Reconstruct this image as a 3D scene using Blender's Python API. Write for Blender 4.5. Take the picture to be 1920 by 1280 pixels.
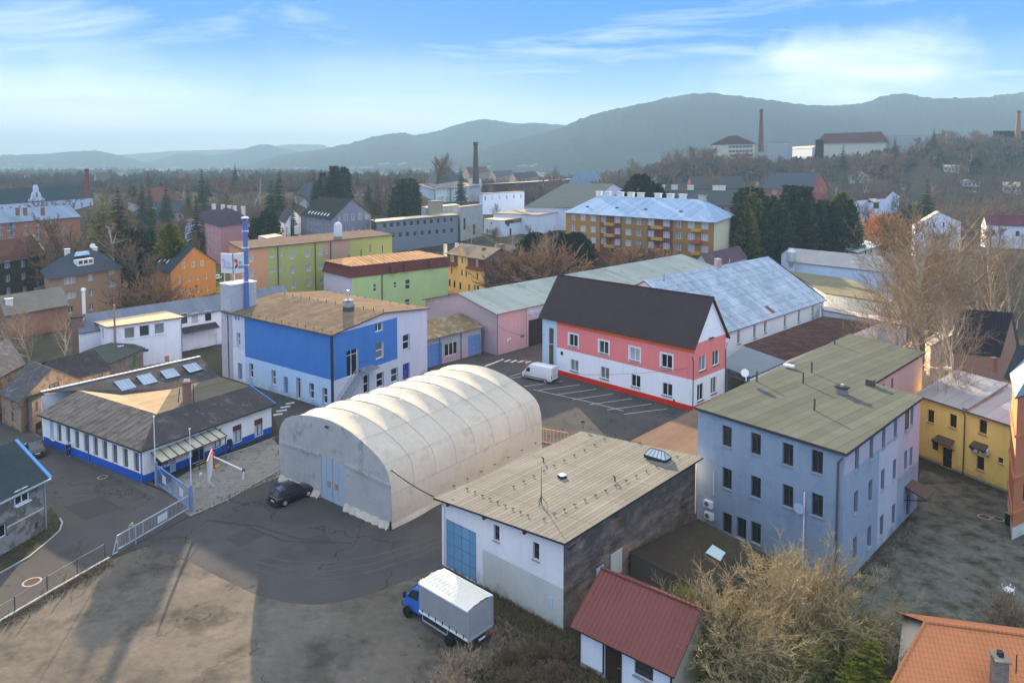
import bpy, bmesh, math, random
from mathutils import Vector, Matrix, noise
R = math.radians
SC = bpy.context.scene
for o in list(bpy.data.objects): bpy.data.objects.remove(o)
# ---------------------------------------------------------------- camera
H, F, PITCH, PX0 = 33.0, 1350.0, R(3.3), 960.0
PY0 = 310 + F*math.tan(PITCH)
cam = bpy.data.objects.new('camera', bpy.data.cameras.new('camera'))
SC.collection.objects.link(cam); SC.camera = cam
cam.location = (0, 0, H); cam.rotation_euler = (R(90)-PITCH, 0, 0)
cam.data.sensor_width = 36; cam.data.lens = 36*F/1920
cam.data.shift_y = -(640-PY0)/1920
cam.data.clip_start = .5; cam.data.clip_end = 40000
# ---------------------------------------------------------------- light
SKYG = 4.0
SUN_EL, SUN_AZ = R(13.0), R(-13.0)          # azimuth from +Y towards +X
SC.view_settings.view_transform = 'Standard'; SC.view_settings.look = 'None'
SC.view_settings.gamma = 1; SC.view_settings.exposure = 2.78
try: SC.view_settings.use_curve_mapping = False
except Exception: pass
SC.cycles.use_denoising = True
SC.cycles.volume_bounces = 0; SC.cycles.max_bounces = 5; SC.cycles.diffuse_bounces = 3; SC.cycles.glossy_bounces = 2
SC.cycles.transmission_bounces = 2; SC.cycles.transparent_max_bounces = 4
SC.cycles.sample_clamp_indirect = 6
sun = bpy.data.objects.new('sun', bpy.data.lights.new('sun', 'SUN'))
SC.collection.objects.link(sun)
sun.data.energy = 5.0; sun.data.angle = R(.5); sun.data.color = (1.0, .80, .55)
sd = Vector((math.sin(SUN_AZ)*math.cos(SUN_EL), math.cos(SUN_AZ)*math.cos(SUN_EL), math.sin(SUN_EL)))
sun.rotation_euler = sd.to_track_quat('Z', 'Y').to_euler()
sun.location = (0, 0, 200)
W = bpy.data.worlds.new('World'); SC.world = W; W.use_nodes = True
nt = W.node_tree; nt.nodes.clear()
def wn(t, **k):
    n = nt.nodes.new(t)
    for a, b in k.items(): setattr(n, a, b)
    return n
L = nt.links.new
wo = wn('ShaderNodeOutputWorld'); bg = wn('ShaderNodeBackground'); bg.inputs[1].default_value = .14
sky = wn('ShaderNodeTexSky', sky_type='NISHITA', sun_disc=False, sun_elevation=SUN_EL, sun_rotation=SUN_AZ,
         altitude=300, air_density=1.0, dust_density=.2, ozone_density=2.2)
tc = wn('ShaderNodeTexCoord')
sep = wn('ShaderNodeSeparateXYZ'); L(tc.outputs['Generated'], sep.inputs[0])
# wispy clouds, laid on a flat layer high above (direction divided by its height)
zc = wn('ShaderNodeMath', operation='MAXIMUM'); L(sep.outputs['Z'], zc.inputs[0]); zc.inputs[1].default_value = .02
za = wn('ShaderNodeMath', operation='ADD'); L(zc.outputs[0], za.inputs[0]); za.inputs[1].default_value = .09
dx = wn('ShaderNodeMath', operation='DIVIDE'); L(sep.outputs['X'], dx.inputs[0]); L(za.outputs[0], dx.inputs[1])
dy = wn('ShaderNodeMath', operation='DIVIDE'); L(sep.outputs['Y'], dy.inputs[0]); L(za.outputs[0], dy.inputs[1])
cmb = wn('ShaderNodeCombineXYZ'); L(dx.outputs[0], cmb.inputs[0]); L(dy.outputs[0], cmb.inputs[1])
mp = wn('ShaderNodeMapping'); L(cmb.outputs[0], mp.inputs[0]); mp.inputs['Scale'].default_value = (.34, .62, 1); mp.inputs['Location'].default_value = (1.1, 3.4, 0)
cn = wn('ShaderNodeTexNoise'); L(mp.outputs[0], cn.inputs['Vector']); cn.inputs['Scale'].default_value = 1.5; cn.inputs['Detail'].default_value = 9
cn.inputs['Roughness'].default_value = .6; cn.inputs['Distortion'].default_value = .5
cr = wn('ShaderNodeValToRGB'); L(cn.outputs['Fac'], cr.inputs[0])
cr.color_ramp.elements[0].position = .53; cr.color_ramp.elements[0].color = (0, 0, 0, 1)
cr.color_ramp.elements[1].position = .78; cr.color_ramp.elements[1].color = (.62, .62, .62, 1)
# one larger bright bank of cloud low over the hills to the east
vd = wn('ShaderNodeVectorMath', operation='DISTANCE')
mq = wn('ShaderNodeMapping'); L(tc.outputs['Generated'], mq.inputs[0]); mq.inputs['Scale'].default_value = (1, 1, 2.6)
ns2 = wn('ShaderNodeTexNoise'); L(tc.outputs['Generated'], ns2.inputs['Vector']); ns2.inputs['Scale'].default_value = 9; ns2.inputs['Detail'].default_value = 8; ns2.inputs['Roughness'].default_value = .62
sb = wn('ShaderNodeVectorMath', operation='SUBTRACT'); L(ns2.outputs['Color'], sb.inputs[0]); sb.inputs[1].default_value = (.5, .5, .5)
sc_ = wn('ShaderNodeVectorMath', operation='SCALE'); L(sb.outputs[0], sc_.inputs[0]); sc_.inputs['Scale'].default_value = .22
ad = wn('ShaderNodeVectorMath', operation='ADD'); L(mq.outputs[0], ad.inputs[0]); L(sc_.outputs[0], ad.inputs[1])
L(ad.outputs[0], vd.inputs[0])
prev = cr.outputs[0]
det = wn('ShaderNodeMapRange'); L(cn.outputs['Fac'], det.inputs[0]); det.inputs[1].default_value = .3; det.inputs[2].default_value = .62; det.inputs[3].default_value = .25; det.inputs[4].default_value = 1
for (cx_, cy_, r0_, r1_, st_) in ((1600, 128, .165, .06, .62), (1430, 150, .13, .03, .35), (150, 185, .26, .03, .42), (760, 215, .30, .05, .25)):
    v_ = wn('ShaderNodeVectorMath', operation='DISTANCE'); L(ad.outputs[0], v_.inputs[0]); cdir = Vector(((cx_-960)/F, 1, (310-cy_)/F)).normalized(); v_.inputs[1].default_value = (cdir.x, cdir.y, cdir.z*2.6)
    mr = wn('ShaderNodeMapRange', interpolation_type='SMOOTHSTEP'); L(v_.outputs['Value'], mr.inputs[0]); mr.inputs[1].default_value = r0_; mr.inputs[2].default_value = r1_; mr.inputs[3].default_value = 0; mr.inputs[4].default_value = st_
    m2_ = wn('ShaderNodeMath', operation='MULTIPLY'); L(mr.outputs[0], m2_.inputs[0]); L(det.outputs[0], m2_.inputs[1])
    mx = wn('ShaderNodeMath', operation='MAXIMUM'); L(prev, mx.inputs[0]); L(m2_.outputs[0], mx.inputs[1]); prev = mx.outputs[0]
# clear-sky gradient over the elevation, a little of the physical sky mixed in
mrz = wn('ShaderNodeMapRange'); L(sep.outputs['Z'], mrz.inputs[0]); mrz.inputs[1].default_value = 0; mrz.inputs[2].default_value = 1
ramp = wn('ShaderNodeValToRGB'); L(mrz.outputs[0], ramp.inputs[0]); el = ramp.color_ramp.elements
SK = [(0, (.42, .41, .40)), (.05, (.32, .36, .42)), (.10, (.115, .21, .39)), (.16, (.012, .10, .35)), (.24, (.002, .08, .36)), (.42, (.13, .24, .46)), (.65, (.38, .43, .50)), (1, (.52, .54, .56))]
el[0].position = 0; el[0].color = (*SK[0][1], 1); el[1].position = 1; el[1].color = (*SK[-1][1], 1)
for p_, c_ in SK[1:-1]: q_ = el.new(p_); q_.color = (*c_, 1)
gain = wn('ShaderNodeMixRGB', blend_type='MULTIPLY'); gain.inputs[0].default_value = 1
L(ramp.outputs[0], gain.inputs[1]); gain.inputs[2].default_value = (SKYG, SKYG, SKYG, 1)
nis = wn('ShaderNodeMixRGB'); nis.inputs[0].default_value = .012; L(gain.outputs[0], nis.inputs[1]); L(sky.outputs[0], nis.inputs[2])
mix = wn('ShaderNodeMixRGB'); L(mx.outputs[0], mix.inputs[0]); L(nis.outputs[0], mix.inputs[1]); mix.inputs[2].default_value = (.50*SKYG, .51*SKYG, .53*SKYG, 1)
L(mix.outputs[0], bg.inputs[0]); L(bg.outputs[0], wo.inputs[0])

# ---------------------------------------------------------------- pixel rays of the photograph -> measured places
def ray(px, py):
    xc, yc = (px-PX0)/F, (PY0-py)/F
    return Vector((xc, math.cos(PITCH)+yc*math.sin(PITCH), -math.sin(PITCH)+yc*math.cos(PITCH)))
CAM = Vector((0, 0, H))
def P(px, py, z=0.0):
    r = ray(px, py); return CAM + r*((z-H)/r.z)
def on_vert(px, py, A, B):
    "pixel ray against the upright plane through A,B -> metres along from A, height"
    A = Vector((A[0], A[1])); B = Vector((B[0], B[1])); d = (B-A); n = Vector((d.y, -d.x)); r = ray(px, py)
    t = n.dot(A)/(n.x*r.x+n.y*r.y); p = CAM+r*t
    return (Vector((p.x, p.y))-A).dot(d.normalized()), p.z
def on_plane(px, py, a, b, c):
    a, b, c = Vector(a), Vector(b), Vector(c); n = (b-a).cross(c-a); r = ray(px, py)
    return CAM + r*(n.dot(a-CAM)/n.dot(r))
def at_d(px, py, d):
    r = ray(px, py); return CAM + r*(d/r.y)
def px_x(px, d): return (px-PX0)/F*d*math.cos(PITCH)
# ---------------------------------------------------------------- materials
MATS = {}
def mat(key, col, rough=.85, pat=None, p=.3, q=1.0, amp=.16, sc=.35, bump=.25, col2=None, thr=.55, metal=0, spec=.3, coord='UV', line=.6, lw=.03, fine=None, grad=None, cracks=0, soft=.03, zf=None):
    if key in MATS: return MATS[key]
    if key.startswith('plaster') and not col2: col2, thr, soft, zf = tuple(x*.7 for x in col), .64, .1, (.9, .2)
    m = bpy.data.materials.new(key); m.use_nodes = True; t = m.node_tree; t.nodes.clear(); K = t.links.new
    def n(ty, **k):
        x = t.nodes.new(ty)
        for a, b in k.items(): setattr(x, a, b)
        return x
    def mt(op, a, b=None, c=None):
        x = n('ShaderNodeMath', operation=op)
        for i, v in enumerate((a, b, c)):
            if v is None: continue
            if isinstance(v, (int, float)): x.inputs[i].default_value = v
            else: K(v, x.inputs[i])
        return x.outputs[0]
    out = n('ShaderNodeOutputMaterial'); bs = n('ShaderNodeBsdfPrincipled'); K(bs.outputs[0], out.inputs[0])
    tcn = n('ShaderNodeTexCoord'); uv = tcn.outputs[coord]
    ob = tcn.outputs['Object']
    def noise_(scale, det=4, src=None, ro=.55):
        x = n('ShaderNodeTexNoise'); K(src or ob, x.inputs['Vector']); x.inputs['Scale'].default_value = scale
        x.inputs['Detail'].default_value = det; x.inputs['Roughness'].default_value = ro; return x.outputs['Fac']
    big = noise_(sc, 5); fin = noise_(fine or sc*14, 4, None, .7)
    val = mt('ADD', mt('MULTIPLY_ADD', big, amp*2.2, 1-amp*1.1), mt('MULTIPLY_ADD', fin, amp*1.3, -amp*.65))
    hgt = fin
    s = n('ShaderNodeSeparateXYZ'); K(uv, s.inputs[0]); u, v = s.outputs[0], s.outputs[1]
    if key.startswith('plaster') or key in ('garage_white', 'hall_bluewhite', 'tower_render', 'canvas', 'canvas_front', 'cladding_blue', 'cladding_pinkgrey'):
        sv = n('ShaderNodeCombineXYZ'); K(mt('MULTIPLY', u, 1.7), sv.inputs[0]); K(mt('MULTIPLY', v, .16), sv.inputs[1]); stn = noise_(1.0, 5, sv.outputs[0], .7)
        val = mt('ADD', val, mt('MULTIPLY_ADD', stn, .26, -.13))
    if cracks:
        vo = n('ShaderNodeTexVoronoi', feature='DISTANCE_TO_EDGE'); vo.inputs['Scale'].default_value = cracks
        nd_ = n('ShaderNodeTexNoise'); K(ob, nd_.inputs['Vector']); nd_.inputs['Scale'].default_value = .5; nd_.inputs['Detail'].default_value = 6
        ad_ = n('ShaderNodeVectorMath', operation='ADD'); sc3 = n('ShaderNodeVectorMath', operation='SCALE'); K(nd_.outputs['Color'], sc3.inputs[0]); sc3.inputs['Scale'].default_value = 3.2; K(ob, ad_.inputs[0]); K(sc3.outputs[0], ad_.inputs[1]); K(ad_.outputs[0], vo.inputs['Vector'])
        ck = mt('LESS_THAN', vo.outputs['Distance'], .006); ck = mt('MULTIPLY', ck, mt('GREATER_THAN', noise_(.09, 2), .5)); val = mt('MULTIPLY', val, mt('MULTIPLY_ADD', ck, -.38, 1))
    base = n('ShaderNodeRGB'); base.outputs[0].default_value = (*col, 1); c = base.outputs[0]
    def mixc(fac, a, b):
        x = n('ShaderNodeMixRGB')
        if isinstance(fac, (int, float)): x.inputs[0].default_value = fac
        else: K(fac, x.inputs[0])
        for i, w in ((1, a), (2, b)):
            if isinstance(w, tuple): x.inputs[i].default_value = (*w, 1)
            else: K(w, x.inputs[i])
        return x.outputs[0]
    if col2 and (pat != 'brick' or grad):
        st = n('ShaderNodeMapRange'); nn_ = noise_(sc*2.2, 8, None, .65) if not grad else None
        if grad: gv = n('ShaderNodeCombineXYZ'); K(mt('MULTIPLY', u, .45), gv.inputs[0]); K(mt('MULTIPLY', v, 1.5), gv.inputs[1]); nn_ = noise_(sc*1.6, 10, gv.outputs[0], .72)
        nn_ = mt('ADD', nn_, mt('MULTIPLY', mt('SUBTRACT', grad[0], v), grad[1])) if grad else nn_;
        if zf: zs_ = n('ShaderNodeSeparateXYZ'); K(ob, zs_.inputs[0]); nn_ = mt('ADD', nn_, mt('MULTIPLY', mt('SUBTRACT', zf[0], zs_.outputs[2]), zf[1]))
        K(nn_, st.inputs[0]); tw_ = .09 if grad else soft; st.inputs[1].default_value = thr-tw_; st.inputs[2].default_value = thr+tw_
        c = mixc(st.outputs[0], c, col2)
    if pat == 'corr':
        h = mt('SINE', mt('MULTIPLY', u, 6.2832/p)); hgt = mt('MULTIPLY_ADD', h, .5, mt('MULTIPLY', fin, .3)); val = mt('ADD', val, mt('MULTIPLY', h, .05))
    elif pat == 'tile':
        h = mt('ABSOLUTE', mt('SINE', mt('MULTIPLY', u, 3.1416/p))); g = mt('FRACT', mt('DIVIDE', v, q)); hgt = mt('ADD', h, mt('MULTIPLY', g, .9))
        ed = mt('LESS_THAN', g, .1); val = mt('MULTIPLY', val, mt('MULTIPLY_ADD', ed, -.22, 1)); val = mt('ADD', val, mt('MULTIPLY', h, .1))
    elif pat == 'seam':
        jit = mt('MULTIPLY', noise_(.8, 3), .12)
        a = mt('LESS_THAN', mt('FRACT', mt('DIVIDE', mt('ADD', u, jit), p)), lw/p)
        if q: a = mt('MAXIMUM', a, mt('LESS_THAN', mt('FRACT', mt('DIVIDE', mt('ADD', v, jit), q)), lw/q))
        val = mt('MULTIPLY', val, mt('MULTIPLY_ADD', a, line-1, 1)); hgt = mt('ADD', mt('MULTIPLY', a, 1.5), fin)
        fl = mt('FLOOR', mt('DIVIDE', mt('ADD', u, jit), p)); wn_ = n('ShaderNodeTexWhiteNoise', noise_dimensions='1D'); K(fl, wn_.inputs['W'])
        val = mt('MULTIPLY', val, mt('MULTIPLY_ADD', wn_.outputs['Value'], .2, .9))
    elif pat == 'brick':
        b = n('ShaderNodeTexBrick'); K(uv, b.inputs['Vector']); b.inputs['Scale'].default_value = 1; b.inputs['Brick Width'].default_value = p; b.inputs['Row Height'].default_value = q
        b.inputs['Mortar Size'].default_value = .012*(p/.26); b.inputs['Color1'].default_value = (*col, 1); b.inputs['Color2'].default_value = (*[x*.72 for x in col], 1)
        b.inputs['Mortar'].default_value = (*(col2 or (.3, .28, .25)), 1); c = b.outputs['Color']; hgt = b.outputs['Fac']
    elif pat == 'courses':     # slates / felt shingles, a darker line along each course
        g = mt('FRACT', mt('DIVIDE', v, q)); hgt = g; ed = mt('LESS_THAN', g, .12); val = mt('MULTIPLY', val, mt('MULTIPLY_ADD', ed, -.15, 1))
    hv = n('ShaderNodeMixRGB', blend_type='MULTIPLY'); hv.inputs[0].default_value = 1; K(c, hv.inputs[1])
    cb = n('ShaderNodeCombineXYZ'); [K(val, cb.inputs[i]) for i in range(3)]; K(cb.outputs[0], hv.inputs[2])
    K(hv.outputs[0], bs.inputs['Base Color'])
    bs.inputs['Roughness'].default_value = rough; bs.inputs['Metallic'].default_value = metal; bs.inputs['Specular IOR Level'].default_value = spec if rough < .6 or spec > .31 else 0.0
    if bump:
        bp = n('ShaderNodeBump'); bp.inputs['Strength'].default_value = bump; bp.inputs['Distance'].default_value = .05; K(hgt, bp.inputs['Height']); K(bp.outputs[0], bs.inputs['Normal'])
    MATS[key] = m; return m

# ---------------------------------------------------------------- mesh builder
class MB:
    def __init__(s, org=(0, 0, 0), axis=None):
        s.v = []; s.f = []; s.m = []; s.mats = []; s.o = Vector(org); s.axis = axis
    def mi(s, m):
        if m not in s.mats: s.mats.append(m)
        return s.mats.index(m)
    def face(s, pts, m):
        i = len(s.v); s.v += [Vector(p)-s.o for p in pts]; s.f.append(tuple(range(i, i+len(pts)))); s.m.append(s.mi(m))
    def faces(s, vs, fs, m):
        i = len(s.v); s.v += [Vector(p)-s.o for p in vs]; k = s.mi(m)
        for f in fs: s.f.append(tuple(i+j for j in f)); s.m.append(k)
    def box(s, c, d, m, rot=0.0, ax=None):
        c = Vector(c); x, y, z = d[0]/2, d[1]/2, d[2]/2
        if ax is None: ax = (Vector((math.cos(rot), math.sin(rot), 0)), Vector((-math.sin(rot), math.cos(rot), 0)), Vector((0, 0, 1)))
        vs = [c+ax[0]*(a*x)+ax[1]*(b*y)+ax[2]*(e*z) for a in (-1, 1) for b in (-1, 1) for e in (-1, 1)]
        s.faces(vs, [(0, 1, 3, 2), (4, 6, 7, 5), (0, 4, 5, 1), (2, 3, 7, 6), (0, 2, 6, 4), (1, 5, 7, 3)], m)
    def bar(s, a, b, w, m, h=None):
        a, b = Vector(a), Vector(b); d = b-a; l = d.length
        if l < 1e-6: return
        d.normalize(); up = Vector((0, 0, 1)) if abs(d.z) < .95 else Vector((1, 0, 0)); y = up.cross(d).normalized(); z = d.cross(y)
        s.box((a+b)/2, (l, w, h or w), m, ax=(d, y, z))
    def tube(s, pts, rs, m, n=8, cap=True):
        pts = [Vector(p) for p in pts]
        if isinstance(rs, (int, float)): rs = [rs]*len(pts)
        vs = []; fs = []
        for i, p in enumerate(pts):
            d = (pts[min(i+1, len(pts)-1)]-pts[max(i-1, 0)]).normalized()
            a = d.cross(Vector((0, 0, 1))) if abs(d.z) < .95 else d.cross(Vector((1, 0, 0)))
            a.normalize(); b = d.cross(a)
            for k in range(n): t = 2*math.pi*k/n; vs.append(p+(a*math.cos(t)+b*math.sin(t))*rs[i])
        for i in range(len(pts)-1):
            for k in range(n): fs.append((i*n+k, i*n+(k+1) % n, (i+1)*n+(k+1) % n, (i+1)*n+k))
        if cap: fs.append(tuple(range(n))[::-1]); fs.append(tuple((len(pts)-1)*n+k for k in range(n)))
        s.faces(vs, fs, m)
    def slab(s, top, th, m, m2=None, down=Vector((0, 0, -1))):
        top = [Vector(p) for p in top]; n = len(top); bot = [p+down*th for p in top]
        nn = (top[1]-top[0]).cross(top[2]-top[0])
        if nn.z < 0: top.reverse(); bot.reverse()
        s.face(top, m); s.face(bot[::-1], m2 or m)
        for i in range(n): j = (i+1) % n; s.face([top[i], bot[i], bot[j], top[j]], m2 or m)
    def build(s, name, parent=None, smooth=False):
        me = bpy.data.meshes.new(name); me.from_pydata([tuple(v) for v in s.v], [], s.f)
        for m in s.mats: me.materials.append(m)
        me.polygons.foreach_set('material_index', s.m)
        uv = me.uv_layers.new(name='UVMap').data
        ax = Vector(s.axis) if s.axis is not None else Vector((1, 0, 0)); ax = Vector((ax.x, ax.y, 0)).normalized()
        if len(s.f) < 30000:
            k = 0; vv = s.v
            for f in s.f:
                a, b, c = vv[f[0]], vv[f[1]], vv[f[2]]; nr = (b-a).cross(c-a)
                if len(f) > 3: nr += (c-a).cross(vv[f[3]]-a)
                if nr.length < 1e-12: k += len(f); continue
                nr.normalize()
                if abs(nr.z) > .997: tt = ax
                else: tt = Vector((-nr.y, nr.x, 0)).normalized()
                bt = nr.cross(tt)
                for i in f:
                    q = vv[i]+s.o; uv[k].uv = (q.dot(tt), q.dot(bt)); k += 1
        if smooth: me.polygons.foreach_set('use_smooth', [True]*len(s.f))
        me.update()
        return link(name, me, parent, s.o.copy() if parent is None else None)
def link(name, me, parent=None, loc=None, rz=0):
    o = bpy.data.objects.new(name, me); SC.collection.objects.link(o)
    if parent is not None: o.parent = parent
    if loc is not None: o.location = loc
    if rz: o.rotation_euler = (0, 0, rz)
    return o
def tag(o, label=None, cat=None, group=None, kind=None):
    for k, v in (('label', label), ('category', cat), ('group', group), ('kind', kind)):
        if v: o[k] = v
    return o
def thing(name, label, cat, loc=(0, 0, 0), rz=0, group=None):
    return tag(link(name, None, None, loc, rz), label, cat, group)
def copy_tree(o, parent=None):
    c = o.copy(); SC.collection.objects.link(c); c.parent = parent
    for ch in o.children: copy_tree(ch, c)
    return c

# ---------------------------------------------------------------- shared materials
white = mat('white_paint', (.72, .73, .74), .6, amp=.06)
frame_w = mat('window_white', (.75, .76, .78), .5, amp=.03, bump=0)
frame_b = mat('window_brown', (.06, .045, .035), .5, amp=.05, bump=0)
frame_n = mat('window_navy', (.03, .05, .12), .5, amp=.05, bump=0)
steel = mat('galvanised', (.42, .45, .48), .45, amp=.12, metal=.4)
dark = mat('dark_metal', (.04, .042, .045), .6, amp=.1)
gutterm = mat('gutter', (.1, .09, .085), .6, amp=.1)
concrete = mat('concrete', (.3, .29, .27), .9, amp=.2, sc=.8)
def glassm(key, col, rough=.08):
    m = mat(key, col, rough, amp=.25, sc=.25, fine=1.1, bump=.02, spec=.6); return m
GL = [glassm('glass_dark', (.02, .024, .028)), glassm('glass_grey', (.05, .055, .06)), glassm('glass_curtain', (.16, .16, .15), .25), glassm('glass_deep', (.012, .013, .015))]
GLC = [glassm('glass_lace', (.38, .39, .4), .3), glassm('glass_pale', (.2, .22, .24), .2)]
brickm = mat('brick_red', (.26, .085, .05), .9, 'brick', .26, .08, sc=1.2, amp=.3)

# ---------------------------------------------------------------- windows (shared meshes)
WC = {}
def win_mesh(w, h, style, fm, gm, sillm):
    key = (round(w, 2), round(h, 2), style, fm.name, gm.name, sillm.name if sillm else '')
    if key in WC: return WC[key]
    fb = MB(); pb = MB(); t = .07 if style != 'shop' else .05
    X, Z = w/2, h/2
    def fr(x0, x1, z0, z1): fb.box(((x0+x1)/2, .03, (z0+z1)/2), (x1-x0, .06, z1-z0), fm)
    if style == 'door':
        fb.box((0, .03, 0), (w, .05, h), gm); 
        for k in (-1, 1): fb.box((k*w*.22, 0, h*.2), (w*.32, .03, h*.42), gm); fb.box((k*w*.22, 0, -h*.25), (w*.32, .03, h*.34), gm)
        pb.box((w*.38, -.03, -.05), (.12, .05, .04), steel)
    elif style == 'gate':
        fb.box((0, .03, 0), (w, .05, h), gm); n = max(2, round(w/1.0))
        for k in range(n+1): fr(-X+w*k/n-.02, -X+w*k/n+.02, -Z, Z)
        for k in range(1, 4): fb.box((0, 0, -Z+h*k/4), (w, .04, .03), fm)
        pb.box((.12, -.05, -h*.1), (.05, .06, .25), steel)
    else:
        fr(-X, X, Z-t, Z); fr(-X, X, -Z, -Z+t); fr(-X, -X+t, -Z, Z); fr(X-t, X, -Z, Z)
        cols, rows = {'w1': (1, []), 'w2': (2, []), 'w3': (3, []), 't2': (2, [.3]), 't1': (1, [.32]), 'h2': (1, [0.0]), 'shop': (4, [.3]), 'grid': (4, [-.2, .2]), 'wtall': (1, [.1])}[style]
        for k in range(1, cols): x = -X+w*k/cols; fr(x-.05, x+.05, -Z, Z)
        for r in rows: fr(-X, X, r*h-.04, r*h+.04) if r else fr(-X, X, -.07, .07)
        pb.box((0, .05, 0), (w-.04, .02, h-.04), gm)
    fme = fb.build('window'); pme = pb.build('pane'); a, b = fme.data, pme.data
    bpy.data.objects.remove(fme); bpy.data.objects.remove(pme)
    s = None
    if sillm:
        sbb = MB(); sbb.box((0, -.12, -Z-.04), (w+.14, .42, .05), sillm); so = sbb.build('sill'); s = so.data; bpy.data.objects.remove(so)
    WC[key] = (a, b, s); return WC[key]

# ---------------------------------------------------------------- buildings
BL = []
class Bld:
    """an upright building on a polygon footprint (counter-clockwise from above), eave height per corner"""
    def __init__(s, name, label, cat, pts, zs, wall, z0=0.0, group=None, skip=(), deep=.16):
        s.p = [Vector((p[0], p[1])) for p in pts]; s.n = len(pts); s.zs = [zs]*s.n if isinstance(zs, (int, float)) else list(zs)
        s.z0 = z0; s.w = wall; s.skip = set(skip); s.deep = deep
        s.org = Vector((s.p[1].x, s.p[1].y, z0)); s.e = thing(name, label, cat, s.org, 0, group)
        s.wins = {i: [] for i in range(s.n)}; s.zones = {i: [] for i in range(s.n)}; s.extra = []
        s.ax = (s.p[1]-s.p[0]).normalized(); BL.append(s.p)
    def fr(s, i):
        a, b = s.p[i], s.p[(i+1) % s.n]; return a, b, (b-a).normalized(), (b-a).length
    def uz(s, i, px, py): return on_vert(px, py, s.p[i], s.p[(i+1) % s.n])
    def win(s, i, lst, w, h, style='w2', fm=None, gm=None, sill=None, name='window', rec=None):
        for q in lst:
            u, z = s.uz(i, q[0], q[1]); s.wins[i].append((u, z, q[2] if len(q) > 2 else w, q[3] if len(q) > 3 else h, style, fm or frame_w, gm, sill, name, rec))
    def row(s, i, n, u0, u1, z, w, h, style='w2', fm=None, gm=None, sill=None, name='window', rec=None):
        L_ = s.fr(i)[3]
        for k in range(n):
            u = L_*(u0+(u1-u0)*(k/(n-1) if n > 1 else .5)); s.wins[i].append((u, z, w, h, style, fm or frame_w, gm, sill, name, rec))
    def zone(s, i, u0, u1, za, zb, m): s.zones[i].append((u0, u1, za, zb, m))
    def zone_all(s, za, zb, m):
        for i in range(s.n): s.zone(i, -1, 999, za, zb, m)
    def pt(s, i, u, z, out=0.0):
        a, b, d, l = s.fr(i); q = a+d*u+Vector((d.y, -d.x))*out; return Vector((q.x, q.y, z))
    def walls(s, name='wall'):
        mb = MB(s.org); rnd = random.Random(len(BL)*7+3)
        for i in range(s.n):
            if i in s.skip: continue
            a, b, d, l = s.fr(i); j = (i+1) % s.n; zt = min(s.zs[i], s.zs[j])
            us = {0.0, l}; zz = {s.z0, zt}; hol = []
            for (u, z, w, h, *_r) in s.wins[i]:
                u0, u1, z0, z1 = u-w/2, u+w/2, max(z-h/2, s.z0), z+h/2
                if u1 <= 0.02 or u0 >= l-.02 or z1 > zt-.01: continue
                u0 = max(u0, .01); u1 = min(u1, l-.01)
                hol.append((u0, u1, z0, z1)); us |= {u0, u1}; zz |= {z0, z1} if z1 < zt else set()
            for (u0, u1, za, zb, m) in s.zones[i]:
                us |= {min(max(u0, 0), l), min(max(u1, 0), l)}; zz |= {min(max(za, s.z0), zt), min(max(zb, s.z0), zt)}
            us = sorted(us); zz = sorted(zz)
            for ua, ub in zip(us, us[1:]):
                if ub-ua < 1e-5: continue
                for za, zb in zip(zz, zz[1:]):
                    if zb-za < 1e-5: continue
                    uc, zc = (ua+ub)/2, (za+zb)/2
                    if any(q[0] < uc < q[1] and q[2] < zc < q[3] for q in hol): continue
                    m = s.w
                    for (u0, u1, z1, z2, mm) in s.zones[i]:
                        if u0 < uc < u1 and z1 < zc < z2: m = mm
                    mb.face([s.pt(i, ua, za), s.pt(i, ub, za), s.pt(i, ub, zb), s.pt(i, ua, zb)], m)
            if abs(s.zs[i]-s.zs[j]) > 1e-3:
                m = s.w
                for (u0, u1, z1, z2, mm) in s.zones[i]:
                    if u0 < l/2 < u1 and z1 < zt+.05 < z2: m = mm
                hi = s.pt(j, 0, s.zs[j]) if s.zs[j] > s.zs[i] else s.pt(i, 0, s.zs[i]); mb.face([s.pt(i, 0, zt), s.pt(i, l, zt), hi], m)
            for (u0, u1, z0, z1) in hol:
                dp = -s.deep; q = [s.pt(i, u0, z0), s.pt(i, u1, z0), s.pt(i, u1, z1), s.pt(i, u0, z1)]; k = [s.pt(i, u0, z0, dp), s.pt(i, u1, z0, dp), s.pt(i, u1, z1, dp), s.pt(i, u0, z1, dp)]
                for a_ in range(4): b_ = (a_+1) % 4; mb.face([q[a_], k[a_], k[b_], q[b_]], s.w)
            for (u, z, w, h, style, fm, gm, sill, wname, rec) in s.wins[i]:
                if z+h/2 > zt-.01: rec = -.07
                if z-h/2 < s.z0: z = s.z0+h/2+.01
                g = gm or rnd.choice(GL+GL+GLC); me, pm, sm = win_mesh(w, h, style, fm, g, sill)
                q = s.pt(i, u, z, -(s.deep-.01) if rec is None else -rec)
                o = link(wname, me, s.e, q-s.org, math.atan2(d.y, d.x))
                link('pane' if style not in ('door', 'gate') else 'handle', pm, o)
                if sm: link('sill', sm, o)
        for pts, m in s.extra: mb.face(pts, m)
        s.wo = mb.build(name, s.e); return s
    def roof_flat(s, m, th=.22, oh=.35, edge=None, rise=0.0, name='roof'):
        pts = []
        for i in range(s.n):
            a, b, c = s.p[i-1], s.p[i], s.p[(i+1) % s.n]; d1 = (b-a).normalized(); d2 = (c-b).normalized()
            n1 = Vector((d1.y, -d1.x)); n2 = Vector((d2.y, -d2.x)); k = oh/(1+n1.dot(n2)+1e-6); q = b+(n1+n2)*k
            pts.append(Vector((q.x, q.y, s.zs[i]+th)))
        mb = MB(s.org, s.ax); mb.slab(pts, th, m, edge or gutterm); s.ro = mb.build(name, s.e); s.rp = pts; return s
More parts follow.
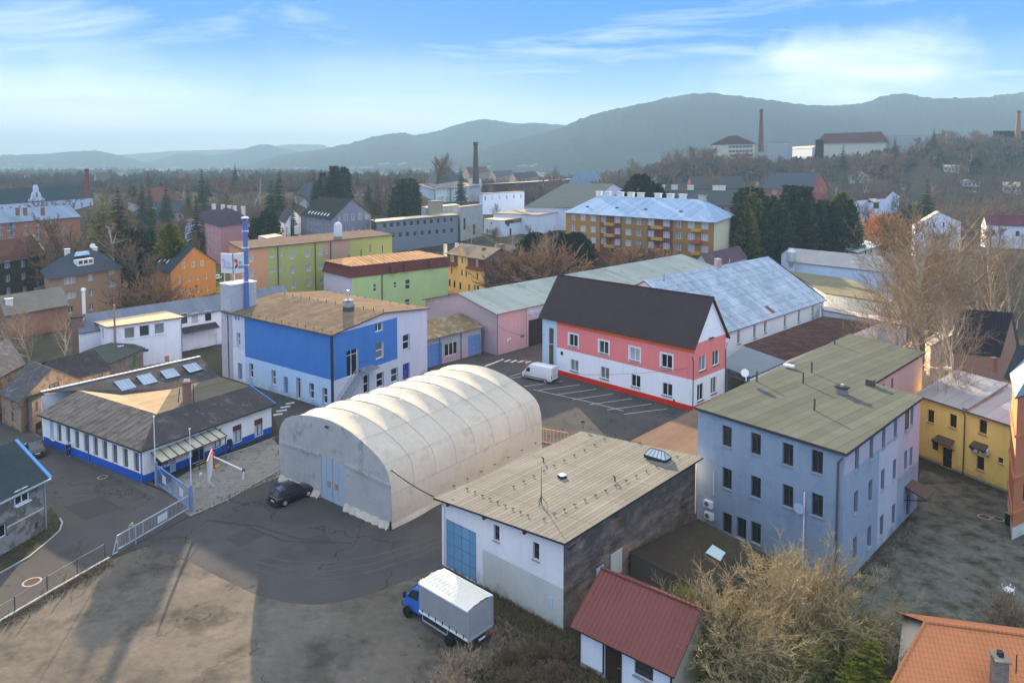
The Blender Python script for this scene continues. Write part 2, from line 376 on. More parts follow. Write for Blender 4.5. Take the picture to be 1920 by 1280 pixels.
    def roof_gable(s, m, rz, along=0, oh=.4, og=.3, th=.14, edge=None, gm=None, off=.5, name='roof', gz=None):
        """ridge parallel to face `along` (0: A-B, 1: B-C) of a four-cornered building; off = share of the depth at which the ridge stands"""
        k = along; A, B, C, D = [s.p[(k+i) % 4] for i in range(4)]; za, zb, zc, zd = [s.zs[(k+i) % 4] for i in range(4)]
        R1 = A+(D-A)*off; R2 = B+(C-B)*off; ax = (B-A).normalized(); e1 = (B-C).normalized(); L1 = (R2-B).length; L2 = (C-R2).length
        s1 = (rz-zb)/L1; s2 = (rz-zc)/L2
        def v(p, z): return Vector((p.x, p.y, z))
        mb = MB(s.org, ax)
        t = Vector((0, 0, th))
        mb.slab([v(A-ax*og+e1*oh, za-s1*oh)+t, v(B+ax*og+e1*oh, zb-s1*oh)+t, v(R2+ax*og, rz)+t, v(R1-ax*og, rz)+t], th, m, edge or gutterm)
        mb.slab([v(C+ax*og-e1*oh, zc-s2*oh)+t, v(D-ax*og-e1*oh, zd-s2*oh)+t, v(R1-ax*og, rz)+t, v(R2+ax*og, rz)+t], th, m, edge or gutterm)
        s.extra += [([v(B, zb), v(C, zc), v(R2, rz)], gm or s.w), ([v(D, zd), v(A, za), v(R1, rz)], gm or s.w)]
        s.ridge = (v(R1, rz+th), v(R2, rz+th)); s.slope = [v(A, za+th), v(B, zb+th), v(R2, rz+th), v(R1, rz+th)]
        s.ro = mb.build(name, s.e); return s
    def roof_hip(s, m, rz, oh=.4, inset=None, along=0, th=.14, edge=None, name='roof'):
        k = along; A, B, C, D = [s.p[(k+i) % 4] for i in range(4)]; z = s.zs[0]; ax = (B-A).normalized(); e1 = (B-C).normalized()
        dep = (C-B).length; ins = dep/2 if inset is None else inset; M1 = (A+D)/2+ax*ins; M2 = (B+C)/2-ax*ins; sl = (rz-z)/(dep/2)
        def v(p, zz): return Vector((p.x, p.y, zz+th))
        a, b, c, d = v(A-ax*oh+e1*oh, z-sl*oh*.6), v(B+ax*oh+e1*oh, z-sl*oh*.6), v(C+ax*oh-e1*oh, z-sl*oh*.6), v(D-ax*oh-e1*oh, z-sl*oh*.6); r1, r2 = v(M1, rz), v(M2, rz)
        mb = MB(s.org, ax)
        for q in ([a, b, r2, r1], [c, d, r1, r2], [b, c, r2], [d, a, r1]): mb.face(q, m)
        for q0, q1 in ((a, b), (b, c), (c, d), (d, a)): t = Vector((0, 0, th)); mb.face([q0-t, q1-t, q1, q0], edge or gutterm)
        mb.face([x-Vector((0, 0, th)) for x in (d, c, b, a)], edge or gutterm)
        s.ridge = (r1, r2); s.slope = [a, b, r2, r1]; s.ro = mb.build(name, s.e); return s
    def part(s, name): return MB(s.org, s.ax)
    def add(s, mb, name, parent=None): o = mb.build(name, parent or s.e); return o
    def chimney(s, x, y, z0, z1, w=.5, m=None, cap=True, parent=None, name='chimney'):
        mb = MB(s.org); an = math.atan2(s.ax.y, s.ax.x); mb.box((x, y, (z0+z1)/2), (w, w*1.3, z1-z0), m or white, an)
        if cap: mb.box((x, y, z1+.06), (w+.16, w*1.3+.16, .12), concrete, an); mb.box((x, y, z1+.2), (w*.5, w*.7, .16), dark, an)
        return mb.build(name, parent or s.e)
    def pipe_down(s, i, u, m=None, z1=None, r=.06):
        mb = MB(s.org); zt = z1 or min(s.zs[i], s.zs[(i+1) % s.n]); mb.tube([s.pt(i, u, s.z0+.1, .12), s.pt(i, u, zt-.5, .12), s.pt(i, u, zt-.05, .42)], r, m or gutterm, 6); mb.build('downpipe', s.e)
def quad(A, B, C=None, z=3.0, zb=None, depth=None, base=0.0, zA=None, zC=None):
    """corner pixels at the eaves (left, near, right) -> four ground points counter-clockwise. zb: pixel row of B's foot gives the height"""
    if zb is not None:
        g = P(B[0], zb, base); r = ray(B[0], B[1]); z = H + r.z*(g.y/r.y)
    b = P(B[0], B[1], z)
    a = P(A[0], A[1], zA if zA is not None else z) if A is not None else None
    c = P(C[0], C[1], zC if zC is not None else z) if C is not None else None
    if c is None: d = (b-a); n = Vector((-d.y, d.x, 0)).normalized(); c = b+n*depth
    if a is None: d = (c-b); n = Vector((-d.y, d.x, 0)).normalized(); a = b+n*depth
    dd = a+c-b
    return [a.xy, b.xy, c.xy, dd.xy], z
def poly_on(pix, z): return [P(x, y, z) for x, y in pix]
# ================================================================ GROUND
def smooth(a, b, x):
    t = min(1, max(0, (x-a)/(b-a))); return t*t*(3-2*t)
def ground_z(x, y):
    if y < 1: return 0.0
    px = 960+x/y*F
    k = smooth(1060, 1330, px)
    z = 33*smooth(400, 640, y)*k+17*smooth(1540, 1780, px)*smooth(430, 640, y)
    z += 13*smooth(285, 430, y)*(1-smooth(760, 980, px))+6*smooth(330, 480, y)*smooth(760, 980, px)*(1-k)
    return z
gm_town = mat('town_ground', (.06, .055, .038), .95, amp=.35, sc=.02, col2=(.04, .037, .03), thr=.55, coord='Object', fine=.6)
def ground():
    ys = [-60, -20, 10]+[30+i*12 for i in range(60)]+[770*1.07**i for i in range(1, 36)]
    mb = MB(); vs = []; n = 161
    for y in ys:
        for i in range(n):
            x = (i-(n-1)/2)/((n-1)/2)*(max(y, 0)*1.35+160); vs.append((x, y, ground_z(x, y)-.012))
    fs = [(r*n+i, r*n+i+1, (r+1)*n+i+1, (r+1)*n+i) for r in range(len(ys)-1) for i in range(n-1)]
    mb.faces(vs, fs, gm_town); o = mb.build('ground', smooth=True); tag(o, kind='structure')
ground()
asph = mat('asphalt', (.074, .07, .068), .92, amp=.3, sc=.12, fine=5, bump=.15, col2=(.06, .057, .056), thr=.56, cracks=.11, soft=.09)
asph2 = mat('asphalt_road', (.08, .074, .07), .92, amp=.13, sc=.15, fine=7, bump=.12, col2=(.068, .064, .06), thr=.58, cracks=.14, soft=.09)
grav = mat('old_tarmac', (.12, .103, .085), .95, amp=.55, sc=.13, fine=1.6, bump=.6, col2=(.07, .06, .05), thr=.57, cracks=.16, soft=.08)
slabm = mat('yard_slabs', (.2, .185, .165), .95, 'seam', 3.2, 2.4, amp=.25, sc=.6, lw=.05, line=.55, col2=(.1, .09, .07), thr=.6)
dirt = mat('dirt', (.06, .052, .038), .98, amp=.45, sc=.5, fine=5, bump=.7, col2=(.04, .045, .022), thr=.52)
mossy = mat('mossy_court', (.11, .11, .095), .95, amp=.6, sc=.3, fine=2.5, bump=.5, col2=(.045, .045, .028), thr=.55, soft=.1)
paint = mat('road_paint', (.5, .5, .48), .8, amp=.3, sc=1.5, bump=0)
def sheet(name, pix, m, z, kind='structure', tess=False):
    mb = MB(); q = poly_on(pix, z)
    n = (q[1]-q[0]).cross(q[2]-q[0])
    a = sum((q[i].x*q[(i+1) % len(q)].y-q[(i+1) % len(q)].x*q[i].y) for i in range(len(q)))
    if a < 0: q.reverse()
    mb.face(q, m); o = mb.build(name); tag(o, kind=kind); return o
sheet('yard_asphalt', [(356, 968), (470, 905), (535, 872), (520, 800), (500, 745), (420, 660), (360, 640), (330, 622), (640, 600), (940, 600), (1000, 560), (1160, 560), (1420, 760), (1330, 900), (1120, 960), (834, 1062), (800, 1072), (740, 1096), (690, 1115), (640, 1128), (590, 1133), (540, 1130), (484, 1116), (420, 1086), (345, 1047), (272, 1024), (210, 1044)], asph, .004)
sheet('side_road', [(-400, 1400), (-900, 1250), (-300, 1000), (-60, 790), (60, 790), (200, 860), (290, 912), (355, 958), (352, 968), (205, 1046), (90, 1112), (0, 1164), (-160, 1262)], asph2, .004)
sheet('forecourt_tarmac', [(-600, 1640), (-160, 1268), (0, 1170), (205, 1050), (272, 1024), (345, 1047), (420, 1086), (484, 1116), (540, 1130), (590, 1133), (640, 1128), (690, 1115), (740, 1096), (800, 1072), (834, 1060), (1056, 1183), (1040, 1215), (960, 1228), (900, 1260), (860, 1300), (860, 1700)], grav, .000)
sheet('yard_slabs', [(300, 915), (372, 872), (510, 822), (540, 850), (545, 885), (470, 915), (356, 968), (310, 930)], slabm, .010)
sheet('dirt_strip', [(834, 1062), (1056, 1183), (1120, 1180), (1290, 1100), (1420, 1180), (1700, 1140), (1680, 1400), (860, 1700), (860, 1300), (900, 1260), (960, 1228), (1000, 1205), (900, 1110)], dirt, .008)
sheet('courtyard', [(1500, 1160), (1600, 1090), (1700, 985), (1727, 880), (1900, 925), (2100, 900), (2300, 1300), (1900, 1330), (1640, 1260)], mossy, .010)
sheet('lawn', [(170, 560), (250, 470), (480, 470), (440, 545), (300, 560)], mat('lawn', (.12, .12, .03), .95, amp=.4, sc=.3, col2=(.05, .06, .02), thr=.5), .02)
sheet('pavement', [(50, 800), (120, 845), (200, 885), (275, 925), (330, 950), (356, 960), (330, 930), (290, 905), (276, 902), (80, 830)], mat('pavement_grey', (.1, .093, .088), .9, 'seam', .6, .6, lw=.02, line=.75, amp=.2), .012)
# far street and fields
sheet('back_street', [(700, 492), (860, 478), (960, 470), (1060, 452), (1060, 446), (960, 455), (860, 470), (700, 480)], asph2, .01)
sheet('car_park', [(690, 470), (900, 452), (1010, 440), (900, 440), (700, 452)], asph, .02)
# kerb
def kerb(name, pix, m, w=.16, h=.12, z=0.0, parent=None):
    mb = MB(); q = poly_on(pix, 0)
    for a, b in zip(q, q[1:]): mb.bar(a+Vector((0, 0, h/2+z)), b+Vector((0, 0, h/2+z)), w, m, h)
    return mb.build(name, parent)
tag(kerb('kerb', [(-160, 1264), (0, 1166), (90, 1113), (205, 1047)], concrete, .2, .16), kind='structure')
tag(kerb('kerb', [(0, 1075), (55, 1044), (90, 1015), (112, 995), (117, 980), (112, 972)], concrete, .14, .1), kind='structure')
tag(kerb('kerb', [(356, 968), (425, 938), (470, 912), (530, 878)], concrete, .14, .1), kind='structure')
sheet('verge', [(-200, 1070), (0, 1074), (55, 1044), (90, 1015), (112, 995), (117, 980), (112, 972), (95, 950), (60, 1000), (-200, 1040)], dirt, .03)
def strips(name, segs, w, m=paint, z=.016):
    mb = MB()
    for (x0, y0, x1, y1) in segs:
        a, b = P(x0, y0, z), P(x1, y1, z); d = (b-a).normalized(); n = Vector((-d.y, d.x, 0))*w/2
        mb.face([a-n, b-n, b+n, a+n], m)
    o = mb.build(name); tag(o, kind='structure'); return o
strips('bay_markings', [(983, 724, 1055, 714), (1011, 731, 1087, 721), (1041, 740, 1118, 729), (1073, 749, 1150, 738), (1105, 758, 1185, 747), (1138, 768, 1222, 757), (1170, 776, 1250, 766), (955, 710, 985, 704), (955, 706, 985, 697), (1000, 730, 1100, 752), (1100, 752, 1170, 770)], .11)
strips('crossing_markings', [(933, 677, 944, 673), (946, 678, 957, 674), (958, 679, 969, 675), (971, 679, 982, 676), (985, 680, 996, 677), (910, 686, 940, 675)], .45)
strips('entrance_markings', [(512, 778, 530, 775), (518, 771, 538, 768), (526, 764, 544, 761), (536, 757, 552, 754)], .55)
strips('yellow_markings', [(364, 880, 384, 872), (367, 871, 386, 863), (404, 874, 412, 870)], .3, mat('yellow_paint', (.5, .4, .05), .8, amp=.2))
mpch = mat('asphalt_patch', (.063, .06, .058), .92, amp=.15, sc=.5, fine=6)
for pp_ in ([(560, 1010), (610, 1000), (640, 1030), (585, 1042)], [(905, 712), (930, 706), (950, 716), (922, 724)], [(120, 950), (190, 930), (230, 952), (160, 975)], [(420, 1010), (470, 985), (500, 1000), (452, 1026)], [(700, 1060), (760, 1048), (775, 1062), (712, 1076)]): sheet('asphalt_patch', pp_, mpch, .009)
def arc(pts, w, m):
    mb = MB(); q = [P(x, y, .012) for x, y in pts]
    for a, b in zip(q, q[1:]):
        n = Vector((-(b-a).y, (b-a).x, 0)).normalized()*w/2; mb.face([a-n, b-n, b+n, a+n], m)
    tag(mb.build('tyre_marks'), kind='structure')
tm_ = mat('tyre_dust', (.085, .08, .077), .95, amp=.3, sc=1, bump=0)
for k in range(3): arc([(470+k*6, 1064-k*13), (540, 1082-k*15), (620, 1084-k*15), (700, 1070-k*14), (780, 1043-k*12), (826, 1022-k*9)], .14, tm_)
tmd = mat('tyre_dark', (.052, .05, .049), .95, amp=.3, sc=1, bump=0)
for k in range(2): arc([(660-k*30, 1018), (560-k*26, 1010+k*4), (480-k*20, 985), (400-k*15, 975)], .18, tmd)
litm = mat('litter_white', (.6, .6, .6), .8)
def disc(name, px, py, r, m, z):
    c = P(px, py, z); mb = MB(c); mb.face([c+Vector((r*math.cos(a*math.pi/10), r*math.sin(a*math.pi/10), 0)) for a in range(20)], m); return mb.build(name)
for (x, y, r, lb) in ((60, 1090, .55, 'round manhole cover in the sunlit side road'), (192, 894, .4, 'rusty drain cover in the pavement by the white office'), (1846, 968, .45, 'pale manhole cover in the mossy courtyard'), (1872, 972, .4, 'manhole cover closest to the orange brick house')):
    o = disc('manhole_cover', x, y, r, mat('iron_cover', (.09, .065, .05), .7, amp=.3), .018); c = disc('rim', x, y, r*1.25, concrete, .014); 
    c.parent = o; c.location = (0, 0, -.003); tag(o, lb, 'manhole cover')

# ================================================================ HANGAR (white tent hall)
canvas = mat('canvas', (.46, .405, .335), .75, amp=.12, sc=.25, fine=2, bump=.25, spec=.2, col2=(.41, .36, .295), thr=.6)
canvas_f = mat('canvas_front', (.42, .40, .37), .75, amp=.2, sc=.3, fine=1.2, bump=.2, col2=(.31, .3, .27), thr=.6)
def hangar():
    Lp, Np = P(525, 898).xy, P(734, 992).xy; d = (Np-Lp).normalized(); nrm = Vector((-d.y, d.x)); Wd = (Np-Lp).length; LEN = 23.5
    ang = math.atan2(d.y, d.x); e = thing('storage_tent', 'large white canvas storage tent with rounded roof and grey double door', 'storage tent', (Np.x, Np.y, 0))
    def T(u, v, z): q = Lp+d*u+nrm*v; return Vector((q.x, q.y, z))
    # profile (u, z) of the front, measured
    prof = [(0, 0), (-.05, 1.2), (-.06, 2.8), (.02, 3.9)]
    pts = [(523, 800), (530, 786), (545, 778), (565, 776), (590, 777), (612, 784), (636, 796), (660, 811), (682, 830), (700, 847), (714, 862), (724, 878), (731, 897)]
    q = [on_vert(x, y, Lp, Np) for x, y in pts]
    prof = [(0, 0), (-.04, 1.6), (0, 3.2)]
    a0 = 3.9
    prof += [(-.08, 4.5), (.06, 5.3), (.45, 6.05), (1.2, 6.8), (2.3, 7.3), (3.8, 7.72), (5.4, 8.0), (7.0, 8.15), (8.5, 8.2), (10.0, 8.05), (11.5, 7.78), (13.0, 7.3), (14.4, 6.76), (15.4, 6.3), (16.2, 5.75), (16.7, 5.1), (16.95, 4.3)]
    prof += [(Wd, 3.2), (Wd+.04, 1.6), (Wd, 0)]
    bays = 8; sub = 6; vs = []; fs = []; n = len(prof)
    for j in range(bays*sub+1):
        ph = (j % sub)/sub; sag = math.sin(math.pi*ph); v = LEN*j/(bays*sub)
        for k, (u, z) in enumerate(prof):
            f = sag*(.19 if z > a0 else .10*z/a0); cx, cz = Wd/2, 3.0; du, dz = cx-u, cz-z; l = math.hypot(du, dz); w = .05*math.sin(k*2.3+j*.7) if 0 < ph < 1 else 0
            vs.append(T(u+du/l*f, v, max(0, z+dz/l*f*1.1+w*.4)))
    for j in range(bays*sub):
        for k in range(n-1): fs.append((j*n+k, j*n+k+1, (j+1)*n+k+1, (j+1)*n+k))
    mb = MB(e.location, d.to_3d()); mb.faces(vs, fs, canvas); mb.build('cover', e, True)
    seam = MB(e.location)
    for j in range(1, bays): seam.tube([T(u, LEN*j/bays, z+.02) for u, z in prof[2:-2]], .022, mat('seam_grey', (.3, .3, .3), .8), 4, False)
    for zz, kk in ((3.4, -3), (6.2, -9), (5.2, -6)): seam.tube([T(prof[kk][0]+.03, LEN*j/(bays*2), prof[kk][1]) for j in range(bays*2+1)], .015, MATS['seam_grey'], 4, False)
    seam.build('seam', e)
    # front and back skins with gaps for the door
    fb = MB(e.location, d.to_3d()); u0, u1, dz = on_vert(602, 880, Lp, Np)[0], on_vert(645, 900, Lp, Np)[0], 4.55
    arch = [(u, z) for u, z in prof]
    def topz(u):
        for (a, b), (c, g) in zip(arch, arch[1:]):
            if a <= u <= c and c > a: return b+(g-b)*(u-a)/(c-a)
        return 3.0
    for (ua, ub) in ((0.0, u0), (u1, Wd)):
        lf = MB(e.location, d.to_3d()); za, zb_ = (4.0, dz-.2) if ua < 1 else (dz-.2, 4.0); lf.face([T(ua, 0, 0), T(ub, 0, 0), T(ub, 0, zb_), T(ua, 0, za)], canvas_f); lf.build('side_sheet', e)
    # upper part as strips over the door line
    us = sorted({0.02, u0, u1, Wd-.02}|{p[0] for p in prof if .02 < p[0] < Wd-.02})
    for a, b in zip(us, us[1:]):
        z1 = lambda u: 4.0 if u <= .03 or u >= Wd-.03 else (4.0+(dz-.2-4.0)*u/u0 if u < u0 else (dz-.2 if u <= u1 else 4.0+(dz-.2-4.0)*(Wd-u)/(Wd-u1)))
        fb.face([T(a, 0, z1(a)), T(b, 0, z1(b)), T(b, 0, max(topz(b), z1(b))), T(a, 0, max(topz(a), z1(a)))], canvas_f)
    fb.build('front_sheet', e); fb = MB(e.location); fb.face([T(u, LEN, z) for u, z in prof][::-1], canvas_f); fb.build('rear_sheet', e)
    bd = MB(e.location)
    for (ua, ub) in ((.1, u0-.1), (u1+.1, Wd-.15)):
        bd = MB(e.location); bd.bar(T(ua, -.06, 4.05 if ua < 1 else 4.4), T(ub, -.06, 4.4 if ub < Wd/2 else 4.05), .1, canvas_f, .28); bd.build('door_flap', e); bd = MB(e.location)
        bd.tube([T(ua, -.05, .06)]+[T(ua+(ub-ua)*k/14, -.25-.22*math.sin(k*1.7)**2, .07) for k in range(1, 14)]+[T(ub, -.05, .06)], .1, canvas, 6)
        bd.build('hem', e); bd = MB(e.location)
        for k in range(14):
            p_, q_ = ua+(ub-ua)*k/14, ua+(ub-ua)*(k+1)/14
            bd.face([T(p_, -.02, .55+.1*math.sin(k*2.1)), T(p_, -.33-.25*math.sin(k*1.7)**2, .03), T(q_, -.33-.25*math.sin((k+1)*1.7)**2, .03), T(q_, -.02, .55+.1*math.sin((k+1)*2.1))], canvas)
        bd.build('skirt', e)
    bd = MB(e.location)
    for k in range(30):
        v0, v1 = LEN*k/30, LEN*(k+1)/30; o0, o1 = .12+.14*math.sin(k*2.7)**2, .12+.14*math.sin((k+1)*2.7)**2
        bd.face([T(Wd+.02, v0, .5), T(Wd+o0, v0, .02), T(Wd+o1, v1, .02), T(Wd+.02, v1, .5)], canvas)
    bd.build('skirt', e); bd = MB(e.location); bd.bar(T(Wd-.02, -.12, 0), T(Wd-.02, -.12, .75), .14, dark)
    bd.build('corner_post', e)
    um = (u0+u1)/2; dm = mat('door_grey_blue', (.36, .41, .46), .55, amp=.07, sc=.5)
    for a, b in ((u0, um-.02), (um+.02, u1)):
        m_ = MB(e.location); c = T((a+b)/2, .05, dz/2); m_.box(c, (b-a-.03, .08, dz-.1), dm, ang)
        m_.bar(T((a+b)/2, .0, .1), T((a+b)/2, .0, dz-.1), .03, dm); m_.bar(T(a+.04, -.01, .1), T(a+.04, -.01, dz-.1), .05, steel)
        dr = m_.build('door', e); sg = MB(e.location); sg.box(T(b-.5 if a < um-1 else a+.55, -.02, 1.75), (.5, .02, .55), mat('warning_plate', (.6, .38, .25), .6, 'seam', .12, .12, lw=.04, line=.4), ang); sg.build('notice', dr)
    lp = MB(e.location); q = on_vert(615, 799, Lp, Np); lp.box(T(q[0], -.2, q[1]), (.4, .22, .12), dark, ang); lp.build('floodlight', e)
    BL.append([Lp, Np, Np+nrm*LEN, Lp+nrm*LEN])
hangar()

# ================================================================ FRONT HALL
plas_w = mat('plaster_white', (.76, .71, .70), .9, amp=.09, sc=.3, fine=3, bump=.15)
plas_g = mat('plaster_grey_patch', (.56, .54, .48), .9, amp=.14, sc=.4, fine=3)
rubble = mat('rubble_wall', (.11, .098, .09), .95, amp=.75, sc=.6, bump=1.0, col2=(.27, .185, .135), thr=.52, fine=4.5, grad=(3.6, .03))
sheetroof = mat('roof_sheet_beige', (.155, .148, .13), .75, 'seam', .42, 4.2, lw=.06, line=.6, amp=.28, sc=.25, bump=.35)
q_, _ = quad((828, 933), (1054, 1012), (1306, 866), z=0) if False else (None, None)
fhB = P(1056, 1182).xy; fhA = P(829, 1058).xy; fhC = P(1307, 858, 6.75).xy
d_ = (fhC-fhB); l_ = d_.length; n_ = Vector((-(fhA-fhB).y, (fhA-fhB).x)).normalized()*-1
if n_.dot(d_) < 0: n_ = -n_
fhC = fhB+(n_*.5+d_.normalized()*.5).normalized()*l_; fhD = fhA+fhC-fhB
fh = Bld('storage_hall', 'white plaster storage hall with flat beige sheet roof and blue gate beside the truck', 'storage hall', [fhA, fhB, fhC, fhD], [5.55, 6.6, 6.6, 5.55], plas_w, deep=.22)
fh.zone(1, -1, 999, -1, 99, rubble)
uu, zz_ = fh.uz(0, 905, 1025); fh.zone(0, uu, 99, -1, 3.05, plas_g)
blue_gate = mat('gate_blue', (.17, .32, .45), .6, 'seam', .95, 0, lw=.03, line=.55, amp=.1, sc=.6)
g0, g1 = fh.uz(0, 836, 1020)[0], fh.uz(0, 893, 1050)[0]
fh.wins[0].append(((g0+g1)/2, 2.05, g1-g0, 4.1, 'gate', mat('gate_rib', (.1, .2, .3), .6), blue_gate, None, 'gate', .12))
fh.win(0, [(931, 999, .62, 1.25), (1005, 1033, .62, 1.3)], .62, 1.3, 'h2', frame_b, GL[0], concrete)
lw = P(1206, 1000, 0)
fh.walls()
fh.roof_flat(sheetroof, .16, .5, dark)
mb = fh.part(0); mb.box(fh.pt(0, fh.uz(0, 1032, 1130)[0], 1.6, .02), (.4, .03, .75), mat('cabinet_blue', (.45, .6, .7), .5), math.atan2(fh.ax.y, fh.ax.x)); fh.add(mb, 'meter_cabinet')
for k in range(4):
    mb = fh.part(0); mb.bar(fh.pt(0, 1.2+k*4.1, 5.75+k*.29, -.2), fh.pt(0, 1.2+k*4.1, 5.62+k*.29, .55), .2, dark, .22); fh.add(mb, 'rafter_end')
mb = fh.part(0); mb.tube([fh.pt(0, -.05, 5.5, .1), fh.pt(0, .35, 5.0, .1), fh.pt(0, .35, .2, .1)], .06, white, 6); fh.add(mb, 'downpipe')
# bricked-up pale patch of the rubble wall
mb = fh.part(0); mb.box(fh.pt(1, 6.6, 2.2, .02), (1.5, .04, 1.9), plas_g, math.atan2((fhC-fhB).y, (fhC-fhB).x)); fh.add(mb, 'plaster_patch')
mb = fh.part(0); mb.box(fh.pt(1, 4.4, 2.4, .03), (.9, .05, .9), mat('patch_blue', (.4, .5, .62), .7), math.atan2((fhC-fhB).y, (fhC-fhB).x)); fh.add(mb, 'shutter')
mb = fh.part(0); mb.box(fh.pt(1, 13.6, 6.35, .02), (26.0, .04, .3), white, math.atan2((fhC-fhB).y, (fhC-fhB).x)); 
RA, RB, RC = fh.rp[0], fh.rp[1], fh.rp[2]
def onroof(px, py): return on_plane(px, py, RA, RB, RC)
# roof fittings: snow hooks, hatch, glazed rooflight, mast
k = 0
for (x0, y0, x1, y1, n) in ((851, 913, 1055, 806, 9), (876, 918, 990, 968, 9), (963, 914, 1172, 806, 12), (1020, 975, 1270, 858, 14), (1108, 806, 1200, 832, 5)):
    for i in range(n):
        p = onroof(x0+(x1-x0)*i/(n-1), y0+(y1-y0)*i/(n-1)); mb = MB(p)
        mb.bar(p, p+Vector((0, 0, .16)), .05, dark); mb.bar(p+Vector((-.14, 0, .14)), p+Vector((.14, .03, .14)), .04, dark); o = mb.build('snow_hook', None); o.parent = fh.e; o.location = p-fh.org
p = onroof(1054, 895); mb = MB(fh.org, fh.ax); mb.box(p+Vector((0, 0, .1)), (.6, .6, .2), dark, .5); mb.box(p+Vector((0, 0, .24)), (.55, .55, .06), white, .5); fh.add(mb, 'roof_hatch')
p = onroof(1233, 860); mb = MB(fh.org); an = math.atan2(fh.ax.y, fh.ax.x); mb.box(p+Vector((0, 0, .15)), (2.2, 1.1, .3), dark, an); rl = fh.add(mb, 'rooflight')
mb = MB(fh.org); ax = fh.ax.to_3d(); ny = Vector((-ax.y, ax.x, 0)); r1, r2 = p-ax*.7+Vector((0, 0, .85)), p+ax*.7+Vector((0, 0, .85)); cs = [p+ax*a*1.08+ny*b*.53+Vector((0, 0, .3)) for a, b in ((-1, -1), (1, -1), (1, 1), (-1, 1))]
gp = mat('rooflight_glass', (.4, .45, .48), .15, amp=.1, spec=.6)
for f in ([cs[0], cs[1], r2, r1], [cs[2], cs[3], r1, r2], [cs[1], cs[2], r2], [cs[3], cs[0], r1]): mb.face(f, gp)
for a, b in ((cs[0], r1), (cs[1], r2), (cs[2], r2), (cs[3], r1), (r1, r2)): mb.bar(a, b, .05, dark)
for t in (.2, .4, .6, .8): mb.bar(cs[0].lerp(cs[1], t), r1.lerp(r2, t), .04, dark)
mb.build('glazing', rl)
p = onroof(1015, 944); mb = MB(fh.org); mb.tube([p, p+Vector((0, 0, 3.0))], [.045, .015], dark, 6)
for a in range(3): t = a*2.1; mb.bar(p+Vector((0, 0, .6)), p+Vector((.45*math.cos(t), .45*math.sin(t), 0)), .035, dark)
fh.add(mb, 'lightning_rod')
for x, y in ((1019, 866), (1153, 902)):
    p = onroof(x, y); mb = MB(fh.org); mb.tube([p, p+Vector((0, 0, .35)), p+Vector((-.15, -.1, .5))], .06, dark, 6); fh.add(mb, 'vent_pipe')
cable = mat('cable_black', (.03, .03, .03), .7)
# cable from the tent to the hall
def hang(a, b, sag, n=14): return [a.lerp(b, t/n)-Vector((0, 0, sag*4*(t/n)*(1-t/n))) for t in range(n+1)]
a = at_d(700, 852, 67.5); b = fh.rp[0]+Vector((.2, .1, -.05)); mb = MB(); mb.tube(hang(a, b, .35), .045, cable, 5); tag(mb.build('cable'), 'twisted black cable sagging from the white tent to the hall roof corner', 'cable')
# lamp on mast at back corner
p = onroof(1093, 803); mb = MB(fh.org); mb.tube([p, p+Vector((0, 0, .7))], .04, dark, 6); mb.box(p+Vector((0, 0, .72)), (.35, .2, .15), dark, .4); fh.add(mb, 'floodlight')

# ---- low annex with brown felt roof between hall and grey-blue house
redfelt = mat('roof_brown_felt', (.15, .1, .075), .85, 'seam', 1.0, 0, lw=.05, line=.8, amp=.15)
aB = P(1308, 862, 5.6).xy; aA = P(1188, 832, 5.6).xy; aC = P(1330, 772, 5.6).xy
an_ = Bld('low_annex', 'low annex with sloping reddish brown roof between the beige hall and the blue-grey house', 'annex', [P(1186, 828, 5.2).xy, P(1306, 862, 5.2).xy, P(1345, 790, 5.2).xy, P(1306, 768, 5.2).xy], 5.2, plas_w)
an_.walls(); an_.roof_flat(redfelt, .15, .1)
# ================================================================ BLUE-GREY HOUSE
gbz = 10.6
bluegrey = mat('plaster_bluegrey', (.25, .315, .39), .88, amp=.07, sc=.25, fine=3, bump=.15, col2=(.225, .28, .365), thr=.56)
bg_lilac = mat('plaster_lilac', (.37, .36, .43), .88, amp=.07, sc=.3, fine=3)
bg_pale = mat('plaster_paleblue', (.38, .42, .49), .88, amp=.07, sc=.3, fine=3)
pinkish = mat('plaster_pinkgrey', (.42, .33, .33), .88, amp=.09, sc=.3, fine=3)
feltroof = mat('roof_felt_green', (.095, .1, .082), .9, 'seam', 1.0, 7.5, lw=.06, line=.62, amp=.2, sc=.35, bump=.35, fine=6)
GBp = [P(x, y, gbz).xy for x, y in ((1309, 768), (1584, 853), (1726, 748), (1634, 722), (1730, 664), (1595, 630))]
gb = Bld('apartment_house', 'three-storey blue-grey house with flat felt roof and narrow dark windows', 'house', GBp, gbz, bluegrey, deep=.24)
ws = dict(fm=frame_b, sill=concrete, gm=GL[0])
gb.win(0, [(1363, 818), (1417, 832), (1477, 852), (1532, 866), (1363, 897), (1417, 913), (1477, 930), (1532, 947), (1363, 981), (1390, 990), (1417, 999)], .95, 1.85, 't2', **ws)
gb.win(1, [(1607, 860), (1634, 840), (1657, 821), (1679, 802), (1700, 785), (1710, 779), (1605, 941), (1632, 920), (1655, 899), (1677, 880), (1698, 863), (1708, 856), (1603, 1027), (1630, 1006), (1653, 985), (1675, 964)], .85, 1.85, 't1', **ws)
LB = gb.fr(1)[3]; u1_, _ = gb.uz(1, 1649, 850); u2_, _ = gb.uz(1, 1684, 850)
gb.zone(1, u1_, u2_, -1, 8.6, bg_pale); gb.zone(1, -1, 99, 8.9, 99, bg_lilac); gb.zone(1, u2_, 99, 4.6, 99, bg_lilac)
gb.zone(2, -1, 99, -1, 99, pinkish); gb.zone(3, -1, 99, -1, 99, pinkish)
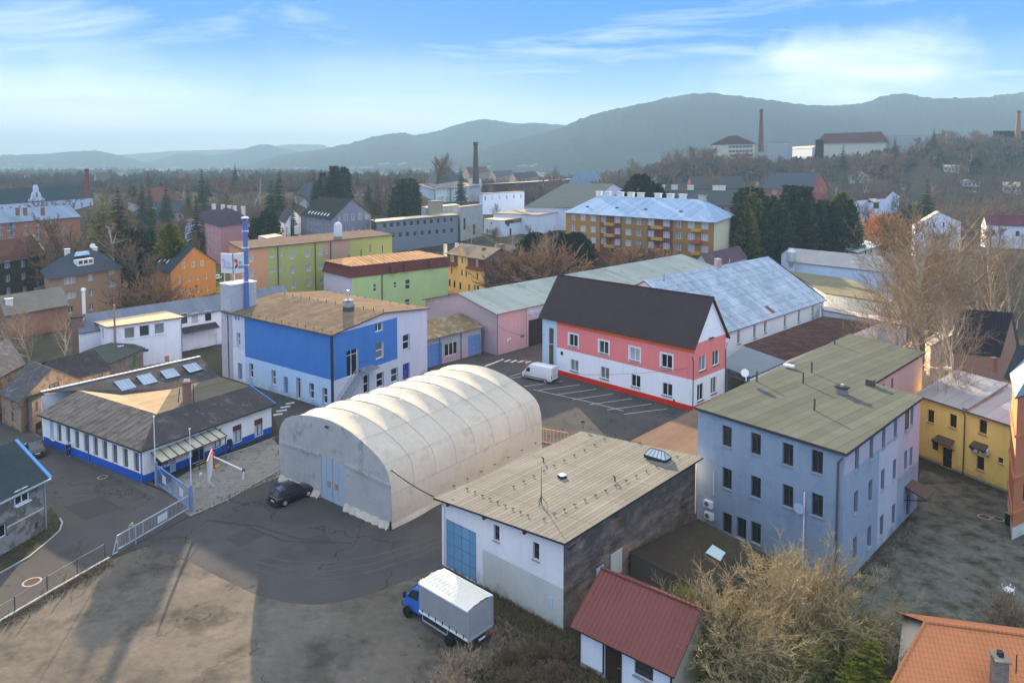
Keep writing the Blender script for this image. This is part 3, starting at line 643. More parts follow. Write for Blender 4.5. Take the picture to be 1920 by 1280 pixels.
gb.wins[1].append((gb.uz(1, 1703, 950)[0], 1.1, 1.1, 2.2, 'door', frame_b, mat('door_dark', (.05, .04, .035), .6), None, 'door', .2))
for u in (1.2, 3.6, 6.4): gb.wins[3].append((u, 9.0, .75, 1.9, 'wtall', mat('win_reddish', (.2, .1, .09), .6), None, None, 'window', None))
gb.walls(); gb.roof_flat(feltroof, .25, .22, mat('fascia_dark', (.05, .055, .06), .6))
def gbr(x, y): return P(x, y, gbz+.26)
mb = gb.part(0); mb.tube([gb.pt(0, gb.fr(0)[3]-.45, 0, .12), gb.pt(0, gb.fr(0)[3]-.45, gbz-.7, .12), gb.pt(0, gb.fr(0)[3]-.05, gbz-.2, .3)], .08, gutterm, 6); gb.add(mb, 'downpipe')
for (x, y, t_) in ((1419, 715, 1.1), (1506, 718, 1.1), (1522, 698, 1.15), (1527, 769, 1.1), (1565, 645, 1.1)):
    p = gbr(x, y); mb = MB(gb.org); mb.tube([p, p+Vector((0, 0, t_))], .09, gutterm, 8); gb.add(mb, 'vent_pipe')
p = gbr(1579, 738); mb = MB(gb.org, gb.ax); an = math.atan2(gb.ax.y, gb.ax.x); mb.box(p+Vector((0, 0, .3)), (.9, .6, .6), mat('chimney_grey', (.25, .23, .21), .9), an); mb.box(p+Vector((0, 0, .66)), (1.15, .85, .12), dark, an); c = gb.add(mb, 'chimney'); mb = MB(gb.org); mb.tube([p+Vector((0, 0, .7)), p+Vector((0, 0, .95))], .16, steel, 8); mb.build('flue', c)
p = gbr(1634, 722); mb = MB(gb.org, gb.ax); mb.box(p+Vector((-.1, 0, .3)), (.7, .7, .6), gutterm, an); gb.add(mb, 'chimney')
p = gbr(1479, 689); mb = MB(gb.org, gb.ax); mb.box(p+Vector((0, 0, .2)), (1.1, .5, .25), white, an); gb.add(mb, 'roof_vent')
p = gbr(1399, 714); mb = MB(gb.org, gb.ax); mb.tube([p, p+Vector((0, 0, .9))], .04, white, 6); mb.tube([p+Vector((-.2, 0, .8)), p+Vector((-.2, -.06, .85)), p+Vector((-.2, -.2, .9))], [.05, .38, .42], white, 12); gb.add(mb, 'satellite_dish')
for x in (0, 1): pass
def ac_unit(B, i, px, py):
    u, z = B.uz(i, px, py); a, b, d, l = B.fr(i); an = math.atan2(d.y, d.x); c = B.pt(i, u, z, .2)
    e = MB(c); e.box(c, (.85, .32, .6), white, an); o = e.build('air_conditioner'); m2 = MB(c); f = B.pt(i, u-.12, z, .37); n3 = Vector((d.y, -d.x, 0))
    m2.tube([f, f+n3*.03], .22, mat('fan_grille', (.12, .12, .13), .6), 14); m2.build('fan_grille', o); return o
tag(ac_unit(gb, 0, 1331, 943), 'white air conditioner, upper of the two on the blue-grey wall', 'air conditioner')
tag(ac_unit(gb, 0, 1332, 965), 'white air conditioner, lower of the two on the blue-grey wall', 'air conditioner')
mb = gb.part(0); u, z = gb.uz(0, 1339, 905); mb.tube([gb.pt(0, u, z+1.1, .05), gb.pt(0, u, z-1.1, .05)], .04, white, 6); gb.add(mb, 'cable_duct')
mb = gb.part(0); u, z = gb.uz(0, 1510, 950); mb.tube([gb.pt(0, u, z+1.3, .2), gb.pt(0, u, .3, .2)], .06, white, 6); gb.add(mb, 'flagpole_tube')
c = gb.pt(0, u-.3, z-.1, .3); n3 = Vector((gb.ax.y, -gb.ax.x, 0)); mb = MB(gb.org); mb.tube([c, c+n3*.06, c+n3*.16], [.06, .4, .46], mat('dish_grey', (.4, .46, .55), .5), 14); gb.add(mb, 'satellite_dish')
# porch roof at the side door
mb = gb.part(0); u, z = gb.uz(1, 1703, 920); a0, a1 = gb.pt(1, u-1.1, 3.3, 0), gb.pt(1, u+1.1, 3.3, 0); b0, b1 = gb.pt(1, u-1.3, 2.7, 1.9), gb.pt(1, u+1.3, 2.7, 1.9)
shingle = mat('shingle_brown', (.1, .075, .06), .9, 'tile', .3, .3, amp=.2)
mb.slab([b0, b1, a1, a0], .1, shingle, dark)
for q in (b0, b1): mb.bar(q+Vector((0, 0, -.1)), gb.pt(1, u+(1.1 if q is b1 else -1.1), 2.0, 0), .07, dark)
gb.add(mb, 'porch_roof')

# ================================================================ YELLOW HOUSE
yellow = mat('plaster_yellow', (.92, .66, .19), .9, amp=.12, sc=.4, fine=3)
metalroof = mat('roof_metal_grey', (.3, .29, .3), .5, 'seam', 1.5, 0, lw=.05, line=.6, amp=.14, sc=.3, metal=.25, bump=.5)
yz = 6.9
YA, YB, YC = P(1722, 742, yz).xy, P(1893, 797, yz).xy, None
yd = (YB-YA).normalized(); yn = Vector((-yd.y, yd.x)); YB = YA+yd*((YB-YA).length+.5)
yl = Bld('yellow_house', 'yellow two-storey house with seamed grey metal roof at the mossy courtyard', 'house', [YA, YB, YB+yn*6.5, YA+yn*6.5], [yz, yz, yz+2.0, yz+2.0], yellow, deep=.2)
wsy = dict(fm=frame_b, sill=concrete, gm=GL[3])
yl.win(0, [(1745, 780), (1787, 789), (1843, 800), (1838, 868), (1876, 863, .5, .6)], .8, 1.45, 't2', **wsy)
yl.wins[0].append((yl.uz(0, 1775, 875)[0], 1.1, 1.1, 2.2, 'door', frame_b, MATS['door_dark'], None, 'door', .15))
yl.wins[0].append((yl.uz(0, 1752, 875)[0], 1.9, .7, .9, 'grid', frame_b, GL[0], None, 'window', .1))
yl.zone(0, -1, 99, -1, .25, concrete)
yl.walls(); yl.roof_flat(metalroof, .15, .35)
def porch(B, i, px, zt, w, out, m=shingle):
    u = B.uz(i, px, 860)[0]; mb = B.part(0); a0, a1 = B.pt(i, u-w/2, zt, 0), B.pt(i, u+w/2, zt, 0); b0, b1 = B.pt(i, u-w/2-.1, zt-.5, out), B.pt(i, u+w/2+.1, zt-.5, out)
    mb.slab([b0, b1, a1, a0], .09, m, dark)
    for q, k in ((b0, -1), (b1, 1)): mb.bar(q+Vector((0, 0, -.08)), B.pt(i, u+k*w/2, zt-1.2, 0), .07, dark)
    return B.add(mb, 'porch_roof')
porch(yl, 0, 1773, 3.35, 1.9, 1.0); porch(yl, 0, 1838, 4.1, 1.5, .6)
yl.pipe_down(0, yl.uz(0, 1808, 850)[0], gutterm)
mb = yl.part(0); r_ = P(1822, 760, yz+.6); r2 = yl.pt(0, yl.uz(0, 1812, 790)[0], yz+.17, .3); r3 = r2+yn.to_3d()*6.6+Vector((0, 0, 2.0)); mb.bar(r2+Vector((0, 0, .1)), r3+Vector((0, 0, .1)), .55, metalroof, .25); yl.add(mb, 'parapet')
yl.chimney(*P(1862, 688, yz+1.6).xy, yz+1.0, yz+2.8, .6, brickm, False)
p = P(1775, 690, yz+1.4); mb = yl.part(0); mb.tube([p, p+Vector((0, 0, .9))], .07, steel, 8); mb.tube([p+Vector((.7, .2, 0)), p+Vector((.7, .2, .8))], .07, steel, 8); mb.box(p+Vector((-.2, -.6, .15)), (.7, .7, .25), plas_g, .5); yl.add(mb, 'vent_pipe')
tag(ac_unit(yl, 0, 1829, 840), 'white air conditioner on the yellow wall, beside another, closer to the downpipe', 'air conditioner')
tag(ac_unit(yl, 0, 1849, 845), 'white air conditioner on the yellow wall, beside another, closer to the orange house', 'air conditioner')
# ================================================================ ORANGE CORNER HOUSE (east edge)
orange_b = mat('plaster_terracotta', (.45, .17, .085), .88, amp=.12, sc=.5, fine=3)
teal_felt = mat('roof_tin_blue', (.11, .17, .2), .5, amp=.25, sc=.5)
e1 = P(1887, 948).xy; e2 = P(1897, 1005).xy
ob_ = Bld('orange_house', 'tall terracotta orange house with cornices and dark tin roof beside the yellow house', 'house', [P(1889, 948).xy, P(1897, 1012).xy, P(1897, 1012).xy+Vector((9, 5.0)), P(1889, 948).xy+Vector((9, 7.0))], 13.0, orange_b, deep=.2)
ob_.zone_all(-1, 1.1, plas_g)
for i_ in (0, 1, 3): ob_.row(i_, 3 if i_ else 2, .2, .8, 11.0, 1.0, 1.7, 't2', frame_b, GL[0], concrete); ob_.row(i_, 3 if i_ else 2, .2, .8, 7.4, 1.0, 1.7, 't2', frame_b, GL[0], concrete); ob_.row(i_, 3 if i_ else 2, .2, .8, 3.9, 1.0, 1.7, 't2', frame_b, GL[0], concrete)
ob_.wins[0] = []; ob_.walls(); ob_.roof_hip(teal_felt, 15.6, .5, 4)
for zz in (12.8, 9.3, 5.6, 2.4):
    mb = ob_.part(0)
    for i in range(2): a, b, d, l = ob_.fr(i); mb.bar(ob_.pt(i, -.05, zz, .06), ob_.pt(i, l+.05, zz, .06), .14, orange_b, .22)
    ob_.add(mb, 'cornice')
# ================================================================ GARAGE with red tiles
redtile = mat('roof_tile_red', (.14, .03, .02), .6, 'tile', .32, .38, amp=.2, sc=.6, bump=.9, spec=.45)
gz_ = 3.0
gB = P(1262, 1258, gz_).xy; gA = P(1072, 1166, gz_).xy
gd = (gB-gA).normalized(); gn = Vector((-gd.y, gd.x)); gt = (gn*.9+Vector((.0, .2))).normalized()
gar = Bld('garage', 'small white garage with shiny dark red tiled gable roof below the rubble wall', 'garage', [gA+gd*.4+gn*.4, gB-gd*.3+gn*.4, gB-gd*.3+gn*6.9, gA+gd*.4+gn*6.9], gz_, mat('garage_white', (.76, .76, .76), .85, amp=.06), deep=.15)
tr = mat('timber_brown', (.05, .03, .02), .7, amp=.2)
u0 = gar.uz(0, 1148, 1230)[0]; gar.wins[0].append((u0, 1.15, 1.15, 2.3, 'door', tr, mat('door_brown', (.05, .03, .018), .6), None, 'door', .1))
gar.win(0, [(1207, 1252)], 1.3, 1.3, 'grid', frame_b, GL[1], concrete)
gar.zone(1, -1, 99, -1, 99, mat('garage_pale', (.5, .48, .36), .9, amp=.1)); gar.zone(0, -1, 99, -1, .3, concrete)
gar.walls(); gar.extra = []
gr = MB(gar.org, gd.to_3d())
rz = 4.95; gp_ = [gar.p[k] for k in range(4)]; M1 = (gp_[0]+gp_[3])/2; M2 = (gp_[1]+gp_[2])/2
gar2 = gar.roof_gable(redtile, rz, 0, .55, .45, .1, tr)
mb = gar.part(0)
for pts, m in gar.extra: mb.face(pts, MATS['garage_pale'])
gar.add(mb, 'gable')
mb = gar.part(0); mb.tube([gar.ridge[0]-gd.to_3d()*.45, gar.ridge[1]+gd.to_3d()*.45], .12, redtile, 8); gar.add(mb, 'ridge_cap')
mb = gar.part(0)
for u in (0, u0-.65, u0+.65, gar.fr(0)[3]): mb.bar(gar.pt(0, u, .3, .03), gar.pt(0, u, gz_, .03), .1, tr)
gar.add(mb, 'timber_post')
# ---- dark flat roofed shed between hall and blue-grey house
darkfelt = mat('roof_felt_dark', (.05, .038, .03), .92, amp=.3, sc=.5, col2=(.045, .06, .02), thr=.6)
sB = P(1345, 1100, 2.9).xy; sh = Bld('flat_roof_shed', 'low shed with dark brown mossy flat roof against the rubble wall', 'shed', [P(1183, 1037, 2.4).xy, P(1330, 1112, 2.4).xy, P(1452, 1050, 2.4).xy, P(1308, 975, 2.4).xy], 2.4, mat('shed_wall', (.12, .1, .08), .9), deep=.1)
sh.walls(); sh.roof_flat(darkfelt, .12, .1)
p = P(1315, 1000, 3.05)
mb = sh.part(0); mb.box(P(1254, 962, 3.1), (.1, 1.6, .06), mat('plank', (.2, .15, .12), .9), .6); sh.add(mb, 'plank')
# small glazed cold frame / translucent canopy in front
mb = MB(P(1345, 1060, 0)); c = P(1348, 1040, 2.6); poly = [P(1323, 1035, 2.7), P(1370, 1062, 2.4), P(1378, 1046, 2.4), P(1336, 1020, 2.7)]
canopy = thing('glass_canopy', 'small translucent corrugated canopy behind the bare walnut tree', 'canopy', P(1350, 1090, 0))
mb = MB(canopy.location); mb.slab(poly, .04, mat('polycarbonate', (.4, .5, .52), .25, 'corr', .12, amp=.1)); mb.build('panel', canopy)
for k in range(2):
    mb = MB(canopy.location); q = poly[k]; mb.bar(Vector((q.x, q.y, 0)), q-Vector((0, 0, .03)), .07, steel); mb.build('post', canopy)
# ================================================================ ORANGE TILED ROOF (bottom east)
otile = mat('roof_tile_orange', (.5, .19, .085), .8, 'tile', .24, .3, amp=.16, sc=.5, bump=.8)
oz = 3.2; rzz = 5.6
orr = [P(1735, 1165, rzz), P(1960, 1195, rzz)]
oe = [P(1675, 1290, oz), P(1930, 1400, oz)]
ex = (orr[1]-orr[0]).normalized(); 
nn = Vector((-ex.y, ex.x, 0)); q0 = orr[0]; f0 = P(1660, 1305, oz); b0_ = q0+nn*4.6-ex*.3
ea = ex.xy*.45
oh_ = Bld('tiled_house', 'house corner under an orange clay tiled roof with a brick chimney', 'house', [f0.xy+ea+nn.xy*.4, f0.xy+ea+nn.xy*.4+ex.xy*15, b0_.xy+ea-nn.xy*.4+ex.xy*15, b0_.xy+ea-nn.xy*.4], 2.9, mat('wall_cream', (.5, .42, .32), .9))
oh_.walls(); mb = oh_.part(0)
q0, q1 = orr[0], orr[0]+ex*16; nn = Vector((-ex.y, ex.x, 0))
f0, f1 = P(1660, 1305, oz), None; f1 = f0+ex*16
b0 = q0+nn*4.8-ex*.3+Vector((0, 0, rzz*0-2.4)); b1 = b0+ex*16
mb.slab([f0, f1, q1, q0], .12, otile, tr); mb.slab([q0, q1, b1, b0], .12, otile, tr); oh_.add(mb, 'roof')
mb = oh_.part(0); mb.tube([q0+Vector((0, 0, .02)), q1+Vector((0, 0, .02))], .13, otile, 8); mb.tube([q0, f0+Vector((0, 0, .05))], .1, otile, 6); oh_.add(mb, 'ridge_cap')
mb = oh_.part(0); mb.face([f0+ex*.45+Vector((0, 0, -.12)), q0+ex*.45+Vector((0, 0, -.15)), b0+ex*.45+Vector((0, 0, -.15))], MATS['wall_cream']); oh_.add(mb, 'gable')
p = P(1873, 1278, 4.4); mb = MB(oh_.org, ex); an = math.atan2(ex.y, ex.x); mb.box(p+Vector((0, 0, .2)), (.62, .8, 2.4), mat('brick_worn', (.25, .17, .13), .95, 'brick', .26, .08, amp=.6, sc=2), an); mb.box(p+Vector((0, 0, 1.42)), (.78, .95, .1), MATS['brick_worn'], an); c = oh_.add(mb, 'chimney')
mb = MB(oh_.org); mb.box(p+Vector((.05, .05, 1.6)), (.25, .3, .3), dark, an); mb.build('flue', c)
p = P(1905, 1262, 4.6); mb = MB(oh_.org); mb.tube([p, p+Vector((0, 0, 1.1))], .03, dark, 6); oh_.add(mb, 'vent_pipe')
# ================================================================ PINK AND WHITE BUILDING
pinkm = mat('plaster_pink', (.74, .22, .21), .88, amp=.05, sc=.3, fine=3, bump=.1)
whitem = mat('plaster_bluewhite', (.76, .77, .82), .88, amp=.05, sc=.3, fine=3, bump=.1)
redm = mat('plinth_red', (.55, .03, .015), .8, amp=.08)
orangered = mat('plaster_orange_red', (.72, .14, .06), .88, amp=.05)
tilebrown = mat('roof_tile_brown', (.055, .042, .042), .65, 'tile', .3, .36, amp=.15, sc=.4, bump=.8, spec=.25)
A, B = P(1017, 693.6).xy, P(1300, 772).xy; d_ = (B-A).normalized(); C = B+Vector((-d_.y, d_.x))*8.3; D = A+Vector((-d_.y, d_.x))*8.3
pb = Bld('pink_office_house', 'pink and white office building with steep brown tiled roof and red plinth', 'office building', [A, B, C, D], 9.2, whitem, deep=.14)
LA = pb.fr(0)[3]; ux = pb.uz(0, 1044, 640)[0]
for i in (0, 1, 2, 3): pb.zone(i, -1, 999, 4.3, 99, pinkm)
pb.zone(0, ux, 999, 7.9, 99, orangered); pb.zone(0, -1, ux, 4.2, 99, mat('plaster_lightblue', (.45, .58, .68), .88, amp=.05)); pb.zone(0, -1, ux, .5, 5.1, MATS['plaster_lightblue'])
pb.zone(0, ux, 999, -1, .75, redm); pb.zone(1, -1, 99, -1, .75, redm)
wb = [(1075, 638), (1132, 651), (1190, 664), (1250, 677)]
pb.win(0, wb, 1.75, 1.85, 'w2', sill=dark); pb.win(0, [(1077, 685), (1134, 699), (1192, 714), (1251, 730)], 1.6, 1.75, 'w2', sill=dark)
pb.win(1, [(1317, 681), (1342, 671)], 1.75, 2.0, 'w2', sill=dark); pb.win(1, [(1313, 735), (1338, 722)], 1.6, 2.3, 'w2', sill=dark)
u, z = pb.uz(0, 1033, 648); pb.wins[0].append((u, 3.9, 1.15, 6.6, 'wtall', frame_w, mat('louvre_brown', (.1, .085, .065), .7, 'corr', .12), None, 'stair_window', .1))
pb.roof_gable(tilebrown, 14.85, 0, .5, .45, .16, mat('barge_brown', (.09, .05, .03), .7), whitem); pb.walls()
# white trims round the upper windows
mb = pb.part(0); an = math.atan2(d_.y, d_.x)
for (x, y) in wb:
    u, z = pb.uz(0, x, y)
    for k in (-1, 1): mb.box(pb.pt(0, u+k*1.0, z, .015), (.22, .04, 2.3), white, an); mb.box(pb.pt(0, u, z+k*1.05, .018), (2.2, .04, .22), white, an)
pb.add(mb, 'window_surround')
mb = pb.part(0); r1, r2 = pb.ridge; mb.tube([r1-d_.to_3d()*.4, r2+d_.to_3d()*.45], .12, tilebrown, 8); pb.add(mb, 'ridge_cap')
mb = pb.part(0); u, z = pb.uz(1, 1329, 627); q = (pb.p[1]+pb.p[2])/2; e1 = (C-B).normalized(); an1 = math.atan2(e1.y, e1.x)
me, pm, sm = win_mesh(1.15, 1.2, 'w2', frame_w, GL[0], dark); o = link('window', me, pb.e, Vector((q.x, q.y, 10.0))-pb.org+Vector((e1.y, -e1.x, 0))*.03, an1); link('pane', pm, o); link('sill', sm, o)
mb = pb.part(0); e0 = d_.to_3d(); f = pb.pt(0, LA+.15, 7.6, .75); mb.tube([f, pb.pt(0, LA-.02, 6.9, .12), pb.pt(0, LA-.02, .2, .12)], .07, gutterm, 6); pb.add(mb, 'downpipe')
mb = pb.part(0); f = pb.pt(1, 8.2, 7.7, .3); mb.tube([pb.pt(1, 8.6, 7.9, .1), pb.pt(1, 8.2, 7.0, .12), pb.pt(1, 8.2, .2, .12)], .06, gutterm, 6); pb.add(mb, 'downpipe')
mb = pb.part(0); u, z = pb.uz(0, 1054, 662); mb.box(pb.pt(0, u, z, .05), (.4, .12, .5), dark, an); u, z = pb.uz(0, 1264, 750); mb.box(pb.pt(0, u, z, .05), (.2, .1, .25), dark, an); pb.add(mb, 'meter_box')
# ================================================================ BLUE ROOFED HALL
blueroof = mat('roof_asbestos_blue', (.27, .34, .42), .7, 'seam', 1.1, 1.9, lw=.08, line=.5, amp=.25, sc=.2, fine=4, bump=.4, col2=(.34, .4, .48), thr=.5)
brz = 5.6
N1 = P(1545, 561, brz).xy; N0 = P(1366, 619, brz).xy; dd = (N1-N0).normalized(); N0 = N1-dd*46; wv = Vector((-dd.y, dd.x))*24.4
br = Bld('blue_roof_hall', 'white hall with large pale blue sheet roof behind the pink building', 'hall', [N0+wv, N0, N1, N1+wv], brz, mat('plaster_hall_white', (.78, .78, .8), .88, amp=.08), deep=.16)
br.win(1, [(1385, 632), (1415, 622), (1435, 612), (1472, 602), (1498, 593), (1524, 584)], 1.0, 2.3, 't1', sill=dark, gm=GL[2])
br.roof_gable(blueroof, 13.2, 1, .5, .35, .14, gutterm)
br.walls(); S = br.slope
def onbr(x, y): return on_plane(x, y, S[0], S[1], S[2])
mb = MB(br.org, dd.to_3d()); q = [onbr(x, y)+Vector((0, 0, .03)) for x, y in ((1433, 575), (1438, 573), (1454, 585), (1448, 587))]; mb.slab(q, .02, mat('rust_strip', (.17, .07, .05), .8)); br.add(mb, 'patch_strip')
mb = br.part(0); q = onbr(1545, 560); mb.tube([br.ridge[1]+dd.to_3d()*.3, S[1]+dd.to_3d()*.32], .16, mat('barge_brown'  , (.09, .05, .03)), 6); br.add(mb, 'verge')
for x, y in ((1347, 497), (1369, 487)):
    if x == 1347: mb = br.part(0); p = at_d(1346, 498, 140); mb.box(p+Vector((0, 0, -.3)), (1.0, 1.0, 3.4), mat('chimney_beige', (.42, .33, .27), .9), .6); br.add(mb, 'chimney')
    else: mb = br.part(0); p = at_d(1368, 497, 143); mb.tube([p-Vector((0, 0, .6)), p+Vector((0, 0, 1.2))], .07, steel, 6); br.add(mb, 'vent_pipe')
for x in (1245,): mb = br.part(0); p = at_d(x, 523, 125); mb.tube([p-Vector((0, 0, .4)), p+Vector((0, 0, .9))], .05, dark, 6); br.add(mb, 'vent_pipe')
# low brown-roofed wing and grey canopy
brownroof = mat('roof_brown_sheet', (.065, .038, .034), .85, 'seam', 1.1, 0, lw=.07, line=.8, amp=.25, sc=.3, col2=(.09, .055, .045), thr=.55, soft=.08)
lwz = 4.0
lw_ = Bld('brown_roof_wing', 'long low wing with flat dark brown sheet roof beside the blue-roofed hall', 'wing', [P(1394, 648, lwz).xy, P(1474, 676, lwz).xy, P(1648, 606, lwz).xy, P(1543, 594, lwz).xy], lwz, plas_w)
lw_.walls(); lw_.roof_flat(brownroof, .12, .05)
cz = 4.1; cv = thing('grey_canopy', 'flat grey sheet canopy on blue steel frame beside the pink building', 'canopy', P(1350, 760, 0))
greysheet = mat('roof_sheet_grey', (.17, .19, .22), .7, 'corr', .3, amp=.12, sc=.4)
mb = MB(cv.location, (1, 1, 0)); qq = [P(1345, 683, cz), P(1407, 706, cz), P(1474, 677, cz), P(1394, 649, cz)]; mb.slab(qq, .12, greysheet); mb.build('roof', cv)
bs_ = mat('steel_blue', (.1, .17, .28), .5)
for (x, y) in ((1347, 684), (1364, 692), (1404, 706)):
    q = P(x, y, cz-.12); mb = MB(cv.location); mb.bar(Vector((q.x, q.y+.1, 0)), q+Vector((0, .1, 0)), .16, bs_); mb.build('post', cv)
mb = MB(cv.location)
for a, b in ((0, 1),):
    q0, q1 = qq[a], qq[b]
    for k in range(6): t0, t1 = k/6, (k+1)/6; p0 = q0.lerp(q1, t0)+Vector((0, .15, -.2 if k % 2 else -.9)); p1 = q0.lerp(q1, t1)+Vector((0, .15, -.9 if k % 2 else -.2)); mb.bar(p0, p1, .07, bs_)
    mb.bar(q0+Vector((0, .15, -.9)), q1+Vector((0, .15, -.9)), .08, bs_)
mb.build('truss', cv)
mb = MB(cv.location); mb.bar(P(1407, 712, 3.6), P(1560, 640, 3.7), .18, white, .2); mb.build('gutter', cv)
# ================================================================ LONG GREY HALL
corr_grey = mat('roof_fibre_grey', (.25, .28, .26), .8, 'seam', 1.15, 2.5, lw=.05, line=.8, amp=.2, sc=.12, fine=3, col2=(.2, .215, .18), thr=.6)
clad_pink = mat('cladding_pinkgrey', (.4, .31, .33), .8, 'corr', .35, amp=.1, sc=.3, bump=.5)
lhz = 7.3; N0 = P(932, 666).xy; N1 = P(1340, 501, lhz).xy; dd = (N1-N0).normalized(); wv = Vector((-dd.y, dd.x))*19.3
lh = Bld('long_grey_hall', 'very long hall with shallow grey-green fibre sheet roof and pinkish ribbed walls', 'hall', [N0+wv, N0, N1, N1+wv], lhz, clad_pink, deep=.3)
uo = lh.uz(1, 990, 640)[0]; lh.zone(0, -1, 99, 5.4, 99, mat('cladding_top', (.36, .3, .31), .8, 'corr', .3, amp=.1, bump=.5))
lh.zone(1, uo, uo+11, 5.0, 99, mat('cladding_bluegrey', (.42, .5, .55), .8, 'corr', .3)); 
lh.roof_gable(corr_grey, 9.65, 1, .4, .5, .14, gutterm); lh.walls()
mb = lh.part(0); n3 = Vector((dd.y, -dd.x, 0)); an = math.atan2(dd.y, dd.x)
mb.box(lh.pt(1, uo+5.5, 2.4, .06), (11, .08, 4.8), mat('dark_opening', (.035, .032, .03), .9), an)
lh.add(mb, 'sliding_gate')  # dark sheet standing for the unlit depth of an open bay
mb = lh.part(0)
for k in range(8): t = uo+k*11/8; mb.bar(lh.pt(1, t, 5.0 if k % 2 else 5.9, .2), lh.pt(1, t+11/8, 5.9 if k % 2 else 5.0, .2), .1, steel)
mb.bar(lh.pt(1, uo, 5.0, .2), lh.pt(1, uo+11, 5.0, .2), .12, steel); mb.bar(lh.pt(1, uo, 5.95, .2), lh.pt(1, uo+11, 5.95, .2), .12, steel); lh.add(mb, 'truss')
bluep = mat('pipe_blue', (.07, .15, .4), .5)
mb = lh.part(0); mb.bar(lh.pt(1, .0, .1, .12), lh.pt(1, 0, lhz-.1, .12), .18, bluep); lh.add(mb, 'corner_pipe')
mb = lh.part(0); mb.bar(lh.pt(1, uo-.2, .1, .1), lh.pt(1, uo-.2, 6.9, .1), .3, steel); lh.add(mb, 'door_frame')
mb = lh.part(0); u, z = lh.uz(1, 982, 629); mb.box(lh.pt(1, u-.4, z, .05), (.9, .06, .45), mat('sign_blue_grey', (.1, .14, .2), .6), an); u, z = lh.uz(1, 952, 637); mb.box(lh.pt(1, u, z, .03), (.35, .05, .5), white, an); mb.box(lh.pt(1, u+.6, z+.1, .03), (.3, .05, .35), white, an); lh.add(mb, 'notice')
# ================================================================ SMALL SHED with blue doors
mossroof = mat('roof_mossy_sheet', (.16, .12, .07), .9, 'corr', .28, amp=.4, sc=.35, col2=(.22, .19, .14), thr=.55)
greyp = mat('plaster_greygreen', (.33, .37, .38), .9, amp=.1)
s0 = P(787, 694).xy; s1 = P(903, 662).xy; dd = (s1-s0).normalized(); wv = Vector((-dd.y, dd.x))*9
ss = Bld('low_shed', 'low shed with mossy sheet roof and blue doors beside the blue building', 'shed', [s0+wv, s0, s1, s1+wv], 4.7, greyp, deep=.12)
bluedoor = mat('door_blue', (.12, .25, .5), .6, amp=.08)
u, z = ss.uz(1, 809, 680); ss.wins[1].append((u+.2, 1.85, 4.2, 3.7, 'gate', mat('rib_blue', (.08, .17, .35), .6), bluedoor, None, 'gate', .1))
u, z = ss.uz(1, 846, 654); ss.wins[1].append((u, z, 2.9, 2.1, 'w3', frame_w, GL[3], None, 'window', .1))
u, z = ss.uz(1, 889, 648); ss.wins[1].append((u, 1.8, 3.0, 3.6, 'gate', MATS['rib_blue'], bluedoor, None, 'gate', .1))
ss.zone(1, ss.uz(1, 826, 680)[0], 99, -1, 1.6, clad_pink); ss.walls()
mb = ss.part(0); r0, r1 = ss.pt(1, -.5, 6.3, -5.5), ss.pt(1, ss.fr(1)[3]+.3, 6.3, -5.5); e0, e1 = ss.pt(1, -.5, 4.75, .5), ss.pt(1, ss.fr(1)[3]+.3, 4.75, .5); f0, f1 = ss.pt(1, -.5, 5.2, -9.3), ss.pt(1, ss.fr(1)[3]+.3, 5.2, -9.3)
mb.axis = dd.to_3d(); mb.slab([e0, e1, r1, r0], .1, mossroof, gutterm); mb.slab([r0, r1, f1, f0], .1, mossroof, gutterm); ss.add(mb, 'roof')
mb = ss.part(0); mb.face([ss.pt(2, 0, 4.7), ss.pt(2, 9, 4.7), r1-Vector((0, 0, .1))-dd.to_3d()*.25], greyp); ss.add(mb, 'gable')
for x in (824, 864, 902): mb = ss.part(0); u = ss.uz(1, x, 650)[0]; mb.bar(ss.pt(1, u, .1, .1), ss.pt(1, u, 4.6, .1), .16, bluep); ss.add(mb, 'downpipe')
# ================================================================ BLUE CLAD BUILDING
cladblue = mat('cladding_blue', (.075, .21, .5), .6, 'corr', .3, amp=.08, sc=.3, bump=.7)
lightwall = mat('plaster_palelilac', (.62, .61, .67), .88, amp=.07); skywall = mat('plaster_skyblue', (.5, .64, .8), .88, amp=.06)
bronzeroof = mat('roof_bitumen_tan', (.165, .125, .088), .75, 'seam', 1.0, 0, lw=.05, line=.86, amp=.25, sc=.35, fine=6, col2=(.14, .105, .075), thr=.5)
A, B, C = P(424, 707).xy, P(625, 770).xy, P(793, 698).xy; d1 = (B-A).normalized(); l2 = (C-B).length; d2 = ((C-B).normalized()*.7+Vector((-d1.y, d1.x))*.3).normalized(); C = B+d2*l2; D = A+C-B
bb = Bld('blue_clad_building', 'tall building clad in blue ribbed sheet with tan roof and rooftop tower', 'building', [A, B, C, D], 10.3, lightwall, deep=.3)
us_ = bb.uz(0, 459, 640)[0]; zc_ = 4.15; l0 = bb.fr(0)[3]
bb.zone(0, us_, 99, zc_, 99, cladblue); bb.zone(0, us_, 99, -1, zc_, skywall); bb.zone(0, -1, us_, -1, 5.0, mat('plaster_plain_white', (.7, .7, .74), .88, amp=.05))
ur = bb.uz(1, 745, 640)[0]; bb.zone(1, -1, ur, zc_-.1, 99, cladblue)
sl = dict(fm=frame_w, sill=bluep)
bb.win(0, [(450, 692, 1.0, 2.4), (446, 597, .9, .75, ), (448, 637)], .95, 1.6, 'h2', gm=GL[3], sill=None) if False else None
bb.win(0, [(447, 636)], 1.0, 2.0, 'h2', **sl); bb.win(0, [(442, 595), (447.5, 596)], .45, .75, 'w1'); 
bb.win(0, [(471, 695), (513, 708), (584, 733), (609, 742)], 1.05, 2.2, 'h2', **sl)
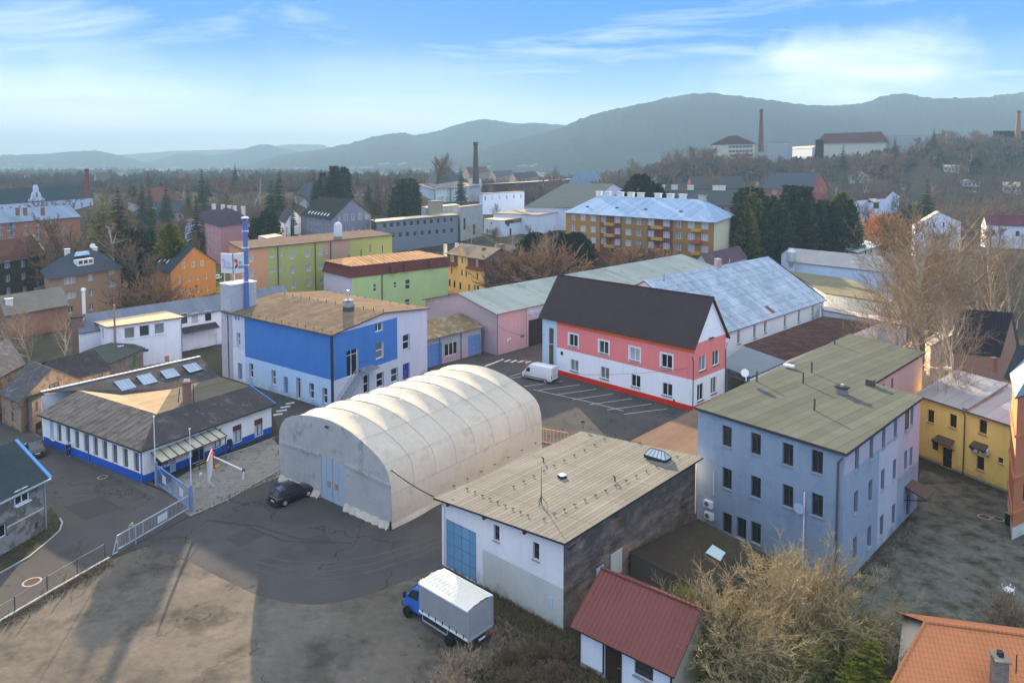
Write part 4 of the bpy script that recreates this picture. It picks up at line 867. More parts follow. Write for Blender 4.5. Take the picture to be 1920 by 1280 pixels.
bb.win(0, [(450, 696)], 1.1, 2.5, 'door', fm=bluep, gm=bluedoor, name='door'); bb.win(0, [(536, 722)], .95, 2.5, 'door', fm=bluep, gm=bluedoor, name='door'); bb.win(0, [(560, 728)], 1.1, 3.0, 't2', name='glazed_door')
bb.win(1, [(661, 680, 2.3, 3.7)], 2.3, 3.7, 't2'); bb.win(1, [(712, 657), (762, 641)], 1.7, 2.3, 'h2', **sl); bb.win(1, [(711, 614, 1.7, 1.1)], 1.7, 1.1, 'w2')
bb.win(1, [(713, 712), (740, 703)], 1.6, 2.1, 'h2', **sl); bb.win(1, [(687, 720)], 1.2, 2.6, 'h2'); bb.win(1, [(762, 696)], 1.7, 2.5, 'gate', fm=bluep, gm=mat('door_ultramarine', (.05, .07, .3), .6), name='door')
bb.roof_gable(bronzeroof, 11.45, 0, .45, .35, .2, gutterm); bb.walls()
mb = bb.part(0); mb.bar(bb.pt(0, l0-.0, .1, .1), bb.pt(0, l0, 10.2, .1), .3, dark); bb.add(mb, 'downpipe')
mb = bb.part(0); mb.bar(bb.pt(0, 1.0, .1, .1), bb.pt(0, 1.0, 9.9, .1), .14, gutterm); bb.add(mb, 'downpipe')
S = bb.slope
for i in range(26):       # snow guards along eave and ridge
    if i < 14: a, b, t = S[0], S[1], (i+.7)/14; p = a.lerp(b, t)+(S[3]-S[0]).normalized()*.3
    else: a, b, t = S[3], S[2], (i-13)/12; p = a.lerp(b, t)
    mb = MB(p); mb.bar(p, p+Vector((0, 0, .35 if i > 13 else .2)), .09, dark); o = mb.build('snow_guard'); o.parent = bb.e; o.location = p-bb.org
for i in range(12):
    t = (i+.5)/12; a, b = bb.pt(1, 19.5, 10.6, -.2), bb.pt(2, bb.fr(2)[3], 10.6, .2); p = a.lerp(b, t); mb = MB(p); mb.bar(p, p+Vector((0, 0, .2)), .09, dark); o = mb.build('snow_guard'); o.parent = bb.e; o.location = p-bb.org
p = at_d(653, 578, 106); p = Vector((p.x, p.y, 11.3)); an = math.atan2(d1.y, d1.x)
mb = bb.part(0); mb.box(p+Vector((0, 0, .7)), (1.15, 1.0, 1.7), mat('chimney_cement', (.33, .34, .36), .9, amp=.2), an); mb.box(p+Vector((0, 0, .35)), (1.22, 1.08, .8), gutterm, an); mb.box(p+Vector((0, 0, 1.75)), (1.35, 1.2, .1), MATS['chimney_cement'], an); c = bb.add(mb, 'chimney')
mb = bb.part(0); mb.tube([p+Vector((0, 0, 1.8)), p+Vector((0, 0, 3.2))], .13, steel, 8); mb.build('flue', c)
# entrance stair with landing canopy
mb = bb.part(0); u = bb.uz(1, 675, 700)[0]; a0, a1 = bb.pt(1, u-1.4, zc_+.4, 0), bb.pt(1, u+2.6, zc_+.4, 0); mb.slab([bb.pt(1, u-.4, zc_+.1, 1.5), bb.pt(1, u+2.6, zc_+.1, 1.5), a1, bb.pt(1, u-.4, zc_+.4, 0)], .08, greysheet, steel); bb.add(mb, 'porch_roof')
mb = bb.part(0)
for o_ in (.2, 1.3):
    mb.bar(bb.pt(1, u-.5, zc_-.1, o_), bb.pt(1, u-4.6, .6, o_), .08, steel, .22); mb.bar(bb.pt(1, u-.5, zc_+.9, o_), bb.pt(1, u-4.6, 1.6, o_), .05, steel)
    for k in range(7): t = k/6; q = bb.pt(1, u-.5-4.1*t, zc_-.1-3.5*t, o_) if False else bb.pt(1, u-.5-4.1*t, (zc_-.1)*(1-t)+.6*t, o_); mb.bar(q, q+Vector((0, 0, 1.0)), .04, steel)
for k in range(15): t = (k+.5)/15; q0 = bb.pt(1, u-.5-4.1*t, (zc_-.1)*(1-t)+.6*t, .2); q1 = bb.pt(1, u-.5-4.1*t, (zc_-.1)*(1-t)+.6*t, 1.3); mb.bar(q0, q1, .26, steel, .04)
bb.add(mb, 'outside_stair')
# tower
A3 = A.to_3d(); d13, d23 = d1.to_3d(), Vector((-d1.y, d1.x, 0))
concw = mat('tower_render', (.42, .42, .46), .92, amp=.16, sc=.7, fine=4, col2=(.36, .33, .33), thr=.6)
def tw(a, b, z): return A3+d13*a+d23*b+Vector((0, 0, z))
mb = bb.part(0); a0, a1, b0, b1, zt = -.9, 2.0, -.06, 4.3, 14.6
for f in ([tw(a0, b0, 0), tw(a1, b0, 0), tw(a1, b0, zt), tw(a0, b0, zt)], [tw(a1, b0, 9.8), tw(a1, b1, 9.8), tw(a1, b1, zt), tw(a1, b0, zt)], [tw(a1, b1, 0), tw(a0, b1, 0), tw(a0, b1, zt), tw(a1, b1, zt)], [tw(a0, b1, 0), tw(a0, b0, 0), tw(a0, b0, zt), tw(a0, b1, zt)]): mb.face(f, concw)
mb.slab([tw(a0-.1, b0-.1, zt+.18), tw(a1+.1, b0-.1, zt+.18), tw(a1+.1, b1+.1, zt+.18), tw(a0-.1, b1+.1, zt+.18)], .2, plas_w); tow = bb.add(mb, 'tower')
mb = bb.part(0)
for k in range(4): mb.bar(tw(a0+.2, b0+.4+k, zt+.2), tw(a1-.2, b0+.4+k, zt+.45), .1, steel)
for q in ((a0+.3, .5), (a1-.3, .5), (a1-.3, 2.2), (a0+.3, 2.2)): mb.bar(tw(*q, zt+.1), tw(*q, zt+1.6), .09, steel)
mb.build('sign_frame', tow)
# advertising box on the tower
sgm = mat('sign_white', (.6, .62, .66), .5, amp=.04)
sgE = thing('advertising_box', 'white angled sign box with red wing emblem and small dark lettering on the rooftop tower', 'sign', tw(1.4, .3, zt+1.4))
K_ = tw(1.75, -.1, 0); kp = P(437, 515, 0)
sb_ = at_d(437, 513, K_.y); st_ = at_d(437, 476, K_.y); SB, STp = sb_.z, st_.z
K0 = Vector((sb_.x, K_.y, 0)); Lf = Vector((at_d(414, 500, K_.y+.9).x, K_.y+.9, 0)); Rf = Vector((at_d(458, 500, K_.y+1.3).x, K_.y+1.3, 0))
mb = MB(sgE.location)
for a, b in ((Lf, K0), (K0, Rf)):
    dv = (b-a).normalized(); nn = Vector((-dv.y, dv.x, 0)); c = (a+b)/2+nn*.06; mb.box(c+Vector((0, 0, (SB+STp)/2)), ((b-a).length-.04, .1, STp-SB), sgm, math.atan2(dv.y, dv.x))
mb.box(K0+Vector((0, .08, (SB+STp)/2)), (.12, .12, STp-SB), dark); mb.build('panel', sgE)
def emblem(a, b, colA, colB, colT, x0, side):
    dv = (b-a).normalized(); Lw = (b-a).length; nn = Vector((dv.y, -dv.x, 0))*.02; hz = STp-SB
    def q(u, v): return a+dv*(u*Lw)+Vector((0, 0, SB+v*hz))+nn
    mb = MB(sgE.location)
    mb.face([q(x0, .70), q(x0+.06, .74), q(x0+.16, .75), q(x0+.27, .71), q(x0+.33, .62), q(x0+.31, .54), q(x0+.24, .50), q(x0+.12, .52), q(x0+.03, .60)][::-1], colA)
    mb.face([q(x0+.24, .495), q(x0+.32, .50), q(x0+.34, .40), q(x0+.28, .31), q(x0+.16, .25), q(x0+.03, .24), q(x0+.08, .36)][::-1], colB); mb.build('emblem', sgE)
    for txt, u, v, s in (('25', x0+.40, .46, .62), ('sklo', x0+.34, .24, .72)):
        cu = bpy.data.curves.new('lettering', 'FONT'); cu.body = txt; cu.size = s; cu.extrude = .01
        me = bpy.data.meshes.new_from_object(bpy.data.objects.new('t', cu)); me.name = 'lettering'; me.materials.clear(); me.materials.append(colT); o = link('lettering', me, sgE, q(u, v)-sgE.location+nn); o.rotation_euler = (R(90), 0, math.atan2(dv.y, dv.x)); o.scale = (Lw/2.2, 1, 1)
emblem(K0, Rf, mat('mark_red', (.55, .09, .04), .6), mat('mark_crimson', (.42, .02, .03), .6), mat('mark_ink', (.05, .05, .07), .6), .1, 1)
emblem(Lf, K0, mat('mark_faded', (.47, .42, .55), .6), mat('mark_faded2', (.45, .4, .53), .6), mat('mark_faded3', (.42, .45, .52), .6), .1, 0)
# tall blue flue
p = tw(a1+.6, 2.6, 0); zb_ = 10; fx = at_d(460.5, 470, p.y); mb = MB((fx.x, p.y, 10)); zt2 = at_d(460, 413, p.y).z
mb.tube([(fx.x, p.y, 10), (fx.x, p.y, zt2)], .36, bluep, 14); fl = mb.build('blue_flue'); tag(fl, 'tall bright blue steel chimney pipe standing behind the rooftop sign', 'chimney')
mb = MB(fl.location)
o_ = Vector((fx.x, p.y, 0))
for zz in (14.9, 17.5, 20.2, 22.8): mb.tube([o_+Vector((0, 0, zz)), o_+Vector((0, 0, zz+.12))], .4, white, 14); mb.box(o_+Vector((.44, 0, zz)), (.15, .15, .2), white); mb.box(o_+Vector((-.44, 0, zz)), (.15, .15, .2), white)
mb.build('clamp', fl); mb = MB(fl.location); mb.tube([(fx.x, p.y, zt2), (fx.x, p.y, zt2+.35)], .3, dark, 12); mb.tube([(fx.x, p.y, zt2+.3), (fx.x, p.y, zt2+.5), (fx.x, p.y, zt2+.62)], [.62, .5, .1], white, 12); mb.build('cowl', fl)
# MB.build subtracts the origin only from the vertices, so the flue itself stays at the world origin
# small wing west of the tower
wp = [P(404, 655).xy, P(424, 690).xy+Vector((-.3, .5)), A+Vector((-.3, .6))+d2*8, P(404, 655).xy+d2*6]
wz = Bld('side_wing', 'narrow two-storey grey wing joined to the west end of the blue building', 'wing', [A+d2*2-d1*3.4, A+d2*2-d1*.95, A+d2*9-d1*.95, A+d2*9-d1*3.4], 9.2, lightwall, deep=.12)
wz.win(0, [(417, 612, .8, 2.2)], .8, 2.2, 'h2'); wz.win(0, [(417, 662, .7, .9)], .7, .9, 'w1'); wz.walls(); wz.roof_flat(bronzeroof, .2, .3, bluep)
# ================================================================ WHITE OFFICE with blue plinth
offwhite = mat('plaster_office', (.8, .78, .75), .88, amp=.06, sc=.3, fine=3); plinthb = mat('plinth_blue', (.03, .1, .42), .75, amp=.14, sc=.8)
feltdark = mat('felt_dark', (.065, .058, .058), .88, 'seam', 1.1, 0, lw=.06, line=.8, amp=.25, sc=.4, fine=5, col2=(.1, .092, .09), thr=.6)
feltbrown = mat('felt_brown', (.17, .14, .115), .85, 'seam', 1.0, 0, lw=.16, line=.62, amp=.3, sc=.4, bump=.7, col2=(.12, .1, .09), thr=.55)
feltsunlit = mat('felt_tan_sunlit', (.31, .23, .15), .85, 'seam', 1.2, 0, lw=.05, line=.85, amp=.15, sc=.3)  # tan brightened to stand for sunlight on part of the inner roof
ez = 3.55
oA, oB, oC = P(82, 832).xy, P(269, 906).xy, P(510, 812).xy; dA = (oB-oA).normalized(); dC = Vector((-dA.y, dA.x)); oC = oB+dC*(oC-oB).length
w_ = 4.3; J = oB-dA*w_+dC*w_; R1 = oA+dA*.0+dC*w_; R2 = oC-dA*w_
K2 = P(375, 669, 5.4); K1 = P(411, 706, 4.5); W1 = P(77, 737, 5.3)
back = [oA+dA*.0, oB, oC, oC-dA*3.2, K1.xy, K2.xy, W1.xy]
of = Bld('gatehouse_office', 'single-storey white office with blue plinth and dark felt roofs at the entrance gate', 'office', [oA, oB, oC, R2.copy(), Vector((K1.x, K1.y)), Vector((K2.x, K2.y)), Vector((W1.x, W1.y))], [ez, ez, ez, ez+.4, 4.2, 5.0, 4.9], offwhite, deep=.22)
of.zone(0, -1, 99, -1, .95, plinthb); of.zone(1, -1, 99, -1, .85, plinthb); of.zone(2, -1, 99, -1, .85, plinthb)
of.win(0, [(111, 811.5), (127.5, 813), (144, 824), (161, 830.5), (179, 837), (196.5, 843.5), (215, 851), (235, 858.5), (255.5, 866)], .95, 2.1, 't2', fm=frame_n, gm=GL[2], sill=None)
of.win(0, [(97, 805)], .9, 2.6, 'door', fm=white, gm=mat('door_pale', (.45, .55, .62), .6), name='door')
of.win(1, [(406, 823), (445, 813), (485, 801)], 1.25, 2.1, 'w2', fm=frame_n, gm=mat('glass_blind', (.5, .52, .55), .4, bump=0), sill=None)
of.win(1, [(310, 862)], 2.3, 1.1, 'shop', fm=frame_n, gm=GL[0]); of.win(1, [(372, 855)], 1.5, 2.6, 'door', fm=frame_n, gm=mat('opening_dark', (.03, .03, .03), .8), name='door'); of.win(1, [(324, 870)], .7, 1.9, 'door', fm=white, gm=MATS['door_pale'], name='door')
of.walls()
# roller blinds above the three windows
for x, y in ((406, 823), (445, 813), (485, 801)):
    u, z = of.uz(1, x, y); mb = of.part(0); mb.box(of.pt(1, u, z+.72, -.1), (1.2, .1, .62), mat('blind_brown', (.13, .05, .03), .7), math.atan2(dC.y, dC.x)); of.add(mb, 'roller_blind')
oh = .45
def z3(p, z): return Vector((p.x, p.y, z))
Ae, Be, Ce = z3(oA-dA*.3-dC*oh, ez), z3(oB+dA*oh-dC*oh, ez), z3(oC+dA*oh+dC*.3, ez)
Jz, R1z, R2z = z3(J, 5.15), z3(oA-dA*.3+dC*w_, 5.15), z3(oC-dA*w_+dC*.3, 5.05)
def rf(pts, m, name='roof', th=.12, edge=gutterm, axis=dA):
    mb = MB(of.org, axis.to_3d()); mb.slab([p+Vector((0, 0, th)) for p in pts], th, m, edge); return of.add(mb, name)
rf([Ae, Be, Jz, R1z], feltbrown); rf([Be, Ce, R2z, Jz], feltdark)
Kz = z3(K1.xy, 4.35); K2z = z3(K2.xy, 5.3); W1z = z3(W1.xy, 5.3)
mid = P(228, 742, 4.45); mid2 = P(322, 731, 4.4)
rf([R1z, Jz, mid], feltsunlit); felt_shadow = mat('felt_shadow', (.13, .11, .08), .88, 'seam', 1.1, 0, lw=.05, line=.85, amp=.2); rf([mid, Jz, mid2], feltsunlit); rf([Jz, R2z, Kz, mid2], felt_shadow)  # darker felt stands for the shadow over the rest of the inner roof
rf([R1z, mid, mid2, Kz, K2z, W1z], feltdark, axis=(K2.xy-W1.xy))
mb = of.part(0); mb.bar(W1z+Vector((0, 0, .2)), K2z+Vector((0, 0, .2)), .35, white, .1); of.add(mb, 'coping')
mb = of.part(0); mb.bar(Ce+Vector((0, 0, .15)), R2z+Vector((0, 0, .15)), .16, bluep, .2); of.add(mb, 'verge_flashing')
mb = of.part(0); mb.bar(Be-Vector((0, 0, -.02)), Ce, .12, dark); mb.bar(Ae, Be, .12, dark); of.add(mb, 'gutter')
for i, x in ((0, 168), (0, 266)): mb = of.part(0); u = of.uz(i, x, 870)[0]; mb.tube([of.pt(i, u, .1, .08), of.pt(i, u, 3.2, .08), of.pt(i, u, 3.45, .4)], .06, bluep, 6); of.add(mb, 'downpipe')
# skylights
skg = mat('skylight_glass', (.22, .29, .38), .6, 'seam', .42, .9, lw=.035, line=.35, amp=.15, spec=.2)
for c in (((213, 719.5), (241, 713.5), (256, 730), (229, 737.5)), ((255, 709.5), (282, 703.5), (297, 719.5), (270, 726.5)), ((299.5, 699.5), (325, 694), (339, 708), (312, 714.5)), ((341.5, 689), (367, 683.5), (381, 696), (356, 703))):
    q = [on_plane(x, y, mid, Kz, W1z)+Vector((0, 0, .32)) for x, y in c]; mb = MB(of.org, (q[1]-q[0])); mb.slab(q, .26, skg, dark); of.add(mb, 'skylight')
for x, y in ((291, 740), (315, 748)):
    p = on_plane(x, y, R1z, Jz, mid); mb = of.part(0); mb.box(p+Vector((0, 0, .25)), (1.3, .8, .22), dark, .7); mb.box(p+Vector((0, 0, .38)), (1.15, .7, .06), white, .7); of.add(mb, 'roof_hatch')
p = on_plane(351, 757, Jz, R2z, mid); mb = MB(of.org); mb.box(p+Vector((0, 0, 1.1)), (.85, .95, 2.9), brickm, .55); mb.box(p+Vector((0, 0, 2.6)), (1.05, 1.15, .14), brickm, .55); c = of.add(mb, 'brick_chimney')
mb = MB(of.org)
for k in range(3): mb.tube([p+Vector((-.25+.25*k, 0, 2.65)), p+Vector((-.25+.25*k, .1, 3.0))], .11, mat('pot_white', (.6, .58, .55), .7), 8)
mb.build('chimney_pot', c); mb = MB(of.org); mb.tube([p+Vector((.9, -.3, .3)), p+Vector((.9, -.3, 2.4))], .05, dark, 6); mb.tube([p+Vector((-.9, -.3, .3)), p+Vector((-.7, -.3, 1.9))], .05, dark, 6); of.add(mb, 'vent_pipe')
p = on_plane(313, 677, R1z, Kz, W1z); mb = of.part(0); mb.box(p+Vector((0, 0, .4)), (.6, .5, .9), brickm, .5); of.add(mb, 'chimney')
# glazed canopy over the counter
cn_ = of; mb = of.part(0); ua, ub = of.uz(1, 282, 850)[0], of.uz(1, 403, 820)[0]
bf = mat('canopy_brown', (.12, .07, .045), .7); aw = mat('awning_film', (.34, .33, .26), .4, amp=.25, sc=1)
a0, a1, b1, b0 = of.pt(1, ua, 3.0, .05), of.pt(1, ub, 3.2, .05), of.pt(1, ub+.2, 2.55, 1.9), of.pt(1, ua, 2.3, 1.9)
mb.slab([b0, b1, a1, a0], .03, aw); 
for k in range(9): mb.bar(a0.lerp(a1, k/8)+Vector((0, 0, .04)), b0.lerp(b1, k/8)+Vector((0, 0, .04)), .07, bf)
mb.bar(b0, b1, .1, bf); mb.bar(b0-Vector((0, 0, .18)), b1-Vector((0, 0, .18)), .05, bf); cpo = of.add(mb, 'canopy')
mb = of.part(0)
for t in (.02, .55, .97): q = b0.lerp(b1, t); mb.bar(Vector((q.x, q.y, 0)), q, .09, plinthb)
mb.build('canopy_post', cpo)
mb = MB(P(431, 846, 0)); q = P(431, 846, 0); mb.box(q+Vector((0, 0, 1.0)), (.45, .35, .8), dark, .8); mb.bar(q, q+Vector((0, 0, .6)), .08, dark); mb.box(q+Vector((.02, -.2, .75)), (.25, .02, .3), white, .8); o = mb.build('letter_box'); o.location = q; tag(o, 'dark letter box on a stand against the white office wall', 'letter box')
# low rail along the east wall
rail = thing('low_rail', 'thin grey metal rail along the blue plinth of the white office', 'railing', P(430, 858, 0))
mb = MB(rail.location)
pr = [P(400, 872, 0), P(440, 858, 0), P(470, 848, 0), P(495, 838, 0), P(515, 830, 0)]
for a, b in zip(pr, pr[1:]): mb.bar(a+Vector((0, 0, .7)), b+Vector((0, 0, .7)), .05, steel)
mb.build('handrail', rail)
for a in pr: mb = MB(rail.location); mb.bar(a, a+Vector((0, 0, .7)), .05, steel); mb.build('post', rail)
# ================================================================ GATE, FLAGPOLES, SIGN, BARRIER
def pole(px, pyb, pyt, lab, r=.05):
    b = P(px, pyb, 0); r_ = ray(px, pyt); zt = H+r_.z*(b.y/r_.y); mb = MB(b); mb.tube([b, Vector((b.x, b.y, zt))], [r*1.4, r*.8], white, 8); mb.box(Vector((b.x, b.y, zt+.06)), (.14, .14, .14), white); o = mb.build('flagpole'); o.location = b; tag(o, lab, 'flagpole')
pole(292, 909, 782, 'bare white flagpole at the blue corner of the office, hinge side of the gate', .045); pole(359, 939, 805, 'bare white flagpole between the blue gate and the white signboard', .045)
gateb = mat('gate_steel_blue', (.16, .24, .42), .5, amp=.1)
def gateleaf(name, lab, a, b, zb, zt, m, nv=2, signs=(), cat='gate', mesh=True):
    e = thing(name, lab, cat, a); d = (b-a).normalized(); L_ = (b-a).length; mb = MB(a)
    def q(u, z): return a+d*u+Vector((0, 0, z))
    for z in (zb, zt): mb.bar(q(0, z), q(L_, z), .09, m)
    for k in range(nv+1): mb.bar(q(L_*k/nv, zb), q(L_*k/nv, zt), .08, m)
    mb.build('frame', e); mb = MB(a)
    n = int(L_/.16)
    for k in range(1, n): mb.bar(q(L_*k/n, zb), q(L_*k/n, zt), .018, m)
    mb.build('infill_bar', e)
    if mesh:
        mb = MB(a)
        for k in range(nv): mb.bar(q(L_*(k+.05)/nv, zt-.05), q(L_*(k+.95)/nv, zb+.05), .05, m)
        mb.build('brace', e)
    for (u, w, h, mm) in signs:
        mb = MB(a); an = math.atan2(d.y, d.x); mb.box(q(L_*u, (zb+zt)/2)+Vector((d.y, -d.x, 0))*.06, (w, .03, h), mm, an); s_ = mb.build('notice', e)
    return e
nw = mat('notice_white', (.6, .6, .62), .5, amp=.06); nwp = mat('notice_print', (.6, .56, .56), .5, 'brick', .3, .14, col2=(.62, .6, .6), amp=.3)
gA_, gB_ = P(295, 909), P(356, 955)
gateleaf('swing_gate', 'blue steel swing gate with two white notices beside the office', gA_, gB_, .2, 2.1, gateb, 2, ((.25, .85, .8, nwp), (.78, .8, .8, nw)))
for p, lab in ((P(294, 910), 'blue gate post at the office corner'), (P(359, 957), 'blue gate post where swing gate and sliding gate meet')):
    mb = MB(p); mb.bar(p, p+Vector((0, 0, 2.5)), .2, gateb); o = mb.build('gate_post'); o.location = p; tag(o, lab, 'gate post')
sA, sB = P(221, 1036), P(354, 958)
gateleaf('sliding_gate', 'long grey galvanised sliding gate with one white notice across the entrance', sA, sB, .3, 1.5, steel, 3, ((.6, 1.1, .65, nw),), mesh=False)
mb = MB(sA); bk = P(212, 1041); mb.bar(bk+Vector((0, 0, .1)), sA+Vector((0, 0, 1.5)), .08, steel); mb.bar(bk+Vector((0, 0, .1)), sA+Vector((0, 0, .1)), .08, steel); s_ = link('brace', None); bpy.data.objects.remove(s_)
o = mb.build('gate_stay'); o.location = sA; tag(o, 'slanted galvanised stay at the end of the sliding gate', 'gate stay')
tp = P(249, 1020); mb = MB(tp); 
for k in (-.25, .25): mb.bar(tp+Vector((k, 0, 0)), tp+Vector((k, 0, 1.7)), .08, steel)
mb.bar(tp+Vector((-.25, 0, 1.7)), tp+Vector((.25, 0, 1.7)), .08, steel); o = mb.build('guide_post'); o.location = tp; mb2 = MB(tp); mb2.box(tp+Vector((0, 0, 1.85)), (.16, .16, .18), mat('lamp_yellow', (.7, .4, .02), .5)); l_ = mb2.build('warning_lamp', o); tag(o, 'guide post of the sliding gate with small yellow warning lamp', 'gate post')
g2, g3 = P(356, 957), P(362, 985)
# ramp-side galvanised frame
for k, (x0, y0, x1, y1) in enumerate(((356, 960, 366, 925),)): pass
# fence posts with wire beside the road
fe = thing('wire_fence', 'low wire fence on thin posts along the kerb of the forecourt', 'fence', P(150, 1070))
fp = [P(x, y) for x, y in ((-60, 1205), (28, 1148), (89, 1108), (145, 1075), (197, 1045))]
for a in fp: mb = MB(fe.location); mb.bar(a, a+Vector((0, 0, 1.25)), .06, gutterm); mb.build('post', fe)
mb = MB(fe.location)
for a, b in zip(fp, fp[1:]):
    for z in (1.2,): mb.bar(a+Vector((0, 0, z)), b+Vector((0, 0, z)), .012, steel)
mb.build('wire', fe)
# signboard with two props
sg = thing('signboard', 'white framed board seen edge on, held by two slanted props in the yard', 'signboard', P(391, 948))
a, b = P(390, 948), P(398, 924); d = (b-a).normalized(); mb = MB(a)
mb.slab([a+Vector((0, 0, 4.2)), b+Vector((0, 0, 4.3)), b+Vector((0, 0, 2.0)), a+Vector((0, 0, 2.0))], .0, nw) if False else None
nn = Vector((d.y, -d.x, 0)); 
mb.box((a+b)/2+Vector((0, 0, 3.3)), ((b-a).length+.3, .08, 2.3), mat('board_back', (.42, .5, .58), .5, 'seam', .5, .55, lw=.05, line=.7), math.atan2(d.y, d.x)); mb.build('board', sg)
mb = MB(a); mb.box((a+b)/2+Vector((0, 0, 4.48)), ((b-a).length+.36, .12, .08), mat('board_edge', (.55, .25, .15), .6), math.atan2(d.y, d.x)); mb.build('top_rail', sg)
for q in (a, b): mb = MB(sg.location); mb.bar(q, q+Vector((0, 0, 4.4)), .09, steel); mb.build('post', sg)
for q, e_ in ((a, P(429, 941)), (b, P(440, 918))): mb = MB(sg.location); mb.bar(q+Vector((0, 0, 2.6)), e_, .06, steel); mb.build('prop', sg)
# barrier
bp = P(399, 880); br_ = thing('barrier', 'raised-arm vehicle barrier with red housing and white boom in the yard', 'barrier', bp)
mb = MB(bp); mb.box(bp+Vector((0, 0, .55)), (.3, .35, 1.1), mat('barrier_red', (.6, .05, .02), .5), .8); mb.box(bp+Vector((0, 0, 1.5)), (.28, .4, .9), MATS['barrier_red'], .8); mb.build('housing', br_)
q0, q1 = bp+Vector((0, 0, 1.5)), P(457, 898)+Vector((0, 0, .95)); mb = MB(bp); mb.bar(q0, q1, .1, white); mb.build('boom', br_); mb = MB(bp); qq = P(456, 899); mb.bar(Vector((qq.x, qq.y, 0)), q1, .1, white); mb.box(q1+Vector((0, 0, .05)), (.3, .2, .2), gutterm); mb.build('boom_rest', br_)
mp_ = P(377, 915); mb = MB(mp_); mb.tube([mp_, mp_+Vector((0, 0, 1.4))], .04, steel, 6); mb.box(mp_+Vector((0, 0, 1.5)), (.18, .12, .25), white); o = mb.build('marker_post'); o.location = mp_; tag(o, 'thin grey marker post on the slabs beside the flagpole', 'post')
mb = MB(P(987, 688)); q = P(987, 688); mb.tube([q, q+Vector((0, 0, 1.2))], .11, mat('bollard_orange', (.55, .2, .05), .6), 8); o = mb.build('bollard'); o.location = q; tag(o, 'small orange and white bollard behind the white van', 'bollard')
mb = MB(q); mb.tube([q+Vector((0, 0, .6)), q+Vector((0, 0, 1.0))], .118, white, 8); mb.build('reflector_band', o)
# striped orange barrier behind the tent
cr_ = thing('striped_barrier', 'faded orange slatted barrier behind the white tent', 'barrier', P(1030, 800)); a, b = P(1012, 828), P(1065, 838); d = (b-a).normalized()
pk = mat('faded_orange', (.45, .25, .18), .8, amp=.2); mb = MB(cr_.location); mb.bar(a+Vector((0, 0, 1.7)), b+Vector((0, 0, 1.7)), .07, pk); mb.bar(a+Vector((0, 0, .1)), b+Vector((0, 0, .1)), .07, pk); mb.build('rail', cr_)
for k in range(9): q = a.lerp(b, k/8); mb = MB(cr_.location); mb.bar(q, q+Vector((0, 0, 1.7)), .06, pk); mb.build('slat', cr_)

# ================================================================ LOWER WEST OLD HOUSE
peel = mat('plaster_peeling', (.27, .26, .24), .95, amp=.25, sc=.45, fine=3, col2=(.16, .14, .11), thr=.5, bump=.5)
tealroof = mat('roof_felt_teal', (.045, .06, .062), .85, 'courses', .3, .5, amp=.25, sc=.6)
cz_ = 4.75; c1 = P(88, 992).xy; e_ = (P(0, 1042).xy-c1).normalized(); nw_ = Vector((e_.y, -e_.x))*-1
if nw_.x > 0: nw_ = -nw_
ll = Bld('old_corner_house', 'old house with peeling grey plaster, dark green roof and sky-blue verge', 'house', [c1+e_*14+nw_*7, c1+e_*14, c1, c1+nw_*7], cz_, peel, deep=.18)
ll.win(1, [(39, 929)], 1.35, 1.25, 'w2', sill=white, gm=GL[3]); ll.win(1, [(4, 996)], .9, 1.1, 'w1', gm=GL[3]); ll.win(1, [(68, 985)], .4, .55, 'w1', fm=frame_b); ll.zone(1, -1, 99, 2.05, 2.2, plas_g)
ll.roof_gable(tealroof, 7.7, 1, .35, .3, .12, gutterm); ll.walls()
mb = ll.part(0); r1 = ll.ridge[1]-e_.to_3d()*.35; ev = ll.slope[1]-e_.to_3d()*.35+(ll.slope[1]-ll.slope[2]).normalized()*.35; mb.bar(r1+Vector((0, 0, .06)), ev+Vector((0, 0, .06)), .28, mat('verge_skyblue', (.15, .32, .6), .6), .1); ll.add(mb, 'verge_flashing')
mb = ll.part(0); mb.bar(ll.pt(1, .0, cz_-.1, .45), ll.pt(1, 14.2, cz_-.1, .45), .14, steel); ll.add(mb, 'gutter')
mb = ll.part(0); mb.tube([ll.pt(1, 13.85, .1, .1), ll.pt(1, 13.85, 4.4, .1)], .06, steel, 6); ll.add(mb, 'downpipe')

# ================================================================ OLD STONE HOUSES WEST
sandst = mat('plaster_ochre_worn', (.36, .25, .16), .95, amp=.25, sc=.5, fine=3, col2=(.22, .15, .11), thr=.55, bump=.5)
slate = mat('roof_slate_old', (.09, .085, .085), .85, 'courses', .3, .35, amp=.35, sc=.6, fine=4, col2=(.14, .135, .13), thr=.58)
slate2 = mat('roof_slate_dark', (.05, .045, .045), .88, 'courses', .3, .35, amp=.3, sc=.6, fine=4, col2=(.08, .075, .06), thr=.6)
def simple(name, lab, cat, A, B, C=None, z=3, roof='gable', rz=None, wm=None, rm=None, along=0, depth=None, oh=.3, off=.5, zb=None, wins=(), group=None, base=0.0, inset=None, edge=None, gm=None, nowalls=False, deep=.1):
    pts, z = quad(A, B, C, z, zb, depth, base); b = Bld(name, lab, cat, pts, z, wm, z0=base, group=group, deep=deep)
    for wv_ in wins:
        if wv_[0] == 'row': b.row(*wv_[1:])
        elif wv_[0] == 'zone': b.zone(*wv_[1:])
        else:
            i, l, w, h, st = wv_[:5]; k = wv_[5] if len(wv_) > 5 else {}; b.win(i, l, w, h, st, **k)
    if roof == 'gable': b.roof_gable(rm, rz, along, oh, oh*.7, edge=edge, off=off, gm=gm)
    elif roof == 'hip': b.roof_hip(rm, rz, oh, inset, along)
    else: b.roof_flat(rm, .2, oh, edge)
    if not nowalls: b.walls()
    return b
